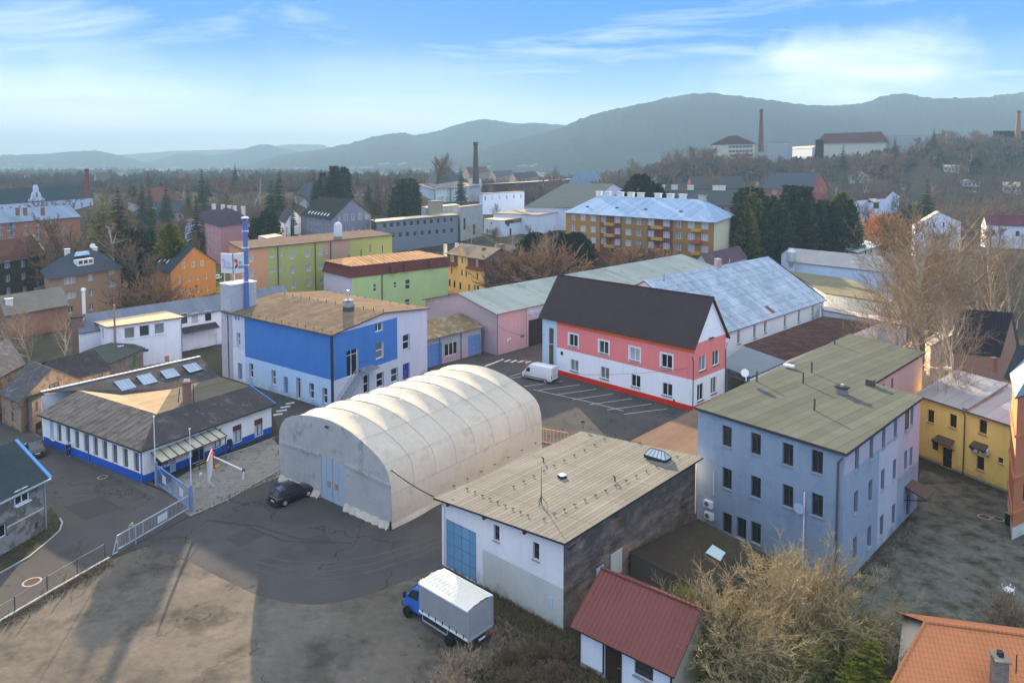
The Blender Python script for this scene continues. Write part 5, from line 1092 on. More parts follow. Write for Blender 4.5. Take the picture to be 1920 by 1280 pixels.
s1_ = simple('stone_cottage', 'worn ochre stone cottage with mottled slate gable roof at the side road', 'cottage', (2, 735), (38, 752), (150, 711), 3.9, 'gable', 6.6, sandst, slate, 0, oh=.35, wins=[(0, [(24, 781)], .9, 1.2, 'w1', dict(fm=frame_b)), (1, [(101, 722)], 1.5, .5, 'w2', dict(fm=frame_b))])
s3_ = simple('ruined_outhouse', 'crumbling brick outhouse with dark doorways between the cottage and the white office', 'outhouse', (52, 748), (60, 753), (82, 742), 3.9, 'flat', None, mat('brick_crumbling', (.26, .15, .1), .95, 'brick', .3, .1, amp=.6, sc=1), slate2, oh=.1, wins=[(1, [(68, 762)], .6, 1.2, 'w1', dict(fm=frame_b)), (1, [(73, 808)], 1.2, 2.3, 'door', dict(fm=frame_b, gm=MATS['opening_dark'], name='door'))])
s4_ = simple('west_slate_house', 'low house with wide dark slate roof at the far end of the side road', 'house', (-90, 690), (-30, 722), (46, 682), 5.0, 'gable', 7.6, sandst, slate, 1, oh=.3)
s5_ = simple('slate_shed', 'long shed with dark mossy slate roof behind the ochre cottage', 'shed', None, (118, 714), (205, 693), 4.2, 'gable', 6.3, sandst, slate2, 1, oh=.3, depth=8, wins=[(1, [(187, 703)], .9, .5, 'w2', dict(fm=frame_b))])
s6_ = simple('brick_shed', 'brick shed with green door and lopsided dark felt roof', 'shed', None, (205, 681), (268, 653), 3.3, 'gable', 4.6, mat('brick_weathered', (.26, .17, .12), .95, 'brick', .3, .1, amp=.5, sc=1), mat('felt_greygreen', (.075, .08, .07), .9, amp=.25, sc=.5), 1, oh=.3, depth=8, wins=[(1, [(252, 678)], 1.0, 2.0, 'door', dict(fm=frame_b, gm=mat('door_green', (.03, .25, .08), .6), name='door'))])
p = on_plane(226, 650, s6_.slope[0], s6_.slope[1], s6_.slope[2]); mb = s6_.part(0); mb.box(p+Vector((0, 0, .12)), (.9, .6, .12), mat('hatch_glass', (.5, .55, .58), .2), .6); s6_.add(mb, 'roof_hatch')
# square brick chimney stack
cb = P(150, 700, 0); cb = P(149, 692, 0); mb = MB(cb); ztop = H+ray(148, 594).z*(cb.y/ray(148, 594).y); mb.box(cb+Vector((0, 0, ztop/2)), (1.6, 1.6, ztop), mat('brick_dark', (.16, .07, .05), .95, 'brick', .26, .08, amp=.4, sc=1.5), .4); o = mb.build('brick_stack'); o.location = cb; mb = MB(cb); mb.box(cb+Vector((0, 0, ztop+.08)), (1.9, 1.9, .16), dark, .4); c = mb.build('cap', o); tag(o, 'square dark brick chimney stack beside the white building with tan roof', 'chimney')
# white two-storey with tan roof + long grey-roofed white building
tanroof = mat('roof_tan_sunlit', (.5, .36, .23), .85, 'seam', 1.1, 0, lw=.05, line=.88, amp=.14); whitew = mat('plaster_whitewash', (.76, .77, .82), .88, amp=.07, sc=.3, fine=3)  # warm sun glint is put into the tan roof colour
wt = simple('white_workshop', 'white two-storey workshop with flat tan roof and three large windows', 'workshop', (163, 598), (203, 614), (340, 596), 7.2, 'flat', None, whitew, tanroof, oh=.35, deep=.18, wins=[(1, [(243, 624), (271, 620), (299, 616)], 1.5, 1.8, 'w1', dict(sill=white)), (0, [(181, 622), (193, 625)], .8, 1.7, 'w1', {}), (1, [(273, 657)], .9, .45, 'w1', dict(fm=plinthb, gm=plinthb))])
fx_ = P(214, 637, 0); mb = wt.part(0); q = on_vert(214, 610, wt.p[1], wt.p[2]); pp = wt.pt(1, q[0], 0, .4); mb.tube([(pp.x, pp.y, 4.2), (pp.x, pp.y, at_d(214, 571, pp.y).z)], .16, mat('flue_rusty', (.3, .2, .15), .5, metal=.3), 8); wt.add(mb, 'flue')
wt.pipe_down(1, wt.fr(1)[3]-.05, bluep)
lgroof = mat('roof_grey_blue_felt', (.15, .165, .2), .85, 'seam', 1.1, 0, lw=.05, line=.85, amp=.14, sc=.2)
lg = simple('long_white_wing', 'long white wing with grey-blue felt roof running behind the tan-roofed workshop', 'wing', (135, 612), (150, 624), (545, 560), 6.3, 'gable', 8.4, whitew, lgroof, 1, oh=.3, off=.62, deep=.15,
    wins=[(1, [(345, 597), (365, 596), (390, 592)], 1.3, 1.9, 'w1', {}), (1, [(398, 637)], 1.6, 2.2, 'door', dict(gm=white, name='door'))])
mb = lg.part(0); u0_, u1_ = lg.uz(1, 337, 610)[0], lg.uz(1, 404, 600)[0]; mb.slab([lg.pt(1, u0_, 3.5, 1.5), lg.pt(1, u1_, 3.5, 1.5), lg.pt(1, u1_, 4.3, 0), lg.pt(1, u0_, 4.3, 0)], .1, slate2, bluep); lg.add(mb, 'lean_to_roof')
lp_ = lg.pt(1, lg.uz(1, 361, 630)[0], 3.0, .3); mb = lg.part(0); mb.box(lp_, (.7, .25, .3), white, .3); lg.add(mb, 'wall_lamp')
pc = at_d(157, 566, 140); mb = MB((pc.x, pc.y, 0)); mb.tube([(pc.x, pc.y, 0), (pc.x, pc.y, pc.z+2.3)], .32, white, 10); mb.tube([(pc.x, pc.y, pc.z+2.3), (pc.x, pc.y, pc.z+2.7)], [.5, .35], white, 10); o = mb.build('white_flue'); o.location = (pc.x, pc.y, 0); tag(o, 'round white flue pipe with wide cap in front of the brown villa', 'flue')
# ================================================================ HOUSES OF THE TOWN
def rp(x0, y0, x1, y1, n): return [(x0+(x1-x0)*k/max(n-1, 1), y0+(y1-y0)*k/max(n-1, 1)) for k in range(n)]
def multi(*rows): return [q for r in rows for q in rp(*r)]
nG = dict(gm=GLC[1]); lace = dict(gm=GLC[0])
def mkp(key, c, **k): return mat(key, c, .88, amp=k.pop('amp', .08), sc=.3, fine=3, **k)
roofslate = mat('roof_slate_blue', (.06, .068, .085), .75, 'courses', .3, .4, amp=.15, bump=0, sc=.4)
roofdark = mat('roof_dark_grey', (.05, .05, .055), .8, 'courses', .3, .4, amp=.18, bump=0, sc=.3)
roofbrown = mat('roof_dark_brown', (.075, .04, .035), .8, 'courses', .3, .4, amp=.2, bump=0, sc=.3)
roofgreen = mat('roof_grey_green', (.085, .1, .095), .8, 'courses', .4, .6, amp=.15, bump=0, sc=.15)
roofred = mat('roof_old_red', (.2, .07, .05), .85, 'tile', .3, .4, amp=.2, bump=0, sc=.3)
rooftan2 = mat('roof_tan_sheet', (.3, .22, .155), .8, 'seam', 1.2, 0, lw=.08, line=.8, amp=.2)
rooflit = mat('roof_pale_sheet', (.45, .38, .29), .7, 'seam', 1.2, 0, lw=.06, line=.85, amp=.15)
chw = mkp('chimney_white', (0.67, 0.66, 0.61))
def chim(b, px, py, d, h=1.2, w=.8, m=None, name='chimney'):
    p = at_d(px, py, d); mb = MB(b.org); mb.box((p.x, p.y, p.z-.4), (w, w, h+.8), m or chw, .7); mb.box((p.x, p.y, p.z+h/2+.06), (w+.2, w+.2, .12), m or chw, .7); mb.build(name, b.e)
def dist(b, t=.5): q = b.p[0]*(1-t)+b.p[2]*t; return q.y
# brown villa with hip roof
vl = simple('brown_villa', 'brown plastered villa with blue-grey hip roof, dormer and white framed windows', 'villa', (82, 506), (96, 520), (226, 500), 9.6, 'hip', 13.4, mkp('plaster_brown', (0.39, 0.24, 0.15)), roofslate, 1, oh=.9, inset=5.2, deep=.15,
    wins=[(1, [(131, 525)], 2.9, 1.6, 'w3', lace), (1, [(170, 520, 1.3, 1.5)], 1.3, 1.5, 'w2', lace), (1, [(210, 510, 1.8, .8), (212, 532), (213, 557)], 2.0, 1.4, 'w3', lace), (1, [(134, 553)], 2.7, 1.5, 'w3', lace), (1, [(172, 548)], 1.2, 1.5, 'w2', nG), (0, [(85, 527), (93, 525), (87, 548), (94, 552)], .7, 1.6, 'w1', nG), (1, [(133, 580), (172, 575)], 1.3, 1.4, 'w2', {})])
S = vl.slope; p = on_plane(157, 494, S[0], S[1], S[2]); mb = vl.part(0); an = math.atan2((S[1]-S[0]).y, (S[1]-S[0]).x); mb.box(p+Vector((0, 0, .3)), (4.0, 1.2, 1.5), plas_w, an); dm_ = vl.add(mb, 'dormer'); mb = vl.part(0); q = [on_plane(x, y, S[0], S[1], S[2])+Vector((0, 0, zz)) for x, y, zz in ((139, 490, 1.1), (169, 486, 1.1), (166, 472, .25), (143, 474, .25))]; mb.slab(q, .08, mat('roof_blue_pane', (.2, .32, .42), .3, 'seam', 1.2, 0, lw=.2, line=.5)); mb.build('dormer_roof', dm_)
for k in (-1, 0, 1):
    dv = (S[1]-S[0]).normalized(); me, pm, sm = win_mesh(1.1, .9, 'w1', frame_w, GL[1], None); o = link('window', me, dm_, p+dv*k*1.25+Vector((dv.y, -dv.x, 0))*.66+Vector((0, 0, .45))-vl.org, an); link('pane', pm, o)
chim(vl, 126, 474, vl.ridge[0].y, 1.6, 1.0); chim(vl, 178, 470, vl.ridge[1].y, 1.4, .9)
pp = at_d(174, 461, vl.ridge[1].y); mb = MB(vl.org); mb.tube([pp, pp+Vector((.05, -.1, .02)), pp+Vector((.1, -.25, .05))], [.05, .5, .6], white, 12); mb.bar(pp, pp-Vector((0, 0, 1)), .06, steel); mb.build('satellite_dish', vl.e)
u = vl.uz(0, 80, 535)[0]; mb = vl.part(0); mb.box(vl.pt(0, vl.fr(0)[3]*.35, 5.6, .7), (1.4, 3.4, .3), concrete, 0); mb.box(vl.pt(0, vl.fr(0)[3]*.35, 6.1, 1.3), (.15, 3.4, .9), concrete, 0); vl.add(mb, 'balcony')
# orange gabled house
og_ = simple('orange_gabled_house', 'bright orange house with dark gable roof, three slim rooflights and square windows', 'house', (283, 502), (320, 509), (404, 490), 8.2, 'gable', 13.0, mkp('plaster_orange', (0.529, 0.219, 0.078)), mat('roof_anthracite', (.045, .05, .06), .7, 'courses', .3, .4, bump=0, amp=.15), 0, oh=.5, deep=.12,
    wins=[(1, [(345, 497.5), (362, 496), (378.5, 494), (338, 524), (355, 522), (372, 519.5), (388, 517.5), (339, 548), (356, 546), (373, 543), (390, 540)], 1.2, 1.35, 'w2', dict(gm=GLC[1])), (0, [(293, 514), (293, 537), (304, 527), (315, 523), (316, 547)], .55, 1.2, 'w1', nG)])
S = og_.slope
for k in range(3): q = [on_plane(x+k*7.2, y+.9*k, S[0], S[1], S[2])+Vector((0, 0, .08)) for x, y in ((296, 492), (297.6, 492.3), (304.6, 485), (303, 484.7))]; mb = og_.part(0); mb.slab(q, .06, white); og_.add(mb, 'rooflight')
# dark house far west
dh = simple('ivy_house', 'dark ivy-covered three-storey house with dark roof and pale verge at the west edge', 'house', (-70, 488), (-30, 500), (84, 476), 11.0, 'gable', 15.0, mat('plaster_dark_ivy', (.07, .065, .045), .95, amp=.4, sc=.8, col2=(.035, .04, .02), thr=.5), roofbrown, 1, oh=.4, deep=.12, off=.5,
    wins=[(1, [(13, 496), (43, 494.5), (15, 522), (44, 518), (16, 545), (46, 543)], 1.7, 1.6, 'w2', nG)])
mb = dh.part(0); r = dh.ridge[1]; e = Vector((dh.p[2].x, dh.p[2].y, 11.2)); mb.bar(r+(r-dh.ridge[0]).normalized()*.3, e+(r-dh.ridge[0]).normalized()*.3, .5, rooflit, .15); dh.add(mb, 'verge')
bn = simple('tumbledown_barn', 'old barn with faded low roof half hidden by bare bushes west of the brick stack', 'barn', (-10, 580), (10, 590), (126, 570), 5.0, 'gable', 8.0, mkp('plaster_terracotta_old', (.3, .15, .1), amp=.25), mat('roof_faded', (.2, .17, .14), .85, 'courses', .3, .4, amp=.3), 1, oh=.4)
chim(bn, 17, 575, bn.ridge[0].y, 3.0, 1.2); chim(bn, 60, 570, bn.ridge[1].y-2, 1.6, .8)
# far west: teal roof school, orange apartments
tl = simple('teal_roof_school', 'long white school with teal roof and curly gable at the west edge', 'school', (-160, 390), (-120, 388), (174, 368), 16, 'gable', 22, mkp('plaster_school', (0.59, 0.66, 0.81)), mat('roof_teal', (.05, .085, .085), .7, 'courses', .4, .6, bump=0, amp=.12), 1, oh=.6, depth=None,
    wins=[(1, multi((4, 393, 70, 389, 5), (88, 388, 170, 383, 6)), 1.7, 2.6, 'w2', nG)])
tl_ = tl
u, z = tl.uz(1, 68, 376); mb = tl.part(0); wdt = 5.5
outl = [(-wdt, 15.5), (-wdt, 16.6), (-3.6, 17.2), (-2.6, 19.6), (-1.7, 20.2), (-1.5, 22.3), (-.8, 23.4), (.8, 23.4), (1.5, 22.3), (1.7, 20.2), (2.6, 19.6), (3.6, 17.2), (wdt, 16.6), (wdt, 15.5)]
fr_ = [tl.pt(1, u+a, b, .25) for a, b in outl]; bk_ = [tl.pt(1, u+a, b, -.4) for a, b in outl]
mb.face(fr_[::-1], tl.w); mb.face(bk_, tl.w)
for k in range(len(outl)-1): mb.face([fr_[k], fr_[k+1], bk_[k+1], bk_[k]], tl.w)
gb2_ = tl.add(mb, 'gable'); me, pm_, sm = win_mesh(1.3, 2.4, 'w2', frame_w, GL[0], None); o = link('window', me, gb2_, tl.pt(1, u, 18.6, .34)-tl.org, math.atan2(tl.fr(1)[2].y, tl.fr(1)[2].x)); link('pane', pm_, o)
oa = simple('orange_flats', 'orange four-storey block of flats with pale blue roof and white windows', 'apartment block', (-130, 421), (-90, 425.5), (150, 406), 12.5, 'gable', 16.8, mkp('plaster_flats_orange', (0.390, 0.158, 0.080)), mat('roof_paleblue', (.2, .26, .33), .7, 'seam', 1.2, 2, lw=.06, line=.8, amp=.12), 1, oh=.5, deep=.12,
    wins=[(1, multi((1, 424, 96, 417, 5), (1, 438, 96, 431, 5), (1, 451, 96, 446, 5)), 1.9, 1.6, 'w2', nG), (1, [(20, 432)], 2.4, 5.5, 'h2', nG)])
for px in (33, 47, 80): chim(oa, px, 395+(.0), oa.ridge[0].y*.6+oa.ridge[1].y*.4, 2.0, 1.2, brickm)
def stack(name, lab, px, pb_, pt, d, wtop, wbot, m, n=10, band=True):
    b = at_d(px, pb_, d); t = at_d(px, pt, d); mb = MB((b.x, b.y, b.z)); hh = t.z-b.z
    mb.tube([b, b+Vector((0, 0, hh*.93)), b+Vector((0, 0, hh*.935)), Vector((b.x, b.y, t.z))], [wbot, wtop, wtop*1.25, wtop*1.25], m, n); o = mb.build(name, smooth=False); tag(o, lab, 'chimney')
    mb = MB(o.location); mb.tube([Vector((b.x, b.y, t.z)), Vector((b.x, b.y, t.z+.5))], [wtop*1.4, wtop*1.1], dark, n); mb.build('rim', o); return o
smoke_b = mkp('stack_brick', (.2, .075, .05)); 
stack('factory_chimney', 'brick factory chimney rising behind the teal-roofed school', 164, 370, 319, 330, .75, 1.2, smoke_b)
stack('factory_chimney', 'dark factory chimney standing alone behind the pale green factory', 892, 345, 268, 480, 1.3, 2.3, mkp('stack_dark', (.09, .06, .05)))
stack('factory_chimney', 'tallest dark chimney between the two hilltop blocks against the hills', 1426, 285, 206, 640, 1.2, 2.7, MATS['stack_dark'])
stack('factory_chimney', 'brown brick chimney above the trees at the east edge of town', 1908, 262, 209, 620, 1.4, 2.6, mkp('stack_brown', (.25, .13, .08)))
# pink block
pk4 = simple('pink_block', 'pink four-storey block with dark hip roof and white chimneys', 'apartment block', (366, 410), (413, 422.5), (474, 414), 13.2, 'hip', 17.6, mkp('plaster_rose', (0.56, 0.27, 0.27)), mat('roof_plum', (.06, .05, .065), .75, 'courses', .3, .4, bump=0, amp=.15), 0, oh=.8, inset=6, zb=497, deep=.12,
    wins=[(0, multi((371, 419, 411, 430, 7), (371, 434, 411, 445, 7), (371, 448, 411, 460, 7), (371, 462, 411, 474, 7)), 1.1, 1.5, 'w2', lace)])
for px, py, hh in ((401, 386, 1), (418, 387.5, 1), (430, 388.5, 1), (440, 389.5, 1), (456, 394, 2.4)): chim(pk4, px, py, pk4.ridge[0].y*.4+pk4.ridge[1].y*.6, hh, 1.1)
ax_ = simple('small_blue_annex', 'small pale blue annex with flat roof beside the pink block', 'annex', (346, 414), (352, 417), (367, 413), 9, 'flat', None, mkp('plaster_babyblue', (0.49, 0.61, 0.83)), rooftan2, oh=.4)
# green / peach building
gpz = 15.4; yg = mkp('plaster_lime', (0.402, 0.402, 0.141)); peach = mkp('plaster_peach', (0.61, 0.30, 0.15)); beige = mkp('plaster_salmon', (0.46, 0.29, 0.20))
gp_b = simple('lime_green_building', 'lime green and peach five-storey building with flat brown sheet roof', 'apartment block', (430, 455), (456, 468), (735, 441), gpz, 'flat', None, yg, mat('roof_brown_sheet2', (.16, .12, .095), .8, 'seam', 1.0, 0, lw=.06, line=.8, amp=.2, col2=(.13, .1, .08), thr=.5), oh=.35, deep=.12,
    wins=[(1, [(471.5, 484), (472.5, 512)], 1.1, 1.5, 'w1', lace), (1, [(548, 479), (549.5, 506), (551, 534)], 1.2, 1.5, 'w1', lace), (1, [(577, 475.5), (578.5, 502.5), (579.5, 530)], 1.2, 1.5, 'w1', lace), (1, [(601.5, 472), (603, 499), (604, 527)], 1.1, 1.4, 'w1', lace), (1, [(510, 479.5), (511.5, 507.5)], 1.2, .8, 'w1', lace), (1, [(528, 477), (529, 505)], .6, .8, 'w1', lace), (1, [(613, 471), (614.5, 498)], .4, 1.3, 'w1', lace),
          ('zone', 1, -1, 5.6, 0, 99, peach), ('zone', 0, -1, 99, 0, 99, peach), ('zone', 1, 19.8, 27.5, 0, 99, beige)])
for px in (521, 591, 620): gp_b.pipe_down(1, gp_b.uz(1, px, 500)[0], gutterm, None, .12)
q = at_d(634, 455, 176); mb = MB(gp_b.org); mb.box((q.x, q.y, 14), (1.5, 1.5, 9), mkp('chimney_lilac', (0.61, 0.61, 0.67)), .7); mb.tube([(q.x, q.y, 18.4), (q.x, q.y, 18.9), (q.x, q.y, 19.2)], [.85, .75, .1], MATS['chimney_lilac'], 10); mb.build('chimney', gp_b.e)
# light green mansard house
lgz = 9.6; B_ = P(660, 521, lgz).xy; C_ = P(840, 500, lgz).xy; d_ = (C_-B_).normalized(); n_ = Vector((-d_.y, d_.x)); dpt = 12.5
mint = mkp('plaster_mint', (0.44, 0.56, 0.24)); mred = mat('mansard_red', (.14, .05, .04), .7, 'courses', .25, .3, amp=.15, sc=.5)
lm = Bld('mint_green_house', 'mint green house with dark red mansard and sunlit coppery sheet roof', 'house', [B_+n_*dpt, B_, C_, C_+n_*dpt], lgz, mint, deep=.12)
lm.win(1, [(703, 539, .7, 1.7), (741, 534, .7, 1.3), (764.5, 533, 1.2, 2.1), (764, 567, 1.2, 1.5)], 1, 1.5, 'h2', fm=frame_w, gm=GL[1]); lm.zone(0, -1, 99, -1, 99, mkp('plaster_lilacgrey', (0.55, 0.49, 0.51))); lm.walls()
mt_ = mat('roof_copper_sunlit', (.5, .28, .14), .6, 'seam', 1.25, 0, lw=.22, line=.4, amp=.25, sc=.4); mb = lm.part(0)  # copper tone raised to carry the glint of the low sun
o4 = [Vector((q.x, q.y, lgz)) for q in lm.p]; cen = sum(o4, Vector())/4
def ins(q, k, z): v = (cen-q); v.z = 0; return q+v*k+Vector((0, 0, z))
lo = [ins(q, -.03, 0) for q in o4]; hi = [ins(q, .03, 2.4) for q in o4]
for i in range(4): j = (i+1) % 4; mb.face([lo[i], lo[j], hi[j], hi[i]], mred)
lm.add(mb, 'mansard'); mb = MB(lm.org, d_.to_3d()); hh = [ins(q, -.01, 2.4) for q in o4]; ma, mb_ = (hh[0]+hh[3])/2+Vector((0, 0, 1.0)), (hh[1]+hh[2])/2+Vector((0, 0, 1.0))
r1_, r2_ = (hh[1]+hh[0])/2+d_.to_3d()*4+Vector((0, 0, 1.1)), (hh[2]+hh[3])/2-d_.to_3d()*4+Vector((0, 0, 1.1))
mb.face([hh[1], hh[2], r2_, r1_], mt_); mb.face([hh[3], hh[0], r1_, r2_], mt_); mb.face([hh[0], hh[1], r1_], mt_); mb.face([hh[2], hh[3], r2_], mt_); mb.face(hh[::-1], gutterm); lm.add(mb, 'roof')
for px, py in ((735.5, 505), (761, 501.5), (807, 496)):
    u, z = on_vert(px, py, lm.p[1]+Vector((0, 0)), lm.p[2]); an = math.atan2(d_.y, d_.x); q = lm.pt(1, u, z, .05); mb = lm.part(0); mb.box(q-n_.to_3d()*.3, (1.5, 1.0, 1.6), mred, an); dd_ = lm.add(mb, 'dormer'); me, pm, sm = win_mesh(1.15, 1.3, 'w2', frame_w, GLC[1], None); o = link('window', me, dd_, q+Vector((d_.y, -d_.x, 0))*.36-lm.org, an); link('pane', pm, o)
lm.pipe_down(1, lm.uz(1, 716, 545)[0], gutterm, None, .12)
for px, py in ((655, 482), (677, 472), (694, 462), (717, 464), (715, 481)): q = at_d(px, py, 163); mb = MB(lm.org); mb.tube([q-Vector((0, 0, 1.2)), q+Vector((0, 0, .5))], .12, gutterm, 6); lm.add(mb, 'vent_pipe')
ps_ = simple('dark_mansard_wing', 'low dark red roofed wing between the lime and the mint green buildings', 'wing', (620, 492), (630, 495), (700, 470), 10.6, 'flat', None, MATS['plaster_lilacgrey'], roofbrown, oh=.3)
# yellow-orange mansard house
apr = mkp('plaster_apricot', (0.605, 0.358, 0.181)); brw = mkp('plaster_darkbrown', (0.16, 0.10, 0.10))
A_, B_ = Vector(P(838, 475, 10.4).xy), Vector(P(909, 486, 10.4).xy); d_ = (B_-A_).normalized(); n_ = Vector((-d_.y, d_.x))
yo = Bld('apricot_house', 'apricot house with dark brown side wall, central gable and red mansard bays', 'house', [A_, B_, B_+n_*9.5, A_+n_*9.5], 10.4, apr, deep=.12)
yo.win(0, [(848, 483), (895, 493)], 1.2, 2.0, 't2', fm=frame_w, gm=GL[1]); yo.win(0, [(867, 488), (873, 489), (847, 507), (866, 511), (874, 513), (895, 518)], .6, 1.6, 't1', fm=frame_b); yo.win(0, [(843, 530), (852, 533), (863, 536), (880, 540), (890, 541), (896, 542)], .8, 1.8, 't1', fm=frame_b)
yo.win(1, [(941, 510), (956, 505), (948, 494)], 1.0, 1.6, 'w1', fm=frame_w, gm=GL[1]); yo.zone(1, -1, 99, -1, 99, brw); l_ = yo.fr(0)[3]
for a, b in ((-.1, .3), (.56, 1.1)): yo.zone(0, a*l_, b*l_, 7.6, 99, mred)
yo.roof_gable(rooftan2, 12.6, 0, .4, .3, .12, gutterm, brw); yo.walls()
mb = yo.part(0); c_ = yo.pt(0, l_*.43, 10.4, .35); w2_ = 2.0; x3 = d_.to_3d(); n3 = n_.to_3d(); top_ = c_+Vector((0, 0, 2.3)); l1, l2 = c_-x3*w2_, c_+x3*w2_
mb.face([l1, l2, top_], apr); mb.face([l2, l2+n3*4.5, top_+n3*4.5, top_], rooftan2); mb.face([l1+n3*4.5, l1, top_, top_+n3*4.5], rooftan2); mb.box(c_+Vector((0, 0, -5.2))+n3*.16, (w2_*2, .3, 10.4), apr, math.atan2(d_.y, d_.x)) if False else None; yo.add(mb, 'front_gable')
mb = yo.part(0)
for a, b in ((0, .3), (.56, 1)):
    u0, u1 = a*l_, b*l_; mb.slab([yo.pt(0, u0, 7.5, .8), yo.pt(0, u1, 7.5, .8), yo.pt(0, u1, 8.3, .05), yo.pt(0, u0, 8.3, .05)], .1, mred)
yo.add(mb, 'mansard_skirt'); yo.pipe_down(0, l_-.1, gutterm)
for px, py in ((835, 462), (856.5, 460)): q = at_d(px, py, 186); mb = MB(yo.org); mb.box(q-Vector((0, 0, 1)), (.7, .7, 3.4), chw, .7); mb.box(q+Vector((0, 0, .9)), (.9, .9, .2), dark, .7); yo.add(mb, 'chimney')
chim(yo, 907, 470, 178, 1.4, .7, brickm); chim(yo, 939, 470, 184, 3.2, 1.4, brickm)
ol = simple('tan_roof_outbuilding', 'small outbuilding with sunlit tan roof behind the apricot house', 'outbuilding', (940, 483), (950, 488), (966, 482), 8.5, 'flat', None, apr, rooflit, oh=.2)
# grey gabled house and white cottage, concrete block
gh = simple('grey_gabled_house', 'grey house with broad dark gable roof and seven slim rooflights', 'house', (564, 403), (622, 411), (695, 403), 14, 'gable', 20.5, mkp('plaster_grey', (0.24, 0.24, 0.29)), mat('roof_black_brown', (.04, .037, .035), .8, 'courses', .3, .4, bump=0, amp=.15), 0, oh=.5, deep=.12,
    wins=[(1, [(636, 411), (648, 408.5, 2.2, 2.6), (661.5, 407, 1.8, 2.4), (674.5, 406, 1.8, 2.4), (687, 407)], 1.0, 1.6, 'w2', nG), (1, multi((636, 430, 686, 426, 5)), 1.5, 2.0, 'w2', nG), (0, multi((570, 411, 617, 418, 8), (570, 425, 617, 433, 8)), 1.0, 1.7, 'w1', nG)])
S = gh.slope
for k in range(7): x, y = 577+k*5.9, 400+k*.85; q = [on_plane(x+a, y+b, S[0], S[1], S[2])+Vector((0, 0, .08)) for a, b in ((0, 0), (1.6, .2), (6, -4.2), (4.4, -4.4))]; mb = gh.part(0); mb.slab(q, .06, white); gh.add(mb, 'rooflight')
q = (gh.p[1]+gh.p[2])/2; 
wc = simple('white_cottage', 'small white cottage with dark steep roof tucked beside the grey gabled house', 'cottage', (521, 412), (535, 419), (565, 408), 12, 'gable', 16.0, mkp('plaster_cottage', (0.73, 0.71, 0.76)), roofdark, 0, oh=.4, wins=[(0, [(525, 420)], 1, 1.4, 'w1', nG), (1, [(556, 421)], 2, 1.4, 'w2', {})])
for px, py in ((540, 430), (556, 430)): chim(wc, px, py, 262, 2, 1.3)
rfx = simple('white_flat_shed', 'small flat-roofed white shed behind the lime green building', 'shed', (484, 444), (500, 448), (532, 443), 13.5, 'flat', None, whitew, rooflit, oh=.1)
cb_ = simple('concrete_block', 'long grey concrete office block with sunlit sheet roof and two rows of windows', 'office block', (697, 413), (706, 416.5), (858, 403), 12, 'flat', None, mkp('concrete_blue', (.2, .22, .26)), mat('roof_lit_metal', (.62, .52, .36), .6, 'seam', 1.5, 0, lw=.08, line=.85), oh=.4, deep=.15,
    wins=[(1, multi((722, 423, 847, 412, 11)), 2.0, 2.0, 'w1', dict(gm=GL[1])), (1, multi((737, 441.5, 847, 432.5, 9)), 2.0, 2.0, 'w1', dict(gm=GL[1]))])
cb2 = simple('old_concrete_hall', 'tall weathered pale concrete hall with dark door beside the concrete office block', 'hall', (856, 388), (863, 389), (905, 384), 15, 'flat', None, mat('concrete_pale', (.38, .4, .38), .92, amp=.2, sc=.3, col2=(.26, .27, .25), thr=.6), rooflit, oh=.1,
    wins=[(1, [(871, 420)], 2.0, 5.0, 'door', dict(fm=frame_b, gm=tr)), (1, [(889, 430)], 2.6, 4.5, 'door', dict(fm=frame_b, gm=mat('door_rust', (.12, .05, .04), .7)))])
cb3 = simple('tank_house', 'low concrete building with square ochre penthouse behind the concrete office block', 'outbuilding', (790, 388), (798, 391), (862, 385), 15, 'flat', None, MATS['concrete_pale'], rooflit, oh=.1)
q = at_d(816, 384, 300); mb = MB(cb3.org); mb.box((q.x, q.y, q.z-1), (4.6, 4.6, 5), mkp('penthouse_ochre', (.3, .27, .2)), .6); mb.box((q.x, q.y, q.z+1.6), (5, 5, .2), concrete, .6); cb3.add(mb, 'penthouse')
# pale green factory
pg = mkp('plaster_paleaqua', (0.51, 0.61, 0.67)); fac = simple('pale_green_factory', 'pale aqua three-storey factory with green pilasters, tan roof and corner tower', 'factory', (783, 346), (815, 355), (903, 348), 19, 'flat', None, pg, rooftan2, oh=.8, deep=.15,
    wins=[(1, multi((820, 361, 838, 359.5, 4), (849, 358.5, 866, 357.5, 4), (879, 357, 883, 357, 2)), 1.5, 2.8, 'w1', lace), (1, multi((821.5, 375, 838, 374, 3), (850.5, 373.5, 867, 372.5, 3), (879, 372, 887, 371.5, 2)), 2.0, 3.6, 'grid', nG), (0, multi((788, 356, 810, 361, 6), (789, 373, 811, 378, 6)), 1.0, 3.0, 'w1', nG)])
gpl = mkp('pilaster_green', (.28, .34, .2))
for px in (815, 844, 872, 902): u = fac.uz(1, px, 365)[0]; mb = fac.part(0); mb.bar(fac.pt(1, max(u, 0), 0, .1), fac.pt(1, max(u, 0), 18.8, .1), .9, gpl); fac.add(mb, 'pilaster')
q = at_d(891, 340, fac.p[2].y-4); mb = MB(fac.org); mb.box((q.x, q.y, 21), (6.2, 6.2, 6.5), pg, .75); mb.box((q.x, q.y, 24.4), (7, 7, .4), rooftan2, .75); t_ = fac.add(mb, 'tower'); mb = MB(fac.org); mb.box((q.x, q.y-3.6, 21.6), (1.5, 1.6, 1.5), GL[1], .75); mb.build('window', t_)
vb = simple('villa_behind_factory', 'dark-roofed villa with pale verge and chimneys behind the pale green factory', 'villa', (797, 341), (818, 345), (865, 338), 22, 'hip', 31, mkp('plaster_villa', (0.43, 0.40, 0.37)), roofslate, 1, oh=.6)
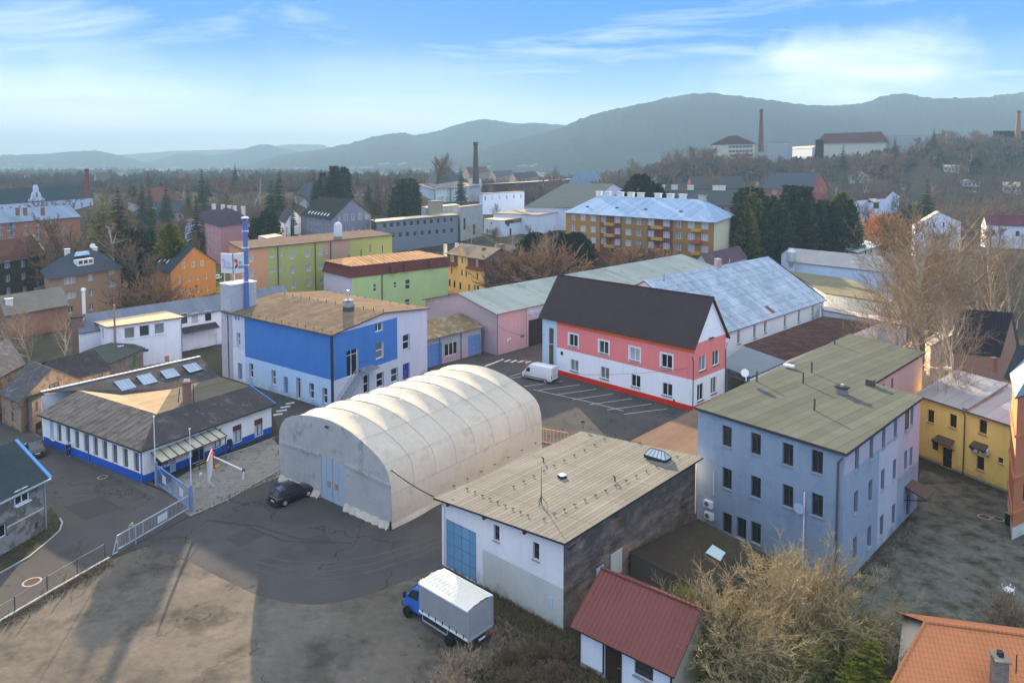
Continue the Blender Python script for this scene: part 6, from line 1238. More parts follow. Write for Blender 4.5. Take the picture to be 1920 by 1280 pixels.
w3 = simple('white_annex_hall', 'long white two-storey hall with tan roof east of the pale green factory', 'hall', (899, 363), (905, 363.5), (983, 359.5), 17.0, 'flat', None, mkp('plaster_brightwhite', (0.61, 0.71, 0.83)), rooflit, oh=.3, deep=.15, wins=[(1, multi((910, 372, 977, 368, 6)), 1.4, 2.4, 'w1', {})])
eg = simple('glass_shop', 'white shop building with brown sign board in gold letters and two brown doors', 'shop', (907, 411), (939, 414.5), (994, 407), 7.6, 'flat', None, mkp('plaster_shopwhite', (0.63, 0.70, 0.78)), rooflit, oh=.15, zb=446, deep=.15,
    wins=[(1, [(957.5, 437)], 2.0, 4.4, 'door', dict(fm=frame_b, gm=mat('door_maroon', (.14, .04, .035), .7))), (1, [(989, 434)], 2.2, 4.4, 'door', dict(fm=frame_b, gm=MATS['door_maroon'])), (0, [(921, 419)], 1.4, 1.2, 'w1', {}), (0, [(913, 435)], 1.0, 3.0, 'door', dict(fm=frame_b, gm=dark))])
u0, z0 = eg.uz(1, 947, 416.5); u1, z1 = eg.uz(1, 989, 411.5); zc_ = (z0+z1)/2; mb = eg.part(0); dv = (eg.p[2]-eg.p[1]).normalized(); an = math.atan2(dv.y, dv.x); mb.box(eg.pt(1, (u0+u1)/2, zc_, .15), (u1-u0, .2, 1.5), mat('sign_brown', (.09, .045, .03), .7), an); mb.box(eg.pt(1, u0+2.6, zc_-1.3, .15), (2.0, .2, 1.1), MATS['sign_brown'], an); sgn = eg.add(mb, 'sign')
cu = bpy.data.curves.new('lettering', 'FONT'); cu.body = 'EGERMANN'; cu.size = 1.5; cu.extrude = .02; cu.align_x = 'CENTER'; cu.align_y = 'CENTER'; me = bpy.data.meshes.new_from_object(bpy.data.objects.new('t', cu)); me.materials.clear(); me.materials.append(mat('letters_gold', (.4, .3, .12), .6)); o = link('lettering', me, sgn, eg.pt(1, (u0+u1)/2, zc_, .29)-eg.org); o.rotation_euler = (R(90), 0, an)
b12 = simple('tan_ribbed_hall', 'white hall with tan ribbed roof directly behind the shop', 'hall', (925, 400), (1007, 403.5), (1062, 396), 9.5, 'flat', None, mkp('plaster_w2', (0.61, 0.66, 0.73)), mat('roof_tan_ribbed', (.3, .25, .18), .7, 'seam', 5.5, 0, lw=.5, line=1.6, amp=.15), oh=.4)
b12b = simple('low_garage_row', 'low white garages with grey gable left of the orange flats', 'garages', (1008, 407), (1034, 408), (1066, 401), 6, 'gable', 8.4, MATS['plaster_w2'], roofdark, 0, oh=.3)
b13 = simple('green_roof_hall', 'long white hall with broad grey-green gable roof and a row of small vents', 'hall', (985, 388), (1090, 389.5), (1192, 367), 12.0, 'gable', 22, mkp('plaster_w3', (0.61, 0.63, 0.71)), roofgreen, 0, oh=.6)
b13s = b13.slope
b14 = simple('brown_mansard_hall', 'very long hall clad in dark brown with flat top and little dormer windows', 'hall', (905, 346), (990, 342), (1093, 335), 20.5, 'flat', None, mat('cladding_darkbrown', (.06, .038, .035), .85, 'courses', .3, .4, bump=0, amp=.15), rooflit, oh=.3, wins=[(1, [(1019, 348), (1047, 347), (1051, 347), (1076, 345)], 1.8, 2.6, 'w1', nG)])
b15 = simple('blue_tin_roof_house', 'white building with blue tin pyramid roof at the edge of the wood', 'building', (1060, 350), (1095, 349), (1134, 343), 17, 'hip', 28, MATS['plaster_w3'], mat('roof_blue_tin', (.12, .18, .24), .5, 'seam', 2, 0, lw=.2, line=.7), 1, oh=.5)
b15b = simple('low_tan_house', 'low cream house with tan roof left of the dark thuja trees', 'house', (1134, 349), (1150, 350), (1184, 347), 12, 'gable', 16, mkp('plaster_cream2', (0.55, 0.49, 0.41)), rooftan2, 1, oh=.5, wins=[(1, [(1159, 354)], 1.6, 2, 'w1', {})])
for i, a in enumerate((((868, 325), (880, 327), (918, 322), 24, 31, 'brown old factory with lit ridge beside the dark chimney', roofbrown), ((918, 330), (930, 332), (965, 327), 22, 27, 'grey house right of the dark factory chimney', roofslate), ((955, 334), (968, 336), (1010, 330), 21, 26, 'low grey-roofed building left of the brown mansard hall', roofdark))):
    simple('old_factory_building', a[5], 'building', a[0], a[1], a[2], a[3], 'gable', a[4], mkp('plaster_oldbrown', (0.27, 0.22, 0.18)), a[6], 1, oh=.4, wins=[('row', 1, 4, .2, .8, a[3]-4, 1.6, 2.4, 'w1')])
# long dark roofs behind the flats
b17 = simple('dark_roofed_flats', 'long block with dark slate roof and white chimneys directly behind the orange flats', 'apartment block', (1178, 378), (1195, 380), (1400, 384), 17, 'gable', 22.5, mkp('plaster_mauve', (0.24, 0.17, 0.20)), roofgreen, 1, oh=.5)
r0, r1 = b17.ridge
for t in (.02, .28, .4, .55, .78, .84): q = r0.lerp(r1, t); mb = MB(b17.org); mb.box(q+Vector((0, 0, .8)), (2.4, 1.2, 1.8), chw, math.atan2((r1-r0).y, (r1-r0).x)); mb.box(q+Vector((0, 0, 1.8)), (2.8, 1.6, .3), chw, math.atan2((r1-r0).y, (r1-r0).x)); b17.add(mb, 'chimney')
b17c = simple('dark_gabled_barracks', 'dark-roofed building with small red brick gable behind the long dark block', 'building', (1285, 352), (1300, 354), (1400, 353), 17, 'gable', 25, mkp('brick_gable', (.25, .08, .06)), roofdark, 1, oh=.5)
b17d = simple('red_roof_row', 'low building with faded red roof right of the thuja trees', 'building', (1228, 352), (1240, 353), (1300, 350), 14, 'gable', 20, MATS['plaster_oldbrown'], roofred, 1, oh=.5)
b18 = simple('red_brick_house', 'red brick house with slate roof and two small gables above the yews', 'house', (1428, 354), (1521, 354), (1551, 350), 20, 'gable', 28.5, mkp('brick_house_red', (.3, .09, .07)), roofslate, 0, oh=.6, wins=[(0, [(1475, 359), (1452, 359)], 2, 3, 'w2', {}), (1, [(1530, 356), (1539, 355)], 1.4, 2.4, 'w1', {})])
b18b = simple('white_gable_house', 'small white gabled house with tall thin flue between dark roofs', 'house', (1404, 352), (1412, 353), (1428, 350), 17, 'gable', 22, whitew, roofdark, 0, oh=.4)
# orange flats in the middle
ocz = 16.5; ochre = mkp('plaster_ochre', (0.322, 0.174, 0.054)); brn = mkp('plaster_redbrown', (0.18, 0.06, 0.04)); crm = mkp('plaster_creamgreen', (0.61, 0.56, 0.37))
ob2 = simple('ochre_flats', 'ochre and brown four-storey flats with pale blue roof and yellow balconies', 'apartment block', (1061, 398.5), (1339, 417), (1376, 404), ocz, 'hip', 22.0, ochre, mat('roof_blue_sheet', (.26, .35, .47), .7, 'seam', 1.2, 1.6, lw=.08, line=.8, amp=.12), 0, oh=.7, inset=8, deep=.14, nowalls=True)
cols = [1075, 1093, 1112, 1131.5, 1157.5, 1178, 1198, 1220.5, 1249.5, 1273, 1296, 1321.5]
def apy(x, r): t = (x-1075)/(1321.5-1075); return (407+t*16.5, 427.5+t*17.8, 447+t*20.2)[r]
for r in range(3):
    for k, x in enumerate(cols):
        if r == 2 and k < 2: continue
        ob2.win(0, [(x, apy(x, r))], 2.5, 2.0, 'w3', gm=GLC[1] if k % 3 == 0 else GLC[0])
for a, b in ((1125, 1166), (1214, 1262)): u0, u1 = ob2.uz(0, a, 420)[0], ob2.uz(0, b, 420)[0]; ob2.zone(0, u0, u1, 4.2, 99, brn)
ob2.zone(0, -1, 99, 0, 4.2, brn); ob2.zone(1, -1, 99, 0, 99, crm); ob2.walls()
balm = mat('balcony_yellow', (.5, .3, .06), .7); dv = ob2.ax
for bx in (1144.5, 1234.5, 1308):
    for r in range(3):
        u, z = ob2.uz(0, bx, apy(bx, r)+8); mb = ob2.part(0); mb.box(ob2.pt(0, u, z-.1, .6), (4.0 if bx < 1300 else 3.2, 1.2, .9), balm if not (bx > 1300 and r == 1) else mat('balcony_red', (.4, .1, .06), .8, amp=.3), math.atan2(dv.y, dv.x)); ob2.add(mb, 'balcony')
r0, r1 = ob2.ridge
for px in (1096, 1120, 1152, 1178, 1202, 1243, 1271, 1298, 1340, 1350):
    d0 = r0.y+(r1.y-r0.y)*(px-1096)/(1340-1096); q = at_d(px, 374, d0); t = (d0-r0.y)/(r1.y-r0.y); q = r0.lerp(r1, min(max(t, 0), 1.0)); mb = MB(ob2.org); mb.box(q+Vector((0, 0, .5)), (2.2, 1.1, 1.6), chw, math.atan2(dv.y, dv.x)); mb.box(q+Vector((0, 0, 1.4)), (2.7, 1.5, .25), chw, math.atan2(dv.y, dv.x)); ob2.add(mb, 'chimney')
S = ob2.slope
for x, y in ((1102, 388), (1157, 390), (1211, 393), (1277, 397)): q = on_plane(x, y, S[0], S[1], S[2]); mb = ob2.part(0); mb.box(q+Vector((0, 0, .15)), (.9, .9, .25), dark, .8); ob2.add(mb, 'roof_hatch')
# things in the garden strip behind the long hall
gs = simple('white_roof_garage', 'flat garage with pale dusty roof among bare bushes', 'garage', (967, 474), (1015, 486), (1095, 478), 3.2, 'flat', None, plas_g, mat('roof_dusty', (.42, .4, .4), .85, amp=.2), oh=.1)
ct = simple('white_container', 'white container box beside the dark thuja hedge', 'container', (1072, 466), (1080, 468), (1096, 464), 3.4, 'flat', None, whitew, whitew, oh=.05, base=0)
for b, lab in (((1100, 476), 'orange boundary wall in the garden of the flats'),):
    a, c = P(1098, 480), P(1170, 484); mb = MB(a); mb.bar(a+Vector((0, 0, .8)), c+Vector((0, 0, .8)), .4, mkp('wall_terracotta', (.28, .14, .09)), 1.6); tag(mb.build('boundary_wall'), lab, 'wall')
bs1 = simple('garden_store', 'low grey store with felt roof in the garden behind the long hall', 'store', (1058, 486), (1075, 494), (1110, 486), 2.8, 'flat', None, plas_g, slate, oh=.2)
pm = simple('purple_roof_hall', 'low hall with dull purple roof between the blue-roofed hall and the yews', 'hall', (1300, 492), (1330, 500), (1400, 482), 5.5, 'gable', 8.3, plas_g, mat('roof_purple', (.1, .065, .08), .8, 'seam', 1.5, 0, lw=.06, line=.8), 1, oh=.4)
# sawtooth hall cluster
sw = simple('sawtooth_hall', 'white hall with greyish corrugated roof and metal dust extractor at its end', 'hall', (1465, 476), (1494, 492), (1680, 512), 6.6, 'gable', 9.4, mkp('hall_bluewhite', (0.55, 0.65, 0.76)), mat('roof_corr_grey', (.3, .28, .27), .75, 'corr', .5, amp=.15, sc=.3, col2=(.36, .36, .37), thr=.62), 1, oh=.4, depth=None)
q = at_d(1484, 474, sw.p[1].y-1); mb = MB((q.x, q.y, 0)); galv = mat('galv_pale', (.42, .47, .45), .4, metal=.3, amp=.1); mb.tube([(q.x, q.y, 7.2), (q.x, q.y, 9.6), (q.x, q.y, 10.4)], [1.3, 1.3, .5], galv, 10); mb.tube([(q.x, q.y, 7.2), (q.x, q.y, 5.2)], [1.3, .25], galv, 10); o = mb.build('dust_extractor')
for k in (-1, 1): mb = MB((q.x, q.y, 0)); mb.bar((q.x+k*1.0, q.y-.6, 0), (q.x+k*1.0, q.y-.6, 7.4), .18, galv); mb.build('leg', o)
mb = MB((q.x, q.y, 0)); mb.box((q.x, q.y-.3, 2.2), (1.5, 1.2, 3.6), galv, .3); mb.build('hopper', o); tag(o, 'galvanised dust extractor on legs at the end of the white hall', 'dust extractor')
fl_ = simple('flat_green_roof_hall', 'low hall with wide greenish felt roof and strip of pale windows', 'hall', (1480, 510), (1548, 551), (1690, 572), 5.6, 'flat', None, mkp('plaster_w5', (0.61, 0.59, 0.49)), mat('felt_olive', (.17, .155, .1), .9, 'seam', 1.1, 0, lw=.05, line=.8, amp=.2), oh=.2, deep=.15)
for k in range(11): pass
u0, _ = fl_.uz(1, 1552, 556); u1, _ = fl_.uz(1, 1676, 575)
mb = fl_.part(0); dv = (fl_.p[2]-fl_.p[1]).normalized(); an = math.atan2(dv.y, dv.x)
for k in range(12): t = u0+(u1-u0)*(k+.5)/12; me, pm_, sm = win_mesh((u1-u0)/12-.12, 1.3, 'w1', frame_w, [mat('pane_milky', (.5, .47, .36), .5, bump=0), mat('pane_grey', (.22, .21, .17), .4, bump=0)][k % 4 == 2], None); o = link('window', me, fl_.e, fl_.pt(1, t, 4.75, .03)-fl_.org, an); link('pane', pm_, o)
lt = simple('lean_to_roof_hall', 'low white extension with pale ribbed flat roof under the strip windows', 'extension', (1540, 575), (1546, 583), (1700, 612), 4.4, 'flat', None, mkp('wall_bluewhite2', (.46, .52, .6)), mat('roof_ribbed_pale', (.38, .33, .3), .8, 'seam', 1.0, 0, lw=.1, line=.8), oh=.1)
ks = simple('cream_kiosk', 'small cream building with pale blue roof next to the yews', 'kiosk', (1562, 462), (1608, 474), (1652, 459), 5.4, 'flat', None, mkp('plaster_kiosk', (0.67, 0.56, 0.40)), mat('roof_kiosk', (.36, .48, .56), .5, 'seam', 1, 0), oh=.5, wins=[(1, multi((1612, 477, 1644, 463, 4)), .9, 2.0, 'w1', dict(fm=tr, gm=tr)), ('zone', 0, -1, 99, 0, 99, mkp('wall_kblue', (.3, .38, .42)))])
# white house right with porch
rh = simple('white_house_brown_roof', 'white house with brown roof, glazed veranda and cross gable beside the yews', 'house', (1590, 377), (1660, 372), (1686, 368), 12.5, 'gable', 17.5, mkp('plaster_w6', (0.66, 0.68, 0.78)), roofbrown, 0, oh=.5, deep=.15, zb=418,
    wins=[(0, [(1627, 406), (1638, 406), (1600, 380)], 1.4, 2.4, 'w1', {}), (1, [(1671, 366, .8, 2.2), (1675, 366, .8, 2.2), (1666, 387), (1679, 385), (1665, 403), (1679, 402)], 1.0, 1.8, 'w1', {})])
u, z = rh.uz(0, 1634, 388); dv = rh.ax; an = math.atan2(dv.y, dv.x); mb = rh.part(0); mb.box(rh.pt(0, u, z-3.4, 1.2), (9.5, 2.6, 12.0), MATS['plaster_w6'], an); bay = rh.add(mb, 'bay'); mb = rh.part(0); mb.box(rh.pt(0, u, z+.8, 2.52), (7.2, .1, 3.2), GL[0], an); mb.build('window', bay); mb = rh.part(0); mb.slab([rh.pt(0, u-5, z+3.0, 3.0), rh.pt(0, u+5, z+3.0, 3.0), rh.pt(0, u+5, z+4.6, 0), rh.pt(0, u-5, z+4.6, 0)], .2, rooflit); mb.build('roof', bay)
# behind the big bare trees
wt2 = simple('white_gabled_villa', 'large white gabled villa half hidden behind the tall bare trees', 'villa', (1710, 422), (1716, 424), (1802, 416), 11.0, 'gable', 15.5, mkp('plaster_w7', (0.68, 0.68, 0.73)), rooflit, 0, oh=.3, deep=.15, wins=[(1, [(1730, 423), (1751, 422), (1769, 421), (1729, 445), (1769, 445)], 1.2, 1.9, 'w1', dict(fm=frame_b))])
mr = simple('maroon_roof_house', 'white building with maroon sheet roof at the east edge behind bare trees', 'building', (1840, 418), (1850, 420), (2000, 424), 9.5, 'gable', 13, MATS['plaster_w7'], mat('roof_maroon', (.13, .04, .055), .6, 'seam', 1.5, 3, lw=.08, line=.8), 1, oh=.4, wins=[(1, [(1862, 436), (1908, 438)], 1.3, 2, 'w1', dict(fm=frame_b))])
br2 = simple('brown_tile_house', 'brown house with dark pantile roof and two rooflights behind the yellow house', 'house', (1790, 632), (1815, 634), (1905, 642), 7.4, 'gable', 11.6, mkp('plaster_mudbrown', (0.37, 0.24, 0.18)), mat('roof_pantile_dark', (.06, .06, .065), .6, 'tile', .4, .42, amp=.3, bump=1.0), 1, oh=.5, deep=.15,
    wins=[(1, [(1837, 668), (1877, 672)], 1.6, 2.0, 'w2', {})])
S = br2.slope
for x, y in ((1846, 619), (1882, 623)): q = [on_plane(x+a, y+b, S[0], S[1], S[2])+Vector((0, 0, .1)) for a, b in ((-6, 4), (4, 5), (7, -5), (-2, -6))]; mb = br2.part(0); mb.slab(q, .08, mat('rooflight_pane', (.35, .42, .5), .2)); br2.add(mb, 'rooflight')
cr2 = simple('peach_gable_house', 'peach-walled house end between the tall bare trees', 'house', (1735, 640), (1745, 648), (1800, 620), 7.0, 'flat', None, mkp('plaster_peachlight', (0.61, 0.44, 0.32)), rooflit, oh=.3)
oc2 = simple('dark_roof_corner', 'slate-grey hipped roof corner above the terracotta house', 'house', (1893, 690), (1905, 694), (1990, 690), 8.8, 'hip', 11.5, orange_b, roofslate, 1, oh=.4)
# hilltop blocks
def gz_at(px, d): return ground_z(px_x(px, d), d)
hb1 = simple('hilltop_hotel', 'cream five-storey block with dark mansard roof left of the tallest chimney', 'apartment block', (1335, 271), (1362, 270), (1415, 269), 51.5, 'hip', 58.5, mkp('plaster_hotel', (0.55, 0.52, 0.41)), mat('roof_darkred', (.075, .035, .032), .8, amp=.2), 1, oh=1.2, base=20, deep=.15,
    wins=[(1, multi((1369, 276, 1408, 275, 7), (1369, 284, 1408, 283, 7), (1372, 292, 1408, 291, 7), (1378, 299, 1408, 299, 6)), 2.8, 2.2, 'w3', dict(gm=GL[3]))])
hb2 = simple('hilltop_flats', 'large cream block with red-brown mansard roof and grey stair tower on the hill', 'apartment block', (1531, 268), (1540, 269), (1666, 266), 53.5, 'hip', 62, MATS['plaster_hotel'], MATS['roof_darkred'], 1, oh=1.2, base=20, inset=5, deep=.3,
    wins=[(1, multi((1545, 272.5, 1600, 272, 9), (1545, 283, 1600, 282.5, 9), (1545, 293, 1600, 293, 9), (1616, 273, 1655, 272, 6), (1616, 283, 1655, 283, 6), (1616, 293, 1655, 293, 6)), 3.0, 2.6, 'w3', dict(gm=GL[3], fm=frame_b))])
u = hb2.uz(1, 1609, 280)[0]; mb = hb2.part(0); dv = (hb2.p[2]-hb2.p[1]).normalized(); mb.box(hb2.pt(1, u, 41, .6), (4.2, 3, 42), mkp('tower_greymauve', (.25, .25, .3)), math.atan2(dv.y, dv.x)); hb2.add(mb, 'stair_tower')
hb3 = simple('white_hall_on_hill', 'white low hall on the hill left of the large cream block', 'hall', (1478, 280), (1490, 281), (1534, 279), 48.5, 'gable', 51, mkp('plaster_w8', (0.61, 0.65, 0.67)), rooflit, 1, oh=.4, base=20)
hb4 = simple('flat_hall_on_hill', 'grey flat-roofed hall on the hill right of the tallest chimney', 'hall', (1440, 268), (1450, 269), (1486, 269), 52, 'flat', None, mkp('plaster_g8', (0.34, 0.37, 0.37)), rooflit, oh=.4, base=20)
hb5 = simple('white_cube_on_hill', 'small white block attached behind the large cream block on the hill', 'building', (1529, 262), (1533, 262), (1545, 262), 55, 'flat', None, MATS['plaster_w8'], rooflit, oh=.2, base=20)
hb6 = simple('long_hall_east_hill', 'long low pale blue hall under the brown chimney at the east edge', 'hall', (1862, 246), (1868, 246), (1990, 246), 63, 'flat', None, mkp('plaster_b8', (0.37, 0.49, 0.61)), roofdark, oh=.4, base=20)
hb7 = simple('hidden_hall_east_hill', 'long grey hall among bare trees on the hill right of the large cream block', 'hall', (1660, 256), (1668, 256), (1735, 254), 58, 'flat', None, MATS['plaster_g8'], roofdark, oh=.4, base=20)
def groundhit(px, py):
    d = 120
    while d < 2000:
        q = at_d(px, py, d)
        if q.z < ground_z(q.x, q.y): break
        d += 3
    return d
for i, (px, foot, w_, hh_, rt, wm_, rm_, lab) in enumerate(((405, 352, 11, 6, 4, .3, roofdark, 'small dark-roofed house in the wood above the pink block'), (470, 345, 12, 6, 4.5, .45, roofslate, 'pale house in the wood above the group of conifers'), (640, 352, 12, 6, 4, .4, roofred, 'house with dull red roof in the wood beyond the grey gabled house'), (690, 345, 14, 6, 4, .5, roofbrown, 'white house among bare trees right of the massive conifer'), (1000, 338, 16, 6, 3, .35, roofdark, 'low dark-roofed house between the dark chimney and the wood'), (1128, 352, 12, 5, 3, .5, roofred, 'small red-roofed house beside the blue tin roof'),
    (1240, 345, 12, 5, 3, .4, roofbrown, 'brown-roofed house half hidden in the brown wood'), (1610, 345, 12, 6, 4, .5, roofslate, 'pale house on the slope under the cream block'), (30, 348, 14, 7, 4, .4, roofbrown, 'villa roof in the wood above the school'), (120, 342, 12, 7, 4, .35, roofdark, 'dark villa in the wood just behind the school roof'), (520, 338, 13, 6, 4, .4, roofdark, 'dark house at the far rim of the north-west wood'), (760, 345, 12, 6, 4, .5, roofred, 'white red-roofed house left of the lone bare tree'), (1784, 325, 10, 4, 1.5, .5, rooflit, 'small white summer house with flat roof on the wooded slope'), (1822, 352, 11, 3.5, 1.5, .5, rooflit, 'white garden hut with pale sheet roof on the slope'), (1897, 366, 10, 5, 3, .6, rooflit, 'little white gabled house at the east edge below the wood'))):
    d0 = groundhit(px, foot); q = at_d(px, foot, d0); x0, y0 = q.x, q.y; g = ground_z(x0, y0); an = .5+.35*math.sin(i*2.3); dv = Vector((math.cos(an), -math.sin(an)*.6)).normalized(); nv = Vector((-dv.y, dv.x)); a0 = Vector((x0, y0))-dv*w_*.5
    hb = Bld('town_house', lab, 'house', [a0, a0+dv*w_, a0+dv*w_+nv*8, a0+nv*8], g+hh_, mkp('plaster_far%d' % i, (wm_, wm_*.96, wm_*.92)), z0=g-3, deep=.1); hb.row(0, 4, .15, .85, g+hh_-1.8, 1.2, 1.5, 'w1', frame_w, GL[1]); hb.roof_gable(rm_, g+hh_+rt, i % 2, .4, .3); hb.walls(); chim(hb, px, foot-(hh_+rt)*F/d0-1, y0+3, 1.4, .8, brickm)
# scattered houses in the wood belt
rnd = random.Random(5)
hs_ = [((240, 378), (262, 384), (344, 372), 14, 21, 'large dark-roofed villa with round dormers behind the big spruce', roofbrown, 'hip'), ((290, 396), (296, 400), (344, 396), 11, 16, 'grey villa wing with blue-grey roof and white gutter', roofslate, 'gable'), ((550, 366), (575, 370), (612, 364), 16, 23, 'villa with steep blue-slate roof among conifers', roofslate, 'hip'),
       ((655, 361), (664, 363), (698, 361), 15, 19, 'cream two-storey house with dull red roof beyond the conifers', roofbrown, 'gable'), ((716, 356), (722, 358), (738, 355), 16, 19, 'small house with grey and red roof beside a tall conifer', roofred, 'gable'), ((176, 342), (182, 344), (208, 341), 19, 27, 'dark villa roof with lit verge right of the brick chimney', roofdark, 'gable'),
       ((322, 338), (332, 340), (360, 337), 19, 26, 'dark hipped villa roof in the wood north of the orange house', roofdark, 'hip'), ((440, 332), (452, 334), (478, 331), 20, 27, 'dark roof with sunlit edge below a lone spruce', roofdark, 'gable'), ((1690, 420), (1700, 425), (1735, 412), 4, 6, 'low outbuilding beside the white house with brown roof', roofdark, 'gable')]
for a, b, c, z, rz_, lab, rm_, ty in hs_:
    simple('town_house', lab, 'house', a, b, c, z, ty, rz_, mkp('plaster_town', (0.44, 0.41, 0.40)), rm_, 1, oh=.5, wins=[('row', 1, 4, .15, .85, z-2.2, 1.3, 1.9, 'w1', frame_w, GL[1]), ('row', 1, 4, .15, .85, z-5.6, 1.3, 1.9, 'w1', frame_w, GL[1]) if z > 8 else ('row', 1, 2, .3, .7, 1.5, 1.0, 1.2, 'w1')])
st = at_d(71, 329, 1500); mb = MB((st.x, st.y, 0)); mb.box((st.x, st.y, 8), (6, 6, 16), roofdark); mb.tube([(st.x, st.y, 16), (st.x, st.y, st.z+2)], [4.5, .1], roofdark, 8); tag(mb.build('church_tower'), 'tiny dark church spire far away over the woods', 'church tower')
# ================================================================ TREES
bark = mat('bark', (.10, .075, .055), .95, amp=.3, sc=1.5, coord='Object'); twigm = mat('twigs', (.17, .115, .075), .95, amp=.3, sc=.4, bump=0, coord='Object')
twig_g = mat('twigs_pale', (.27, .21, .145), .9, amp=.3, sc=.6, bump=0, coord='Object'); bark_g = mat('bark_pale', (.42, .36, .27), .95, amp=.3, sc=1.5, coord='Object')
twig_r = mat('twigs_russet', (.22, .13, .075), .95, amp=.3, sc=.5, bump=0, coord='Object'); birch = mat('bark_birch', (.42, .4, .36), .9, amp=.4, sc=2, coord='Object')
twig_o = mat('twigs_orange', (.45, .22, .07), .95, amp=.3, sc=.8, bump=0, coord='Object')
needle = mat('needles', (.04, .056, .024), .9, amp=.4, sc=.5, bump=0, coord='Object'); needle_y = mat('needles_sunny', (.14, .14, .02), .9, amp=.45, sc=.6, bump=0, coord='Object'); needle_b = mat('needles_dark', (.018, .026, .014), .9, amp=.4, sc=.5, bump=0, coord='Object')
moss_twig = mat('twigs_mossy', (.2, .18, .06), .95, amp=.4, sc=.8, bump=0, coord='Object')
def perp(d, r): 
    a = d.orthogonal().normalized(); b = d.cross(a); t = r.uniform(0, 6.283); return a*math.cos(t)+b*math.sin(t)
def seg(V, Fc, a, b, ra, rb, n):
    d = (b-a)
    if d.length < 1e-5: return
    d.normalize(); u = d.orthogonal().normalized(); w = d.cross(u); i = len(V)
    for p, r in ((a, ra), (b, rb)):
        if r < 1e-4: V.append(p); continue
        for k in range(n): t = 6.2832*k/n; V.append(p+(u*math.cos(t)+w*math.sin(t))*r)
    if rb < 1e-4: Fc += [(i+k, i+(k+1) % n, i+n) for k in range(n)]
    else: Fc += [(i+k, i+(k+1) % n, i+n+(k+1) % n, i+n+k) for k in range(n)]
def bare(seed, h, spread=.42, levels=4, nb=(13, 7, 6, 4), r0=None, up=.25, droop=0.0, start=.22, twig_w=.012, stems=1, gnarl=.16, col=None, wood=None):
    rnd = random.Random(seed); TV, TF, CV, CF = [], [], [], []; r0 = r0 or h*.018
    def grow(p, d, L_, r, lv):
        V, Fc = (TV, TF) if lv <= 1 else (CV, CF); last = lv >= levels-1
        ns = 5 if lv == 0 else 4 if lv == 1 else 3 if not last else 2; pts = [p]; dd = d.copy(); cur = p
        for k in range(ns):
            dd = (dd+Vector((rnd.gauss(0, gnarl), rnd.gauss(0, gnarl), rnd.gauss(0, gnarl*.6)+up*(.35 if lv else .05)-droop*(lv >= 2)))).normalized(); nx = cur+dd*(L_/ns)
            ra = r*(1-.8*k/ns) if lv else r*(1-.7*k/ns); rb = r*(1-.8*(k+1)/ns) if lv else r*(1-.7*(k+1)/ns)
            if last and k == ns-1: rb = 0
            seg(V, Fc, cur, nx, max(ra, twig_w), max(rb, twig_w) if rb else 0, 6 if lv == 0 else 4 if lv == 1 else 3); cur = nx; pts.append(cur)
        if last: return
        n = nb[lv]
        for k in range(n):
            t = (start if lv == 0 else .2)+(1-(start if lv == 0 else .2))*(k+rnd.random())/n; t = min(t, .99); x = t*ns; i = int(x); q = pts[i].lerp(pts[i+1], x-i)
            bd = (pts[i+1]-pts[i]).normalized(); side = perp(bd, rnd); ang = rnd.uniform(.5, 1.05) if lv == 0 else rnd.uniform(.45, 1.1)
            nd = bd*math.cos(ang)+side*math.sin(ang)
            ll = (h*spread*(1.15-.75*t)*rnd.uniform(.75, 1.15)) if lv == 0 else L_*rnd.uniform(.35, .62)*(1.15-.5*t); grow(q, nd, ll, max(r*(1-.7*t)*rnd.uniform(.45, .6), twig_w), lv+1)
        if lv: grow(pts[-1], dd, L_*.5, r*.25, lv+1)
    for s_ in range(stems):
        d = Vector((0, 0, 1)) if stems == 1 else Vector((math.cos(s_*6.28/stems+seed)*.32, math.sin(s_*6.28/stems+seed)*.32, 1)).normalized(); grow(Vector((d.x*.3, d.y*.3, -.3)), d, h*.86, r0, 0)
    return TV, TF, CV, CF
def meshof(name, V, Fc, m):
    me = bpy.data.meshes.new(name); me.from_pydata([tuple(v) for v in V], [], Fc); me.materials.append(m); me.update(); return me
TREES = {}
def reg(key, mt, mc, *a, **k): TV, TF, CV, CF = bare(*a, **k); TREES[key] = (meshof('trunk', TV, TF, mt), meshof('crown', CV, CF, mc), a[1])
for i in range(4): reg('bare%d' % i, bark, twigm, 10+i, 14, spread=.36+.04*i, nb=(15, 7, 6), levels=4, twig_w=.035)
for i in range(2): reg('round%d' % i, bark, twigm, 30+i, 13, spread=.5, nb=(14, 9, 7), levels=4, twig_w=.035, start=.3)
for i in range(2): reg('slim%d' % i, bark, twigm, 40+i, 18, spread=.15, nb=(26, 6, 5), levels=4, up=.7, twig_w=.035, start=.15)
for i in range(2): reg('birch%d' % i, birch, twigm, 50+i, 14, spread=.3, nb=(18, 7, 6), levels=4, droop=.15, twig_w=.028, start=.3)
for i in range(2): reg('bush%d' % i, bark, twig_r, 60+i, 5, spread=.6, nb=(10, 7, 5), levels=4, stems=4, twig_w=.03, start=.1, r0=.05)
reg('orangebush', bark, twig_o, 66, 6.5, spread=.55, nb=(12, 9, 8), levels=4, stems=3, twig_w=.05, start=.1, r0=.08)
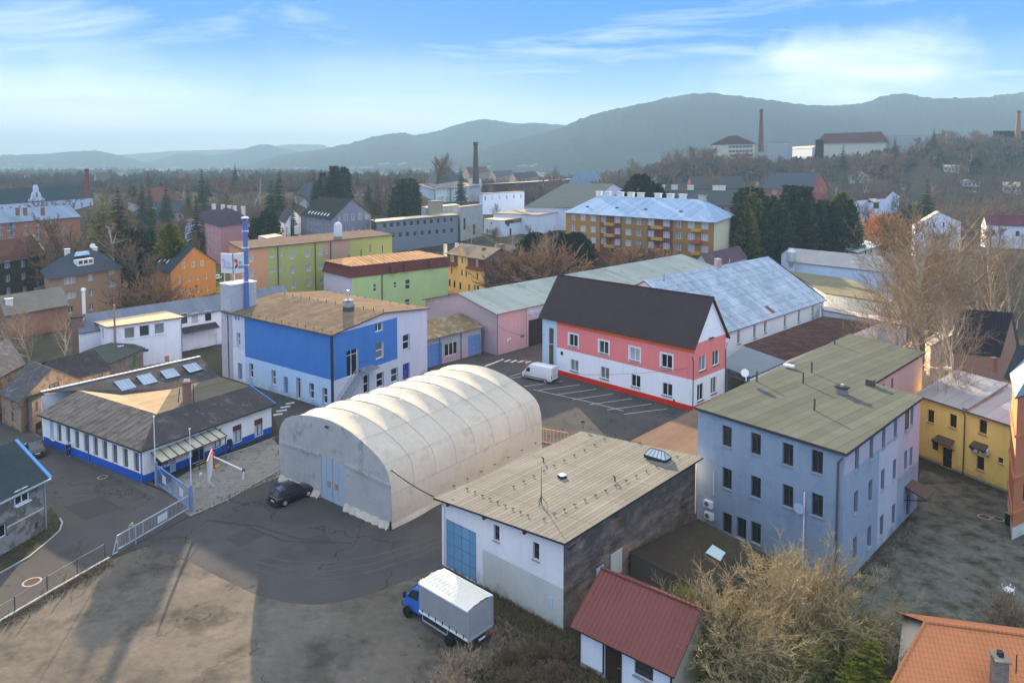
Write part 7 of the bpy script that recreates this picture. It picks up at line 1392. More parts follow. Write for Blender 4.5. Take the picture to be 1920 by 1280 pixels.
def conifer(seed, h, w, whorls=22, per=9, shape=1.0, tuft=5, droop=.35, gap=.08):
    rnd = random.Random(seed); V, Fc = [], []; TV, TF = [], []; seg(TV, TF, Vector((0, 0, -.3)), Vector((0, 0, h*.97)), h*.016, .02, 6)
    for k in range(whorls):
        t = gap+(1-gap)*(k+rnd.random()*.6)/whorls; z = h*t; R_ = w*(1-t)**shape*rnd.uniform(.8, 1.15)+.12
        n = max(4, int(per*(1-t*.5)))
        for j in range(n):
            a = 6.283*(j+rnd.random()*.8)/n; rr = R_*rnd.uniform(.7, 1.12); d = Vector((math.cos(a), math.sin(a), 0)); s = Vector((-d.y, d.x, 0))
            for q in range(tuft):
                f = (q+.6)/tuft; c = d*(rr*f)+Vector((0, 0, z-rr*droop*f*f+rr*.08)); wd = rr*.26*(1.15-f)+h*.008; ln = rr/tuft*.95
                th = -wd*.55
                for sg in (-1, 1):
                    i = len(V); o = rnd.uniform(-.2, .2)*wd; V.extend([c-d*ln*.5, c+d*ln*.8+Vector((0, 0, o)), c+s*sg*wd+Vector((0, 0, th+o)), c+s*sg*wd*.5+d*ln*.7+Vector((0, 0, th*1.5))]); Fc.extend([(i, i+1, i+2), (i+1, i+3, i+2)])
    i = len(V); V.extend([Vector((0, 0, h*1.0)), Vector((.1, 0, h*.93)), Vector((-.05, .09, h*.93)), Vector((-.05, -.09, h*.93))]); Fc.extend([(i, i+1, i+2), (i, i+2, i+3), (i, i+3, i+1)])
    return TV, TF, V, Fc
def regc(key, m, *a, **k): TV, TF, V, Fc = conifer(*a, **k); TREES[key] = (meshof('trunk', TV, TF, bark), meshof('crown', V, Fc, m), a[1])
for i in range(3): regc('spruce%d' % i, needle, 70+i, 15, 3.1+.4*i, whorls=26, per=10)
regc('yspruce', needle_y, 80, 14, 4.2, whorls=20, per=10, shape=.75, droop=.2)
def clump(seed, h, w, n=2600, lobes=5, lift=.0, size=.4, narrow=False):
    """evergreen crown out of many small leaf tufts set round several uneven lobes"""
    rnd = random.Random(seed); V, Fc, TV, TF = [], [], [], []; L_ = []
    for k in range(lobes):
        a = rnd.uniform(0, 6.28); r = w*.45*math.sqrt(rnd.random()) if lobes > 1 else 0; L_.append((Vector((math.cos(a)*r, math.sin(a)*r, 0))*(1.7 if narrow and lobes > 1 else 1), w*(rnd.uniform(.24, .36) if narrow else rnd.uniform(.38, .6)) if lobes > 1 else w, h*rnd.uniform(.66, 1.0)))
        seg(TV, TF, Vector((0, 0, -.2)), L_[-1][0]+Vector((0, 0, h*.6)), h*.02, .04, 5)
    for i_ in range(n):
        c, r, hh = rnd.choice(L_); t = rnd.random()**.8; z = hh*(lift+(1-lift)*t); env = (math.sin(math.pi*min(1, .08+.62*(1-t)**.85))**1.25*(1+.25*math.sin(t*19+i_ % 7)) if narrow else (1-t)**.62*1.05)
        env = max(env, .06); env *= 1+.28*noise.noise(Vector((c.x+math.cos(i_)*.1, t*4+seed, i_*.001))); a = rnd.uniform(0, 6.28); rr = r*env*(rnd.random()**.35)
        p = c+Vector((math.cos(a)*rr, math.sin(a)*rr, z)); s_ = size*rnd.uniform(.5, 1.3)
        out = Vector((math.cos(a), math.sin(a), rnd.uniform(-.2, 1.0))).normalized(); sd_ = perp(out, rnd); i = len(V); V.extend([p, p+out*s_*1.5+sd_*s_*.1, p+out*s_*.5+sd_*s_*.55, p+out*s_*.5-sd_*s_*.55+Vector((0, 0, -.2*s_))]); Fc.extend([(i, i+2, i+1), (i, i+1, i+3)])
    return TV, TF, V, Fc
def regl(key, m, *a, **k): TV, TF, V, Fc = clump(*a, **k); TREES[key] = (meshof('trunk', TV, TF, bark), meshof('crown', V, Fc, m), a[1])
for i in range(3): regl('yew%d' % i, needle, 90+i, 15, 6.5, n=9000, lobes=11, size=.5, narrow=True)
for i in range(2): regl('thuja%d' % i, needle_b, 100+i, 15, 3.6, n=4200, lobes=1, size=.5, narrow=True)
regl('yyew', needle_y, 110, 12, 6.5, n=5000, lobes=6, size=.5)
regl('ivy', needle, 111, 5, 4, n=2600, lobes=5, size=.3)
TN = [0]
def tree(key, x, y, h, lab, cat='tree', group=None, name='tree', z=None, sx=1.0, parts=True):
    tm, cm, hh = TREES[key]; g = ground_z(x, y) if z is None else z; e = thing(name, lab, cat, (x, y, g), (TN[0]*2.399) % 6.28, group); TN[0] += 1
    s = h/hh; e.scale = (s*sx, s*sx, s); link('trunk', tm, e); link('crown', cm, e); return e
def tpx(key, px, pb_, pt, lab, d=None, **k):
    """foot at a pixel on the ground (or at distance d), top at pixel row pt"""
    if d is None: q = P(px, pb_)
    else: q = at_d(px, pb_, d); q.z = ground_z(q.x, q.y)
    h = H+ray(px, pt).z*(q.y/ray(px, pt).y)-q.z; return tree(key, q.x, q.y, h, lab, z=q.z if d else 0, **k)
# named trees
tpx('spruce1', 224, 470, 348, 'big dark spruce standing beside the yellow-green conifers', d=200, name='spruce', sx=1.2)
tpx('yspruce', 196, 480, 364, 'sunlit yellowish conifer just west of the big dark spruce', d=196, name='conifer')
tpx('yspruce', 245, 480, 388, 'sunlit yellowish conifer just east of the big dark spruce', d=204, name='conifer')
tpx('spruce0', 285, 470, 383, 'dark spruce in front of the grey villa wing', d=210, name='spruce')
tpx('spruce2', 268, 400, 340, 'left spruce of the pair below the twin poplars', d=330, name='spruce')
tpx('spruce0', 281, 400, 337, 'right spruce of the pair below the twin poplars', d=335, name='spruce')
tpx('spruce1', 312, 395, 335, 'spruce between the twin poplars and the hipped villa roof', d=330, name='spruce')
tpx('slim0', 270, 350, 312, 'left of the twin slim poplars against the far hills', d=420, name='poplar')
tpx('slim1', 278, 350, 311, 'right of the twin slim poplars against the far hills', d=425, name='poplar')
tpx('yyew', 322, 500, 418, 'broad evergreen with sunlit yellow top behind the orange gabled house', d=180, name='evergreen')
tpx('yew1', 250, 500, 430, 'low dark evergreen at the edge of the sunlit lawn', d=185, name='evergreen')
tpx('spruce0', 368, 420, 365, 'thin dark conifer west of the pink block', d=255, name='conifer')
tpx('spruce1', 380, 400, 315, 'tall dark conifer behind the pink block', d=330, name='conifer')
tpx('spruce2', 441, 340, 305, 'lone pointed spruce above the dark roofs', d=520, name='spruce')
tpx('yew0', 490, 450, 395, 'dark round evergreen beside the pink block', d=235, name='evergreen')
tpx('spruce2', 510, 430, 335, 'wide conifer, west one of the group before the dark wood', d=300, name='conifer', sx=1.2)
tpx('spruce1', 524, 425, 320, 'tallest conifer of the group before the dark wood', d=305, name='conifer', sx=1.2)
tpx('spruce0', 550, 430, 380, 'small conifer between the white cottage and the blue-slate villa', d=270, name='conifer')
tpx('spruce0', 590, 380, 318, 'slender conifer behind the blue-slate villa', d=380, name='conifer')
tpx('yew2', 620, 375, 312, 'massive dark conifer crown east of the blue-slate villa', d=370, name='conifer')
tpx('spruce2', 648, 375, 335, 'dark conifer at the east foot of the massive crown', d=365, name='conifer')
tpx('spruce0', 702, 440, 400, 'young spruce in front of the concrete office block', d=235, name='spruce')
tpx('yew1', 757, 400, 334, 'dark bushy spruce mass left of the pale green factory', d=330, name='conifer')
tpx('spruce1', 748, 400, 328, 'pointed spruce within the dark mass left of the factory', d=335, name='spruce')
tpx('spruce0', 770, 400, 332, 'slim spruce at the east side of the dark mass by the factory', d=340, name='spruce')
tpx('round0', 814, 350, 288, 'big lone bare tree standing out against the hills beside the factory', d=430, name='bare_tree', sx=1.1)
tpx('spruce0', 864, 345, 309, 'small pointed conifer beside the lone bare tree', d=440, name='conifer')
tpx('thuja0', 1200, 372, 301, 'taller dark thuja of the pair by the wood', d=300, name='thuja')
tpx('thuja1', 1222, 374, 307, 'broader dark thuja of the pair by the wood', d=300, name='thuja', sx=1.2)
tpx('spruce1', 1180, 372, 344, 'small conifer in front of the thuja pair', d=290, name='conifer')
for i, (x, t, k_, sx) in enumerate(((1398, 366, 'yew0', .9), (1428, 352, 'yew1', 1), (1465, 348, 'yew2', 1.1), (1505, 352, 'yew0', 1.1), (1545, 350, 'yew1', 1.1), (1580, 360, 'yyew', 1.0), (1410, 362, 'yyew', .8))):
    tpx(k_, x, 0, t, ['big dark yew at the west end of the clump beside the ochre flats', 'second big yew from the ochre flats', 'middle yew of the great dark clump', 'fourth big yew from the ochre flats', 'fifth big yew from the ochre flats, before the white house', 'sunlit yew at the east end of the clump by the white house', 'sunlit yew top at the west side of the clump'][i], d=232+(i % 3)*7, name='yew', sx=sx, group='big yews east of the ochre flats')
for i, (x, t) in enumerate(((1004, 418), (1022, 412), (1041, 416), (1062, 411), (1083, 419))):
    tpx('thuja%d' % (i % 2), x, 0, t, ['westmost thuja of the dark hedge in front of the shop', 'second thuja of the hedge in front of the shop', 'middle thuja of the hedge in front of the shop', 'fourth thuja of the hedge beside the ochre flats', 'eastmost thuja of the hedge at the ochre flats'][i], d=206+i*2, name='thuja', sx=1.35, group='thuja hedge west of the ochre flats')
tpx('orangebush', 1656, 440, 401, 'bright orange leafy round bush beside the white house with brown roof', d=250, name='beech_bush', cat='bush')
tpx('spruce2', 1737, 420, 333, 'tall blue-green spruce right of the white house with brown roof', d=290, name='spruce')
tpx('yew1', 1718, 425, 385, 'dark evergreen at the foot of the tall blue-green spruce', d=285, name='evergreen')
tpx('spruce1', 1677, 300, 253, 'dark pointed spruce on the hill right of the large cream block', d=560, name='spruce')
tpx('spruce2', 1580, 320, 270, 'reddish brown larch in front of the large cream block', d=540, name='larch')
tpx('spruce2', 1750, 290, 238, 'flat-topped larch in the wood on the hill', d=580, name='larch')
# big bare trees east: two tall trunks and companions
reg('tall0', bark_g, twig_g, 201, 24, spread=.36, nb=(20, 9, 8, 3), levels=5, twig_w=.013, start=.3, r0=.42); reg('tall1', bark_g, twig_g, 205, 24, spread=.38, nb=(19, 9, 8, 3), levels=5, twig_w=.013, start=.25, r0=.36)
reg('mid0', bark_g, twig_g, 211, 14, spread=.5, nb=(13, 8, 7, 3), levels=5, twig_w=.011, start=.15, r0=.22); reg('mid1', bark_g, twig_g, 214, 14, spread=.48, nb=(15, 9, 8), levels=4, twig_w=.014, start=.15, r0=.2)
tpx('tall0', 1762, 0, 372, 'tallest pale bare tree, twin trunk behind the flat green roof', d=96, name='bare_tree', sx=1.15)
tpx('tall1', 1790, 0, 385, 'second tall bare tree with leaning limbs beside the tallest one', d=100, name='bare_tree', sx=1.1)
tpx('mid0', 1715, 0, 470, 'lower bare tree with dense russet twigs touching the flat green roof', d=104, name='bare_tree', sx=1.2)
tpx('mid1', 1690, 0, 500, 'bushy bare tree at the west side of the tall pair', d=112, name='bare_tree', sx=1.2)
tpx('mid0', 1830, 0, 440, 'bare tree between the tall pair and the pantiled house', d=118, name='bare_tree', sx=1.1)
tpx('tall1', 1880, 0, 420, 'tall bare tree behind the pantiled brown house', d=125, name='bare_tree', sx=1.0)
tpx('mid1', 1925, 0, 455, 'bare tree at the east edge above the terracotta house', d=120, name='bare_tree')
tpx('mid0', 1760, 0, 455, 'dense bare tree directly behind the tall pair', d=135, name='bare_tree', sx=1.2)
tpx('mid1', 1850, 0, 470, 'dense bare tree behind the pantile roof', d=140, name='bare_tree', sx=1.2)
tpx('mid1', 1820, 0, 560, 'thin bare tree beside the peach gable', d=82, name='bare_tree', sx=.8)
# walnut tree in front
reg('walnut', mat('bark_walnut', (.25, .2, .11), .95, amp=.3, sc=2, coord='Object'), mat('twigs_walnut', (.29, .225, .125), .9, amp=.35, sc=1.2, bump=0, coord='Object'), 333, 9, spread=.62, nb=(11, 7, 6, 4), levels=5, twig_w=.014, start=.12, r0=.17, gnarl=.24, up=.2, stems=3)
reg('scrub', bark, moss_twig, 340, 4, spread=.7, nb=(10, 9, 7), levels=4, twig_w=.012, start=.05, r0=.05, stems=5, gnarl=.25)
reg('scrub_brown', bark, mat('twigs_brown', (.15, .1, .065), .95, amp=.4, sc=.8, bump=0, coord='Object'), 342, 2.6, spread=.7, nb=(9, 8, 6), levels=4, twig_w=.011, start=.05, r0=.04, stems=5, gnarl=.25)
reg('scrub_pale', bark, twig_g, 341, 2.4, spread=.7, nb=(9, 7, 5), levels=4, twig_w=.01, start=.05, r0=.03, stems=5, gnarl=.25)
q = P(1475, 1262); tree('walnut', q.x, q.y, 7.6, 'large bare walnut tree with knobbly pale twigs in front of the blue-grey house', name='walnut_tree', sx=1.1)
q = P(1560, 1225); tree('walnut', q.x, q.y, 6.4, 'second bare walnut behind the large one, nearer the house corner', name='walnut_tree', sx=1.05)
q = P(1365, 1290); tree('walnut', q.x, q.y, 6.3, 'third bare walnut, lowest of the three and closest to the red-roofed garage', name='walnut_tree', sx=1.15)
for i, (x, y, h, k_) in enumerate(((1308, 1225, 4.6, 'scrub'), (1345, 1275, 4.4, 'scrub'), (1420, 1290, 3.8, 'scrub'), (1500, 1300, 3.6, 'scrub'), (1580, 1290, 3.6, 'scrub'), (1650, 1240, 3.0, 'scrub'), (1330, 1300, 3.0, 'scrub'), (1280, 1160, 2.2, 'scrub'), (1400, 1190, 3.0, 'scrub'), (1470, 1180, 2.6, 'scrub'), (1540, 1160, 2.2, 'scrub'))):
    q = P(x, y); tree(k_, q.x, q.y, h, 'mossy scrub '+('close to the garage gable', 'between garage gable and walnut', 'at the foot of the large walnut', 'under the middle of the walnut crowns', 'beside the golden conifer tip', 'between walnut and orange tiled roof', 'at the bottom edge beside the garage', 'against the flat-roofed shed', 'behind the glass canopy post', 'behind the large walnut by the house wall', 'under the blue-grey house corner')[i], 'shrub', 'mossy scrub round the walnut trees', 'shrub')
q = P(1628, 1330); regc('goldthuja', mat('needles_gold', (.13, .13, .02), .9, amp=.4, sc=2, bump=0, coord='Object'), 350, 5, 1.5, whorls=22, per=9, shape=.7, droop=-.2); tree('goldthuja', q.x, q.y, 5.2, 'golden green conifer tip rising from the bottom of the walnut scrub', name='conifer')
q = P(1590, 1340); tree('goldthuja', q.x, q.y, 4.0, 'lower golden conifer shoot left of the taller golden tip', name='conifer')
for i, (x, y, h, lab) in enumerate(((1905, 1185, 2.8, 'bare pale shrub with white scraps at the east edge of the courtyard'), (1880, 1190, 2.2, 'smaller bare shrub in front of the edge shrub'), (860, 1300, 2.6, 'bare pale shrub at the bottom edge in front of the truck'), (905, 1262, 1.4, 'short pale shrub right behind the truck'), (830, 1330, 2.4, 'bare shrub leaning in at the bottom edge'), (960, 1240, 1.2, 'low brown shrub between truck and hall wall'), (1010, 1235, 1.1, 'low brown shrub nearest the hall corner'), (1060, 1240, 1.2, 'low brown shrub at the garage corner'), (960, 1290, 1.4, 'low brown shrub at the bottom edge below the hall'), (1040, 1280, 1.3, 'low brown shrub in front of the garage door'))):
    q = P(x, y); tree('scrub_pale' if i < 5 else 'scrub_brown', q.x, q.y, h, lab, 'shrub', name='shrub')
# bare trees of the old yards west and the gardens
tpx('mid0', 62, 690, 575, 'spreading bare fruit tree behind the old slate roofs', name='bare_tree', sx=1.3)
tpx('mid1', 120, 680, 585, 'bare tree close to the square brick stack', name='bare_tree', sx=1.2)
tpx('mid1', 20, 700, 600, 'bare tree at the west edge behind the slate roofs', name='bare_tree', sx=1.2)
for i, (k_, x, b, t, d, lab, sx) in enumerate((('bare1', 110, 0, 395, 185, 'big bare tree in front of the teal-roofed school, west one', 1.3), ('round0', 165, 0, 385, 200, 'big spreading bare tree in front of the teal-roofed school, east one', 1.2), ('bare2', 60, 0, 440, 170, 'dark bare tree beside the ivy-covered house', 1.3), ('round1', 130, 0, 440, 165, 'broad bare tree behind the brown villa', 1.4), ('birch0', 215, 0, 395, 180, 'reddish bare birch before the big dark spruce', 1.3), ('bare3', 262, 0, 445, 165, 'bare tree over the sunlit lawn', 1.0), ('bush0', 255, 0, 520, 150, 'low bare tree in the yard beside the orange gabled house', 1.2), ('bare0', 360, 0, 425, 225, 'slender bare tree beside the small blue annex', .8),
    ('mid1', 1020, 0, 432, 168, 'pale bare tree in the garden behind the long hall', 1.1), ('mid0', 990, 0, 470, 165, 'low pale bare tree beside the apricot house', 1.1), ('bush0', 1050, 0, 462, 165, 'russet bush behind the long hall roof', 1.2), ('bush1', 1195, 0, 462, 195, 'pale bush under the ochre flats, west one', 1.4), ('bush0', 1225, 0, 466, 192, 'pale bush under the ochre flats, east one', 1.4), ('bush1', 965, 0, 470, 170, 'russet bush in front of the pale garage roof', 1.1))):
    tpx(k_, x, b, t, lab, d=d, name='bare_tree' if 'bush' not in k_ else 'bush', cat='tree' if 'bush' not in k_ else 'bush', sx=sx)
# the wood belt behind the town, and the wooded slope
rnd = random.Random(77)
def free(x, y, m=2.0):
    for pl in BL:
        cx = sum(q[0] for q in pl)/len(pl); cy = sum(q[1] for q in pl)/len(pl); rr = max(math.hypot(q[0]-cx, q[1]-cy) for q in pl)
        if math.hypot(x-cx, y-cy) > rr+m: continue
        ins_ = True
        for i in range(len(pl)):
            a, b = pl[i], pl[(i+1) % len(pl)]
            if (b[0]-a[0])*(y-a[1])-(b[1]-a[1])*(x-a[0]) < -m*math.hypot(b[0]-a[0], b[1]-a[1]): ins_ = False; break
        if ins_: return False
    return True
KB = ['bare0', 'bare1', 'bare2', 'bare3', 'round0', 'round1', 'birch0', 'birch1', 'bare1', 'slim0']
def belt(n, x0, x1, d0, d1, hmin, hmax, keys, lab, group, name='bare_tree', cat='tree', top=None, where=None):
    k = 0; tries = 0
    while k < n and tries < n*40:
        tries += 1; px = rnd.uniform(x0, x1); d = math.sqrt(rnd.uniform(d0*d0, d1*d1)); x = px_x(px, d)
        if not free(x, d, 3): continue
        h = rnd.uniform(hmin, hmax)
        if top:
            zt = H+(310-top(px))/F*d; h = min(h, (zt-ground_z(x, d))*rnd.uniform(.8, 1.03))
            if h < 3.5: continue
        ky = rnd.choice(keys); adj = {'bar': 'upright', 'rou': 'broad', 'bir': 'pale-stemmed', 'sli': 'narrow poplar-like', 'bus': 'low twiggy', 'spr': 'pointed', 'thu': 'columnar', 'mid': 'dense twiggy'}[ky[:3]]
        wh = [w_ for lim, w_ in (where or ()) if px < lim]
        lb = adj+' '+lab+(', '+wh[0] if wh else ''); rw = ', '+('front row', 'second row', 'third row', 'rear row')[min(3, int(4*(d-d0)/(d1-d0)))]
        tree(ky, x, d, h, lb+rw if len((lb+rw).replace('-', ' ').split()) <= 16 else lb, cat, group, name, sx=rnd.uniform(.95, 1.35)); k += 1
def lerpt(tab):
    def f(x):
        if x <= tab[0][0]: return tab[0][1]
        for (a, ya), (b, yb) in zip(tab, tab[1:]):
            if a <= x <= b: return ya+(yb-ya)*(x-a)/(b-a)
        return tab[-1][1]
    return f
WN = ((90, 'by the teal-roofed school'), (200, 'by the brick chimney'), (330, 'by the twin poplars'), (450, 'behind the pink block'), (600, 'behind the group of conifers'), (9999, 'left of the pale green factory'))
WD = ((1090, 'by the brown mansard hall'), (1190, 'behind the blue tin roof'), (1290, 'behind the thuja pair'), (9999, 'below the hilltop hotel'))
WS = ((1480, 'by the tallest chimney'), (1600, 'by the cream block'), (1700, 'by the grey hill hall'), (1800, 'mid slope'), (1870, 'by the garden huts'), (9999, 'by the brown chimney'))
topW = lerpt([(-100, 338), (150, 345), (230, 338), (330, 322), (420, 318), (520, 318), (600, 312), (640, 316), (700, 318), (780, 322), (880, 326), (985, 300), (1060, 286), (1120, 282), (1190, 284), (1250, 262), (1300, 262), (1400, 285), (1500, 290), (1600, 285), (1700, 262), (1760, 240), (1830, 236), (1900, 250), (2000, 240)])
belt(64, -60, 760, 330, 520, 10, 19, KB, 'bare tree in the hazy north-west wood', 'bare trees of the north-west wood', top=topW, where=WN)
belt(26, 180, 700, 250, 340, 9, 15, KB, 'bare tree among the town houses', 'bare trees between the town houses', top=lambda x: topW(x)+10, where=WN)
belt(18, 230, 760, 340, 560, 12, 20, ['spruce0', 'spruce1', 'spruce2'], 'dark spruce in the north-west wood', 'spruces of the north-west wood', 'spruce', top=topW, where=WN)
belt(46, 980, 1420, 460, 640, 14, 26, KB, 'bare tree in the brown wood', 'bare trees of the wood behind the dark roofs', top=topW, where=WD)
belt(70, 1400, 2000, 400, 640, 9, 22, KB+['birch0', 'birch1'], 'bare tree on the wooded slope', 'bare trees of the wooded slope', top=topW, where=WS)
belt(34, 1560, 2000, 330, 470, 3, 7, ['bush0', 'bush1'], 'russet bush on the garden slope', 'russet bushes on the garden slope', 'bush', 'bush', where=WS)
belt(10, 1500, 1980, 420, 620, 9, 16, ['spruce0', 'spruce1', 'thuja0'], 'dark conifer among the bare trees of the slope', 'conifers on the wooded slope', 'conifer', top=topW)
belt(20, 1720, 2000, 170, 300, 6, 12, ['bare0', 'bare3', 'round1', 'mid1'], 'bare tree in the gardens behind the white gabled villa', 'bare trees round the white gabled villa', top=lambda x: 345)
belt(14, -40, 300, 150, 250, 5, 11, ['bare0', 'round0', 'bush0', 'bush1', 'mid1'], 'bare tree in the gardens around the brown villa', 'bare garden trees by the brown villa', top=lambda x: 420)
belt(30, -60, 420, 225, 330, 8, 15, ['bare0', 'bare1', 'bare2', 'round0', 'round1', 'birch0', 'mid1'], 'bare tree in the gardens north of the brown villa', 'bare trees of the northern gardens', top=lerpt([(0, 400), (150, 372), (240, 352), (420, 345)]), where=WN)
belt(16, 500, 1000, 240, 420, 6, 12, ['bare1', 'round0', 'bush0', 'mid1'], 'bare tree between the factory buildings', 'bare trees between the factory buildings', top=lerpt([(500, 345), (760, 360), (1000, 380)]))
# far woodland as one mass
def farwood():
    r = random.Random(3); V, Fc = [], []
    def one(x, y, g, h, w):
        n = 5
        for k in range(16):
            a = r.uniform(0, 6.28); q = math.sqrt(r.random())*w; z = h*(1-(q/w)**2*.75)*r.uniform(.5, 1.05); p = Vector((x+math.cos(a)*q, y+math.sin(a)*q, g+z)); s = w*.55*r.uniform(.5, 1); i = len(V)
            V.extend([p+Vector((0, 0, s*.7)), p+Vector((s, 0, -s*.7)), p+Vector((-s*.5, s*.86, -s)), p+Vector((-s*.5, -s*.86, -s*.8))]); Fc.extend([(i, i+1, i+2), (i, i+2, i+3), (i, i+3, i+1)])
        i = len(V); V.extend([Vector((x-w*.8, y, g)), Vector((x+w*.8, y, g)), Vector((x, y, g+h*.8))]); Fc.append((i, i+1, i+2))
    for k in range(6000):
        d = 650*math.exp(r.random()*1.35); px = r.uniform(-250, 2150); x = px_x(px, d)
        if noise.noise(Vector((x*.006, d*.0022, 2))) < .02: continue
        if d < 900 and px > 1000 and px < 1330: pass
        one(x, d, ground_z(x, d), r.uniform(7, 14), r.uniform(4, 8))
    for k in range(1500):
        d = r.uniform(540, 720); px = r.uniform(-200, 2150); x = px_x(px, d); one(x, d, ground_z(x, d), r.uniform(5, 10) if px > 1250 else r.uniform(6, 11), r.uniform(3, 6))
    me = meshof('far_wood', V, Fc, mat('far_wood', (.06, .052, .042), .95, amp=.5, sc=.05, bump=0, coord='Object')); o = link('far_wood', me); tag(o, kind='stuff')
farwood()
def woodfill():
    lite = [bare(400+i, 12, spread=.4, nb=(9, 4, 3), levels=4, twig_w=.05, up=.3, start=.25) for i in range(4)]+[bare(410, 12, spread=.5, nb=(9, 5, 3), levels=4, twig_w=.05, start=.3)]
    r = random.Random(12); V, Fc = [], []; n = 0
    while n < 1020:
        px = r.uniform(-150, 2050) if n < 430 else r.uniform(1400, 2050) if n < 860 else r.choice((r.uniform(-700, -100), r.uniform(2000, 2600))); d = math.sqrt(r.uniform(270**2, 690**2)); x = px_x(px, d)
        if not free(x, d, 2) or (d < 400 and 760 < px < 1450) or (d < 330 and px > 1400): continue
        g = ground_z(x, d); zt = H+(310-topW(px)-3)/F*d; h = min(r.uniform(8, 17) if n < 640 else r.uniform(10, 20), (zt-g)*r.uniform(.75, 1.0))
        if h < 4: continue
        TV, TF, CV, CF = r.choice(lite); s = h/12; a = r.uniform(0, 6.28); ca, sa = math.cos(a)*s*1.2, math.sin(a)*s*1.2
        for VV, FF in ((TV, TF), (CV, CF)):
            i0 = len(V); V.extend([Vector((v.x*ca-v.y*sa+x, v.x*sa+v.y*ca+d, v.z*s+g)) for v in VV]); Fc.extend([tuple(i0+k for k in f) for f in FF])
        n += 1
    o = link('wood_understorey', meshof('wood_understorey', V, Fc, twigm)); tag(o, kind='stuff')
woodfill()
def undergrowth():
    r = random.Random(9); V, Fc = [], []
    def tuft(p, s):
        for j in range(5):
            a = r.uniform(0, 6.28); d = Vector((math.cos(a)*r.uniform(.1, .8), math.sin(a)*r.uniform(.1, .8), 1)).normalized(); sd = perp(d, r)*.03*(.5+s); i = len(V); V.extend([p-sd, p+sd, p+d*s]); Fc.append((i, i+1, i+2))
    for (x0, y0, x1, y1, w, n, s) in ((836, 1070, 1050, 1190, 1.0, 500, .25), (880, 1110, 1070, 1225, 2.5, 1500, .35), (900, 1240, 1120, 1290, 4, 1700, .4), (1190, 1080, 1330, 1150, 2, 700, .4), (0, 1172, 205, 1054, .8, 500, .25), (360, 968, 520, 890, .5, 240, .2), (1650, 1050, 1720, 990, .6, 200, .2), (95, 985, 40, 1030, 1, 250, .2), (1100, 800, 1100, 801, .1, 2, .1), (1065, 700, 1300, 778, .25, 150, .1)):
        a, b = P(x0, y0), P(x1, y1)
        for k in range(n): tuft(a.lerp(b, r.random())+Vector((r.gauss(0, w*.5), r.gauss(0, w*.5), 0)), s*r.uniform(.5, 1.3))
    me = meshof('undergrowth', V, Fc, mat('dry_grass', (.17, .13, .07), .95, amp=.4, sc=1, bump=0, coord='Object')); o = link('undergrowth', me); tag(o, kind='stuff')
undergrowth()
# ================================================================ VEHICLES
tyre = mat('tyre', (.02, .02, .02), .9); rimm = mat('rim_alloy', (.5, .5, .5), .35, metal=.6); glassc = mat('car_glass', (.015, .018, .02), .06, spec=.8, bump=0, amp=.05)
def lampm(k, c): return mat(k, c, .3, amp=.05, bump=0)
red_l, clear_l = lampm('lamp_red', (.3, .02, .015)), lampm('lamp_clear', (.55, .56, .55))
def loft(st, m, name, parent, cap=True, smooth=True):
    """st: list of (x, [(y, z), ...]) half sections from sill over the roof middle, mirrored"""
    V, Fc = [], []; n = None
    for x, hs in st:
        full = [(y, z) for y, z in hs]+[(-y, z) for y, z in hs[::-1][1 if abs(hs[-1][0]) < 1e-6 else 0:]]; n = len(full); V += [Vector((x, y, z)) for y, z in full]
    for i in range(len(st)-1):
        for k in range(n): Fc.append((i*n+k, i*n+(k+1) % n, (i+1)*n+(k+1) % n, (i+1)*n+k))
    Fc.append(tuple(range(n))[::-1]); Fc.append(tuple((len(st)-1)*n+k for k in range(n)))
    mb = MB(); mb.faces(V, Fc, m); o = mb.build(name, parent, smooth)
    bv = o.modifiers.new('soft', 'BEVEL'); bv.width = .04; bv.segments = 2; bv.limit_method = 'ANGLE'; bv.angle_limit = .5; return o
def wheel(parent, x, y, r, w, rim=rimm):
    mb = MB(); s = 1 if y > 0 else -1; mb.tube([(x, y-s*w, r), (x, y-s*w*.1, r), (x, y, r)], [r, r, r*.93], tyre, 20); o = mb.build('wheel', parent); mb = MB(); mb.tube([(x, y-s*.02, r), (x, y+s*.012, r)], [r*.66, r*.6], rim, 16)
    for k in range(5): a = k*1.2566; mb.bar((x, y+s*.02, r), (x+math.cos(a)*r*.55, y+s*.02, r+math.sin(a)*r*.55), .09, rim, .03)
    mb.build('rim', o); return o
def poly(pts, m, name, parent, th=.0):
    mb = MB(); 
    for q in pts: mb.face(q, m)
    return mb.build(name, parent)
def sym(q): return [Vector((p[0], -p[1], p[2])) for p in q][::-1]
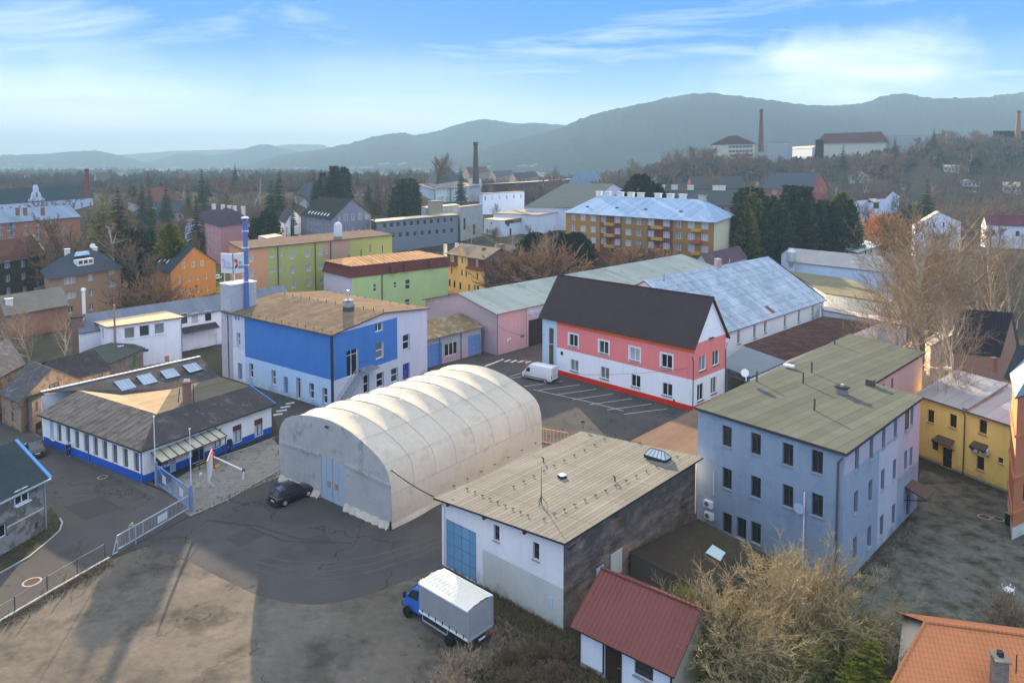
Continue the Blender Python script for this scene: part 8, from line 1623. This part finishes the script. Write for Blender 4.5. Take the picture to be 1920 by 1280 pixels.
def car(name, lab, loc, rz, paint, L_=4.3, Wd=1.8, Hh=1.68, group=None, suv=True, rim=rimm, roofrail=False, cat='car'):
    e = thing(name, lab, cat, loc, rz, group); w = Wd/2; b = .98 if suv else .88; a = L_/2; g = .24
    st = [(-a, [(w*.78, g+.2), (w*.86, .62), (w*.82, b-.1), (0, b-.08)]), (-a+.12, [(w*.95, g+.05), (w, .7), (w*.95, b), (0, b+.02)]), (-a+.95, [(w*.97, g), (w*1.02, .7), (w*.97, b), (0, b+.05)]), (0, [(w*.96, g), (w, .68), (w*.96, b-.02), (0, b)]), (a-1.25, [(w*.97, g), (w*1.01, .68), (w*.95, b-.03), (0, b+.02)]), (a-.35, [(w*.93, g+.02), (w*.96, .62), (w*.86, b-.16), (0, b-.07)]), (a-.02, [(w*.74, g+.1), (w*.78, .52), (w*.68, b-.34), (0, b-.3)])]
    loft(st, paint, 'body', e)
    rw = w*.76; r0, r1 = (-a+.42, a-1.95) if suv else (-a+.9, a-2.0); t0, t1 = (-a+.14, a-1.22) if suv else (-a+.25, a-1.15)
    cab = [(t0, [(w*.9, b-.02), (w*.88, b), (0, b)]), (r0, [(w*.92, b-.02), (rw, Hh-.05), (0, Hh)]), ((r0+r1)/2, [(w*.93, b-.02), (rw, Hh-.03), (0, Hh+.02)]), (r1, [(w*.92, b-.02), (rw, Hh-.06), (0, Hh-.01)]), (t1, [(w*.88, b-.02), (w*.86, b), (0, b)])]
    loft(cab, paint, 'cabin', e)
    def sl(x, z, o=.012): f = (z-b)/(Hh-.05-b); return Vector((x, w*.92+(rw-w*.92)*f+o, z))
    zb, zt = b+.07, Hh-.14; fr = lambda z: t1+(r1-t1)*(z-b)/(Hh-b); bk = lambda z: t0+(r0-t0)*(z-b)/(Hh-b); m1, m2 = (r0+r1)/2+.12, r0+.55
    gl = []
    for x0, x1, x2, x3 in ((m1+.05, fr(zb)-.2, fr(zt)-.1, m1+.05), (m2, m1-.05, m1-.05, m2+.05), (bk(zb)+.22, m2-.08, m2-.03, bk(zt)+.2)):
        q = [sl(x0, zb), sl(x1, zb), sl(x2, zt), sl(x3, zt)]; gl += [q[::-1], sym(q[::-1])]
    poly(gl, glassc, 'side_window', e)
    def ww(x0, z0, x1, z1, f0, f1, s): n = Vector((s*(z1-z0), 0, -s*(x1-x0) if False else abs(x1-x0))).normalized()*.02; q = [Vector((x0, -f0, z0))+n, Vector((x0, f0, z0))+n, Vector((x1, f1, z1))+n, Vector((x1, -f1, z1))+n]; return [q if s > 0 else q[::-1]]
    poly(ww(fr(zb-.02), zb-.02, fr(zt+.05), zt+.05, w*.8, rw*.9, 1), glassc, 'windscreen', e); poly(ww(bk(zb), zb, bk(zt+.05), zt+.05, w*.78, rw*.88, -1), glassc, 'rear_window', e)
    for s in (-1, 1):
        for x in (-a+.82, a-.86): wheel(e, x, s*w*1.0, .34, .22, rim)
        mb = MB(); mb.box((-a+.06, s*w*.74, b-.2), (.14, .26, .22), red_l); mb.build('tail_lamp', e); mb = MB(); mb.box((a-.14, s*w*.68, .66), (.2, .32, .14), clear_l); mb.build('headlight', e)
        mb = MB(); mb.box((fr(zb)-.1, s*(w+.1), b+.08), (.14, .2, .14), paint); mb.build('mirror', e)
    mb = MB(); mb.box((-a-.0, 0, .62), (.03, .5, .12), white); mb.build('number_plate', e); mb = MB(); mb.box((-a+.02, 0, .36), (.16, Wd*.86, .22), dark); mb.box((a-.06, 0, .36), (.16, Wd*.8, .22), dark); mb.build('bumper', e)
    if roofrail: 
        for s in (-1, 1): mb = MB(); mb.bar((r0+.1, s*rw*.92, Hh+.06), (r1-.1, s*rw*.92, Hh+.05), .05, dark); mb.build('roof_rail', e)
    return e
def place(a, b): v = (b-a); return (a+b)/2, math.atan2(v.y, v.x)
black_p = mat('paint_black', (.012, .012, .018), .18, spec=.7, amp=.05, bump=0); white_p = mat('paint_white', (.6, .61, .64), .3, spec=.5, amp=.03, bump=0); silver_p = mat('paint_silver', (.35, .38, .4), .25, spec=.6, amp=.03, metal=.4, bump=0)
c0, c1 = P(512, 948), P(580, 928); m_, a_ = place(P(514, 951), P(576, 925)); car('black_suv', 'black compact SUV with bright roof reflection parked in front of the white tent', (m_.x, m_.y+.3, 0), a_+.0, black_p, 4.35, 1.82, 1.7, roofrail=True)
m_, a_ = place(P(72, 862), P(58, 838)); car('dark_car', 'dark green hatchback half hidden behind the old house with blue verge', (m_.x, m_.y, 0), a_, mat('paint_darkgreen', (.02, .03, .028), .25, spec=.6, amp=.05, bump=0), 4.2, 1.75, 1.5, suv=False)
for i, (x0, y0, x1, y1, p_, lab) in enumerate(((921, 468, 943, 462, silver_p, 'pale silver car parked on the back street near the apricot house'), (983, 454, 994, 450, silver_p, 'pale car in front of the glass shop'), (404, 527, 412, 521, white_p, 'white car beside the orange gabled house'), (247, 561, 272, 555, mat('paint_bluegrey', (.1, .14, .16), .25, amp=.05, bump=0), 'blue-grey car behind the long white wing'))):
    m_, a_ = place(P(x0, y0), P(x1, y1)); car('parked_car', lab, (m_.x, m_.y, 0), a_, p_, 4.4, 1.8, 1.5, suv=False, group='cars parked along the back streets')
# white van
def van():
    A_, B_ = P(1041, 720), P(984, 708); m_, a_ = place(A_, B_); e = thing('white_van', 'white high-roof delivery van parked beside the pink building', 'van', (m_.x, m_.y+.6, 0), a_); w, a, Hh, g = .99, 2.75, 2.5, .3
    loft([(-a, [(w*.96, g+.1), (w, 1.1), (w*.9, Hh-.08), (0, Hh)]), (-a+.1, [(w, g+.05), (w*1.02, 1.1), (w*.92, Hh-.05), (0, Hh+.02)]), (.9, [(w, g), (w*1.02, 1.1), (w*.92, Hh-.05), (0, Hh+.03)]), (1.3, [(w, g), (w*1.02, 1.1), (w*.9, Hh-.12), (0, Hh-.05)]), (2.05, [(w, g), (w*1.01, 1.1), (w*.84, 1.62), (0, 1.75)]), (2.45, [(w*.97, g), (w*.98, .95), (w*.84, 1.15), (0, 1.22)]), (2.75, [(w*.86, g+.1), (w*.88, .7), (w*.75, .95), (0, 1.0)])], white_p, 'body', e)
    q = [Vector((1.15, w*.99+.03, 1.3)), Vector((2.0, w*.99+.02, 1.3)), Vector((1.72, w*.92+.03, 1.85)), Vector((1.15, w*.94+.03, 1.98))]; poly([q[::-1], sym(q[::-1])], glassc, 'side_window', e)
    poly([[Vector((2.2, -w*.8, 1.5)), Vector((2.2, w*.8, 1.5)), Vector((1.4, w*.82, 2.36)), Vector((1.4, -w*.82, 2.36))]], glassc, 'windscreen', e)
    for s in (-1, 1):
        for x in (-1.65, 1.95): wheel(e, x, s*w*1.02, .34, .22, mat('hub_grey', (.3, .3, .3), .5))
        mb = MB(); mb.box((-a-.01, s*w*.9, 1.05), (.06, .13, .5), red_l); mb.build('tail_lamp', e); mb = MB(); mb.box((2.62, s*w*.72, .88), (.2, .3, .22), clear_l); mb.build('headlight', e); mb = MB(); mb.box((1.9, s*(w+.16), 1.3), (.16, .26, .3), white_p); mb.build('mirror', e)
        mb = MB(); mb.box((.1, s*(w+.02), .55), (3.0, .03, .14), dark); mb.build('side_moulding', e)
        mb = MB(); mb.box((-a-.015, s*w*.46, 1.45), (.02, w*.86, 1.8), white_p); mb.box((-a-.03, s*.1, 1.1), (.04, .05, .2), dark); mb.build('rear_door', e)
    mb = MB(); mb.box((-a-.04, 0, .42), (.14, 1.85, .2), dark); mb.box((2.72, 0, .4), (.16, 1.7, .24), dark); mb.build('bumper', e); mb = MB(); mb.box((-a-.06, .0, .72), (.02, .5, .12), white); mb.build('number_plate', e)
van()
# curtain-sided truck with blue cab
def truck():
    # corners of the box top, height 3.25
    A_ = P(785.6, 1092.5, 3.1); B_ = P(877.5, 1146, 3.1); D_ = P(831, 1063, 3.1); d = (A_-B_); Lb = (A_-B_).length; ux = d.normalized(); a_ = math.atan2(ux.y, ux.x); Wb = 2.4
    e = thing('box_truck', 'truck with bright blue cab and grey curtain-sided box with pale top', 'truck', (B_.x+ux.x*Lb/2-(-ux.y)*0-ux.y*0, B_.y+ux.y*Lb/2, 0), a_)
    # local: +x forward, box from -Lb/2..Lb/2, right-hand side (viewer side) at y = +... find side
    left = Vector((-ux.y, ux.x)); s = 1 if left.dot((D_-A_).xy) > 0 else -1; off = s*Wb/2
    blue = mat('cab_blue', (.03, .14, .5), .3, spec=.6, amp=.06, bump=0); curt = mat('curtain_grey', (.3, .29, .29), .75, amp=.16, sc=.8, fine=5, bump=.3); tarp = mat('tarp_pale', (.62, .58, .5), .7, amp=.06, bump=.1)
    y0, y1 = off-Wb/2, off+Wb/2; z0, z1 = 1.0, 3.1; hx = Lb/2
    mb = MB(); mb.box((0, off, (z0+z1)/2), (Lb, Wb, z1-z0), curt); bx = mb.build('box', e)
    # roof tarp with cross folds
    V, Fc = [], []; nx, ny = 66, 12
    for i in range(nx+1):
        for j in range(ny+1):
            x = -hx+Lb*i/nx; y = y0+Wb*j/ny; r = math.sin(math.pi*j/ny); z = z1+.03+.18*r+(.03*math.sin(x*18+1.5*math.sin(y*3.1))+.02*math.sin(x*31+y*5))*r-.05*abs(math.sin(math.pi*j/3))*r; V.append(Vector((x, y, z)))
    for i in range(nx):
        for j in range(ny): k = i*(ny+1)+j; Fc.append((k, k+ny+1, k+ny+2, k+1))
    mb = MB(); mb.faces(V, Fc, tarp); mb.build('roof_tarp', e, True)
    for y in (y0-.02, y1+.02):
        mb = MB(); mb.bar((-hx, y, z1-.02), (hx, y, z1-.02), .07, white, .12); mb.bar((-hx, y, z0+.06), (hx, y, z0+.06), .06, white, .16); mb.build('side_rail', e)
        mb = MB(); mb.bar((-hx+2.0, y, .55), (hx-.4, y, .55), .06, steel, .1); mb.bar((-hx+2.0, y, .55), (-hx+2.0, y, .95), .06, steel); mb.bar((hx-.4, y, .55), (hx-.4, y, .95), .06, steel); mb.build('side_guard', e)
        for k in range(7): 
            mb = MB(); x = -hx+.4+k*.7; mb.box((x, y+(.03 if y > off else -.03), z0+.2), (.06, .03, .26), dark); mb.build('buckle', e)
    mb = MB(); mb.bar((-hx-.02, y0, z0), (-hx-.02, y0, z1), .07, steel); mb.bar((-hx-.02, y1, z0), (-hx-.02, y1, z1), .07, steel); mb.bar((-hx-.02, y0, z0), (-hx-.02, y1, z0), .07, steel, .14); mb.build('rear_frame', e)
    mb = MB(); mb.box((0, off, .78), (Lb, .9, .25), dark); mb.build('chassis', e)
    mb = MB(); mb.bar((-hx-.1, y0+.2, .5), (-hx-.1, y1-.2, .5), .1, dark); mb.box((-hx-.14, off, .7), (.03, .6, .12), white); mb.build('bumper', e)
    for y in (y0+.25, y1-.25): mb = MB(); mb.box((-hx-.12, y, .55), (.06, .3, .14), red_l); mb.build('tail_lamp', e)
    w = 1.0; c = hx+.08
    def sec(x, zl, zm, zt, k=1.0): return (x, [(off+w*k, zl), (off+w*k, zm), (off+w*.82*k, zt), (off-w*.82*k, zt), (off-w*k, zm), (off-w*k, zl)])
    V, Fc = [], []; S = [sec(c, .5, 1.5, 2.35), sec(c+.75, .5, 1.5, 2.32), sec(c+1.15, .5, 1.5, 2.05), sec(c+1.6, .5, 1.35, 1.5, .99), sec(c+2.0, .45, 1.0, 1.22, .94), sec(c+2.2, .5, .85, .98, .86)]
    for x, hs in S: V += [Vector((x, y, z)) for y, z in hs]
    n = 6
    for i in range(len(S)-1):
        for k in range(n): Fc.append((i*n+k, i*n+(k+1) % n, (i+1)*n+(k+1) % n, (i+1)*n+k))
    Fc.append(tuple(range(n))[::-1]); Fc.append(tuple((len(S)-1)*n+k for k in range(n))); mb = MB(); mb.faces(V, Fc, blue); cb = mb.build('cab', e, True); bv = cb.modifiers.new('soft', 'BEVEL'); bv.width = .06; bv.segments = 2; bv.limit_method = 'ANGLE'; bv.angle_limit = .4
    qs = []
    for s_ in (1, -1):
        q = [Vector((c+.3, off+s_*(w+.01), 1.5)), Vector((c+1.45, off+s_*(w+.01), 1.42)), Vector((c+1.1, off+s_*(w*.88+.02), 2.0)), Vector((c+.3, off+s_*(w*.86+.02), 2.2))]; qs.append(q if s_ < 0 else q[::-1])
    poly(qs, glassc, 'side_window', e)
    poly([[Vector((c+1.66, off-w*.86, 1.55)), Vector((c+1.66, off+w*.86, 1.55)), Vector((c+1.06, off+w*.76, 2.18)), Vector((c+1.06, off-w*.76, 2.18))]], glassc, 'windscreen', e)
    mb = MB(); mb.box((c+.3, off, 2.55), (.5, 1.7, .5), blue); fa = mb.build('wind_deflector', e); bv = fa.modifiers.new('soft', 'BEVEL'); bv.width = .15; bv.segments = 3
    for s_ in (1, -1):
        mb = MB(); mb.box((c+1.55, off+s_*(w+.2), 1.6), (.14, .24, .4), dark); mb.build('mirror', e); mb = MB(); mb.box((c+2.05, off+s_*.7, .95), (.2, .3, .16), clear_l); mb.build('headlight', e)
        wheel(e, c+1.3, off+s_*w, .38, .26, mat('hub_white', (.5, .5, .5), .5)); wheel(e, -hx+1.7, off+s_*(w+.05), .38, .4, MATS['hub_white'])
    mb = MB(); mb.box((c+2.1, off, .55), (.25, 1.8, .3), dark); mb.build('bumper', e)
truck()
# ================================================================ PERSON
def person():
    b = P(129, 856); hd = 1.74; rz = R(200); e = MB(b)
    def skin(name, chains, m, parent, loc=None):
        V, E, Rr = [], [], []
        idx = {}
        for ch in chains:
            pv = None
            for (p, r) in ch:
                k = tuple(round(x, 3) for x in p)
                if k not in idx: idx[k] = len(V); V.append(p); Rr.append(r)
                if pv is not None and pv != idx[k]: E.append((pv, idx[k]))
                pv = idx[k]
        me = bpy.data.meshes.new(name); me.from_pydata(V, E, []); me.materials.append(m); o = link(name, me, parent, loc); o.modifiers.new('s', 'SKIN')
        for i, v in enumerate(me.skin_vertices[0].data): v.radius = (Rr[i], Rr[i])
        me.skin_vertices[0].data[0].use_root = True; su = o.modifiers.new('u', 'SUBSURF'); su.levels = su.render_levels = 1; return o
    sk = mat('skin', (.45, .28, .2), .6); jk = mat('jacket_dark', (.03, .03, .04), .8); tr_ = mat('trousers_dark', (.02, .022, .03), .85); hr = mat('hair_brown', (.06, .035, .02), .8); sc2 = mat('scarf_rust', (.3, .1, .05), .8); sh_ = mat('shoes_white', (.5, .5, .5), .7)
    pel = (0, 0, .95)
    body = [[(pel, .13), ((0, 0, 1.15), .12), ((0, .01, 1.38), .14), ((0, .02, 1.5), .06), ((0, .02, 1.58), .075), ((0, .03, 1.68), .09)], [(pel, .13), ((.09, .0, .88), .085), ((.1, .07, .5), .06), ((.1, .0, .09), .042), ((.1, .12, .04), .035)], [(pel, .13), ((-.09, .0, .88), .085), ((-.1, -.02, .5), .06), ((-.1, -.14, .1), .042), ((-.1, -.03, .04), .035)],
            [((0, .01, 1.38), .14), ((.17, .0, 1.4), .06), ((.22, -.03, 1.13), .042), ((.2, .09, .9), .032), ((.2, .12, .82), .03)], [((0, .01, 1.38), .14), ((-.17, .0, 1.4), .06), ((-.22, .03, 1.13), .042), ((-.12, .2, 1.1), .032), ((-.05, .22, 1.12), .03)]]
    P0 = skin('person', body, sk, None, b); P0.rotation_euler = (0, 0, rz); tag(P0, 'person in dark jacket and trousers walking on the pavement beside the office', 'person')
    skin('jacket', [[((0, 0, .86), .155), ((0, 0, 1.1), .15), ((0, .01, 1.38), .165), ((0, .02, 1.49), .08)], [((0, .01, 1.38), .165), ((.17, .0, 1.4), .08), ((.22, -.03, 1.13), .062), ((.2, .08, .92), .05)], [((0, .01, 1.38), .165), ((-.17, .0, 1.4), .08), ((-.22, .03, 1.13), .062), ((-.13, .18, 1.1), .05)]], jk, P0)
    skin('trousers', [[((0, 0, .97), .14), ((.09, .0, .88), .1), ((.1, .07, .5), .075), ((.1, .0, .12), .06)], [((0, 0, .97), .14), ((-.09, .0, .88), .1), ((-.1, -.02, .5), .075), ((-.1, -.13, .12), .06)]], tr_, P0)
    skin('hair', [[((0, .0, 1.66), .085), ((0, .0, 1.73), .09)]], hr, P0); skin('scarf', [[((-.06, .03, 1.51), .05), ((.06, .03, 1.51), .05)]], sc2, P0); skin('shoe', [[((.1, -.02, .05), .045), ((.1, .14, .04), .04)]], sh_, P0); skin('shoe', [[((-.1, -.16, .05), .045), ((-.1, 0, .04), .04)]], sh_, P0)
person()
# ================================================================ CABLES AND SMALL THINGS
def cab(lab, a, b, sag, r=.02): mb = MB((a+b)/2); mb.tube(hang(a, b, sag, 18), r, cable, 4, False); tag(mb.build('overhead_cable'), lab, 'cable')
c1_ = Vector((B.x if False else bb.pt(1, 3.5, 5.4, .1).x, bb.pt(1, 3.5, 5.4, .1).y, 5.4))
cab('thin overhead cable from the long hall to the pink building', lh.pt(1, 0, 5.2, .3), pb.pt(0, .8, 6.0, .1), .9)
cab('thin overhead cable along the front of the pink building to the canopy', pb.pt(0, pb.fr(0)[3]*.42, 2.0, 6.0)+Vector((0, 0, 1.0)), pb.pt(0, pb.fr(0)[3]-.8, 5.8, .1), .35)
cab('thin overhead cable from the blue building to the low shed', bb.pt(1, 4.6, 5.6, .15), ss.pt(1, 4.0, 4.3, .15), .7)
cab('thin overhead cable sagging over the door of the blue building', bb.pt(0, 15, 1.9, .3), bb.pt(1, 3.0, 5.5, .2), .4)
for (x, y, t, d, lab) in ((1443, 350, 330, 470, 'street lamp mast beside the dark roofs'),): pass
def lamp(px, d, pt, lab):
    q = at_d(px, pt, d); g = ground_z(q.x, q.y); mb = MB((q.x, q.y, g)); mb.tube([(q.x, q.y, g), (q.x, q.y, q.z)], [.1, .06], gutterm, 6); o = mb.build('street_lamp'); tag(o, lab, 'street lamp'); mb = MB(o.location); mb.bar((q.x, q.y, q.z), (q.x-1.2, q.y, q.z+.15), .07, gutterm); mb.box((q.x-1.3, q.y, q.z+.12), (.7, .3, .16), steel); mb.build('lamp_head', o)
lamp(1161, 430, 321, 'street lamp in front of the brown wood near the thuja pair'); lamp(1413, 330, 323, 'tall flue-like lamp mast by the white gabled house'); lamp(1835, 255, 360, 'street lamp among the bare bushes of the garden slope'); lamp(1701, 250, 355, 'utility mast right of the white house with brown roof'); lamp(1830, 640, 235, 'mast in the wood on the hill')
wbin = P(1895, 985); mb = MB(wbin); mb.box(wbin+Vector((0, 0, .55)), (.6, .7, 1.1), mat('bin_dark', (.03, .035, .03), .6), .3); o = mb.build('waste_bin'); tag(o, 'dark wheeled bin against the terracotta house', 'bin'); mb = MB(wbin); mb.box(wbin+Vector((0, -.02, 1.13)), (.66, .78, .08), mat('bin_lid', (.3, .25, .05), .6), .3); mb.build('lid', o)
for (x, y, s, lab) in ((1890, 1113, .8, 'white plastic chair upturned at the east edge of the courtyard'), (1893, 1158, .7, 'white scrap of sheet lying at the east edge of the courtyard')):
    q = P(x, y); mb = MB(q); mb.box(q+Vector((0, 0, .35)), (s, s*.7, .05), white, .5); 
    for a, b in ((-1, -1), (1, -1), (1, 1), (-1, 1)): mb.bar(q+Vector((a*s*.35, b*s*.25, 0)), q+Vector((a*s*.4, b*s*.3, .7)), .05, white)
    tag(mb.build('plastic_chair'), lab, 'chair')
# ================================================================ HILLS
hillm = mat('hill_forest', (.02, .027, .024), .95, amp=.8, sc=.006, fine=.045, bump=0, col2=(.2, .19, .12), thr=.66, zf=(45, .0035), coord='Object')
HILLK = 1.0
def ridge(prof, d, depth, base_y, seed, name='hills', zbase=0.0):
    """a real ridge: crest line over distance d, flanks falling towards and away from the viewer"""
    prof = sorted(prof); x0, x1 = prof[0][0], prof[-1][0]; n = int((x1-x0)/3); vs = []; fs = []; m = 26
    def top(x):
        for (a, ya), (b, yb) in zip(prof, prof[1:]):
            if a <= x <= b: t = (x-a)/(b-a); t = t*t*(3-2*t)*.35+t*.65; return ya+(yb-ya)*t
        return prof[-1][1]
    for i in range(n+1):
        px = x0+(x1-x0)*i/n; zt = H+(310-top(px))/F*d
        for j in range(m):
            t = j/(m-1); dd = d-depth+(1.75*depth)*t; s = 1-abs(dd-d)/(depth if dd < d else .75*depth); s = max(0, s)
            prof_s = s*s*(3-2*s)*.45+s*.55; x = px_x(px, dd)
            w = 1+.24*(noise.noise(Vector((x*.0028+seed, dd*.0028, seed)))) *math.sin(math.pi*min(1, s*1.0))
            z = zbase+(zt-zbase)*prof_s*w
            if s > .02: z += 3.2*noise.noise(Vector((x*.045, dd*.045, seed*3)))*min(1, s*3)
            if s > .25: z += 3.4*noise.noise(Vector((x*.09, dd*.11, seed)))+1.8*noise.noise(Vector((x*.31, dd*.3, seed)))
            vs.append((x, dd, z))
    for i in range(n):
        for j in range(m-1): a = i*m+j; fs.append((a, a+m, a+m+1, a+1))
    mb = MB(); mb.faces(vs, fs, hillm); o = mb.build(name, smooth=True); return tag(o, kind='structure')
ridge([(780, 318), (860, 296), (960, 262), (1040, 243), (1090, 221), (1130, 210), (1170, 200), (1210, 192), (1250, 183), (1290, 176), (1330, 175), (1370, 180), (1420, 186), (1470, 193), (1510, 197), (1560, 198), (1600, 195), (1625, 190), (1650, 182), (1680, 176), (1700, 177), (1730, 185), (1760, 187), (1800, 186), (1840, 183), (1880, 178), (1920, 170), (2050, 168), (2300, 190), (2700, 200)], 2500, 900, 300, 1.3)
ridge([(300, 330), (400, 316), (470, 308), (520, 292), (560, 285), (610, 279), (640, 272), (680, 263), (700, 256), (740, 250), (760, 249), (775, 253), (800, 250), (830, 243), (860, 233), (890, 226), (915, 223), (940, 228), (970, 232), (1010, 230), (1050, 233), (1110, 240), (1200, 255), (1400, 300)], 3300, 1000, 300, 2.9)
ridge([(-700, 300), (-300, 285), (-100, 290), (0, 291), (30, 290), (90, 288), (140, 284), (180, 282), (210, 287), (240, 296), (275, 304), (330, 314), (420, 322)], 3700, 900, 300, 4.1)
ridge([(180, 320), (240, 310), (280, 303), (330, 290), (360, 287), (400, 291), (440, 285), (480, 273), (500, 270), (530, 278), (560, 284), (640, 300), (760, 320)], 4200, 900, 300, 5.7)
ridge([(-300, 300), (150, 300), (230, 290), (280, 286), (330, 283), (400, 281), (440, 280), (500, 275), (540, 271), (600, 271), (625, 277), (660, 282), (760, 300), (900, 310)], 5600, 800, 300, 7.7)
HZ = bpy.data.materials.new('haze'); HZ.use_nodes = True; ht = HZ.node_tree; ht.nodes.clear()
ho = ht.nodes.new('ShaderNodeOutputMaterial'); pv = ht.nodes.new('ShaderNodeVolumePrincipled'); ht.links.new(pv.outputs[0], ho.inputs['Volume'])
pv.inputs['Color'].default_value = (.19, .31, .44, 1); pv.inputs['Density'].default_value = .00031; pv.inputs['Anisotropy'].default_value = .0
mb = MB(); mb.box((0, 3000, 147), (15000, 7400, 306), None); mb.mats = [HZ]; hzo = mb.build('haze'); tag(hzo, kind='stuff')
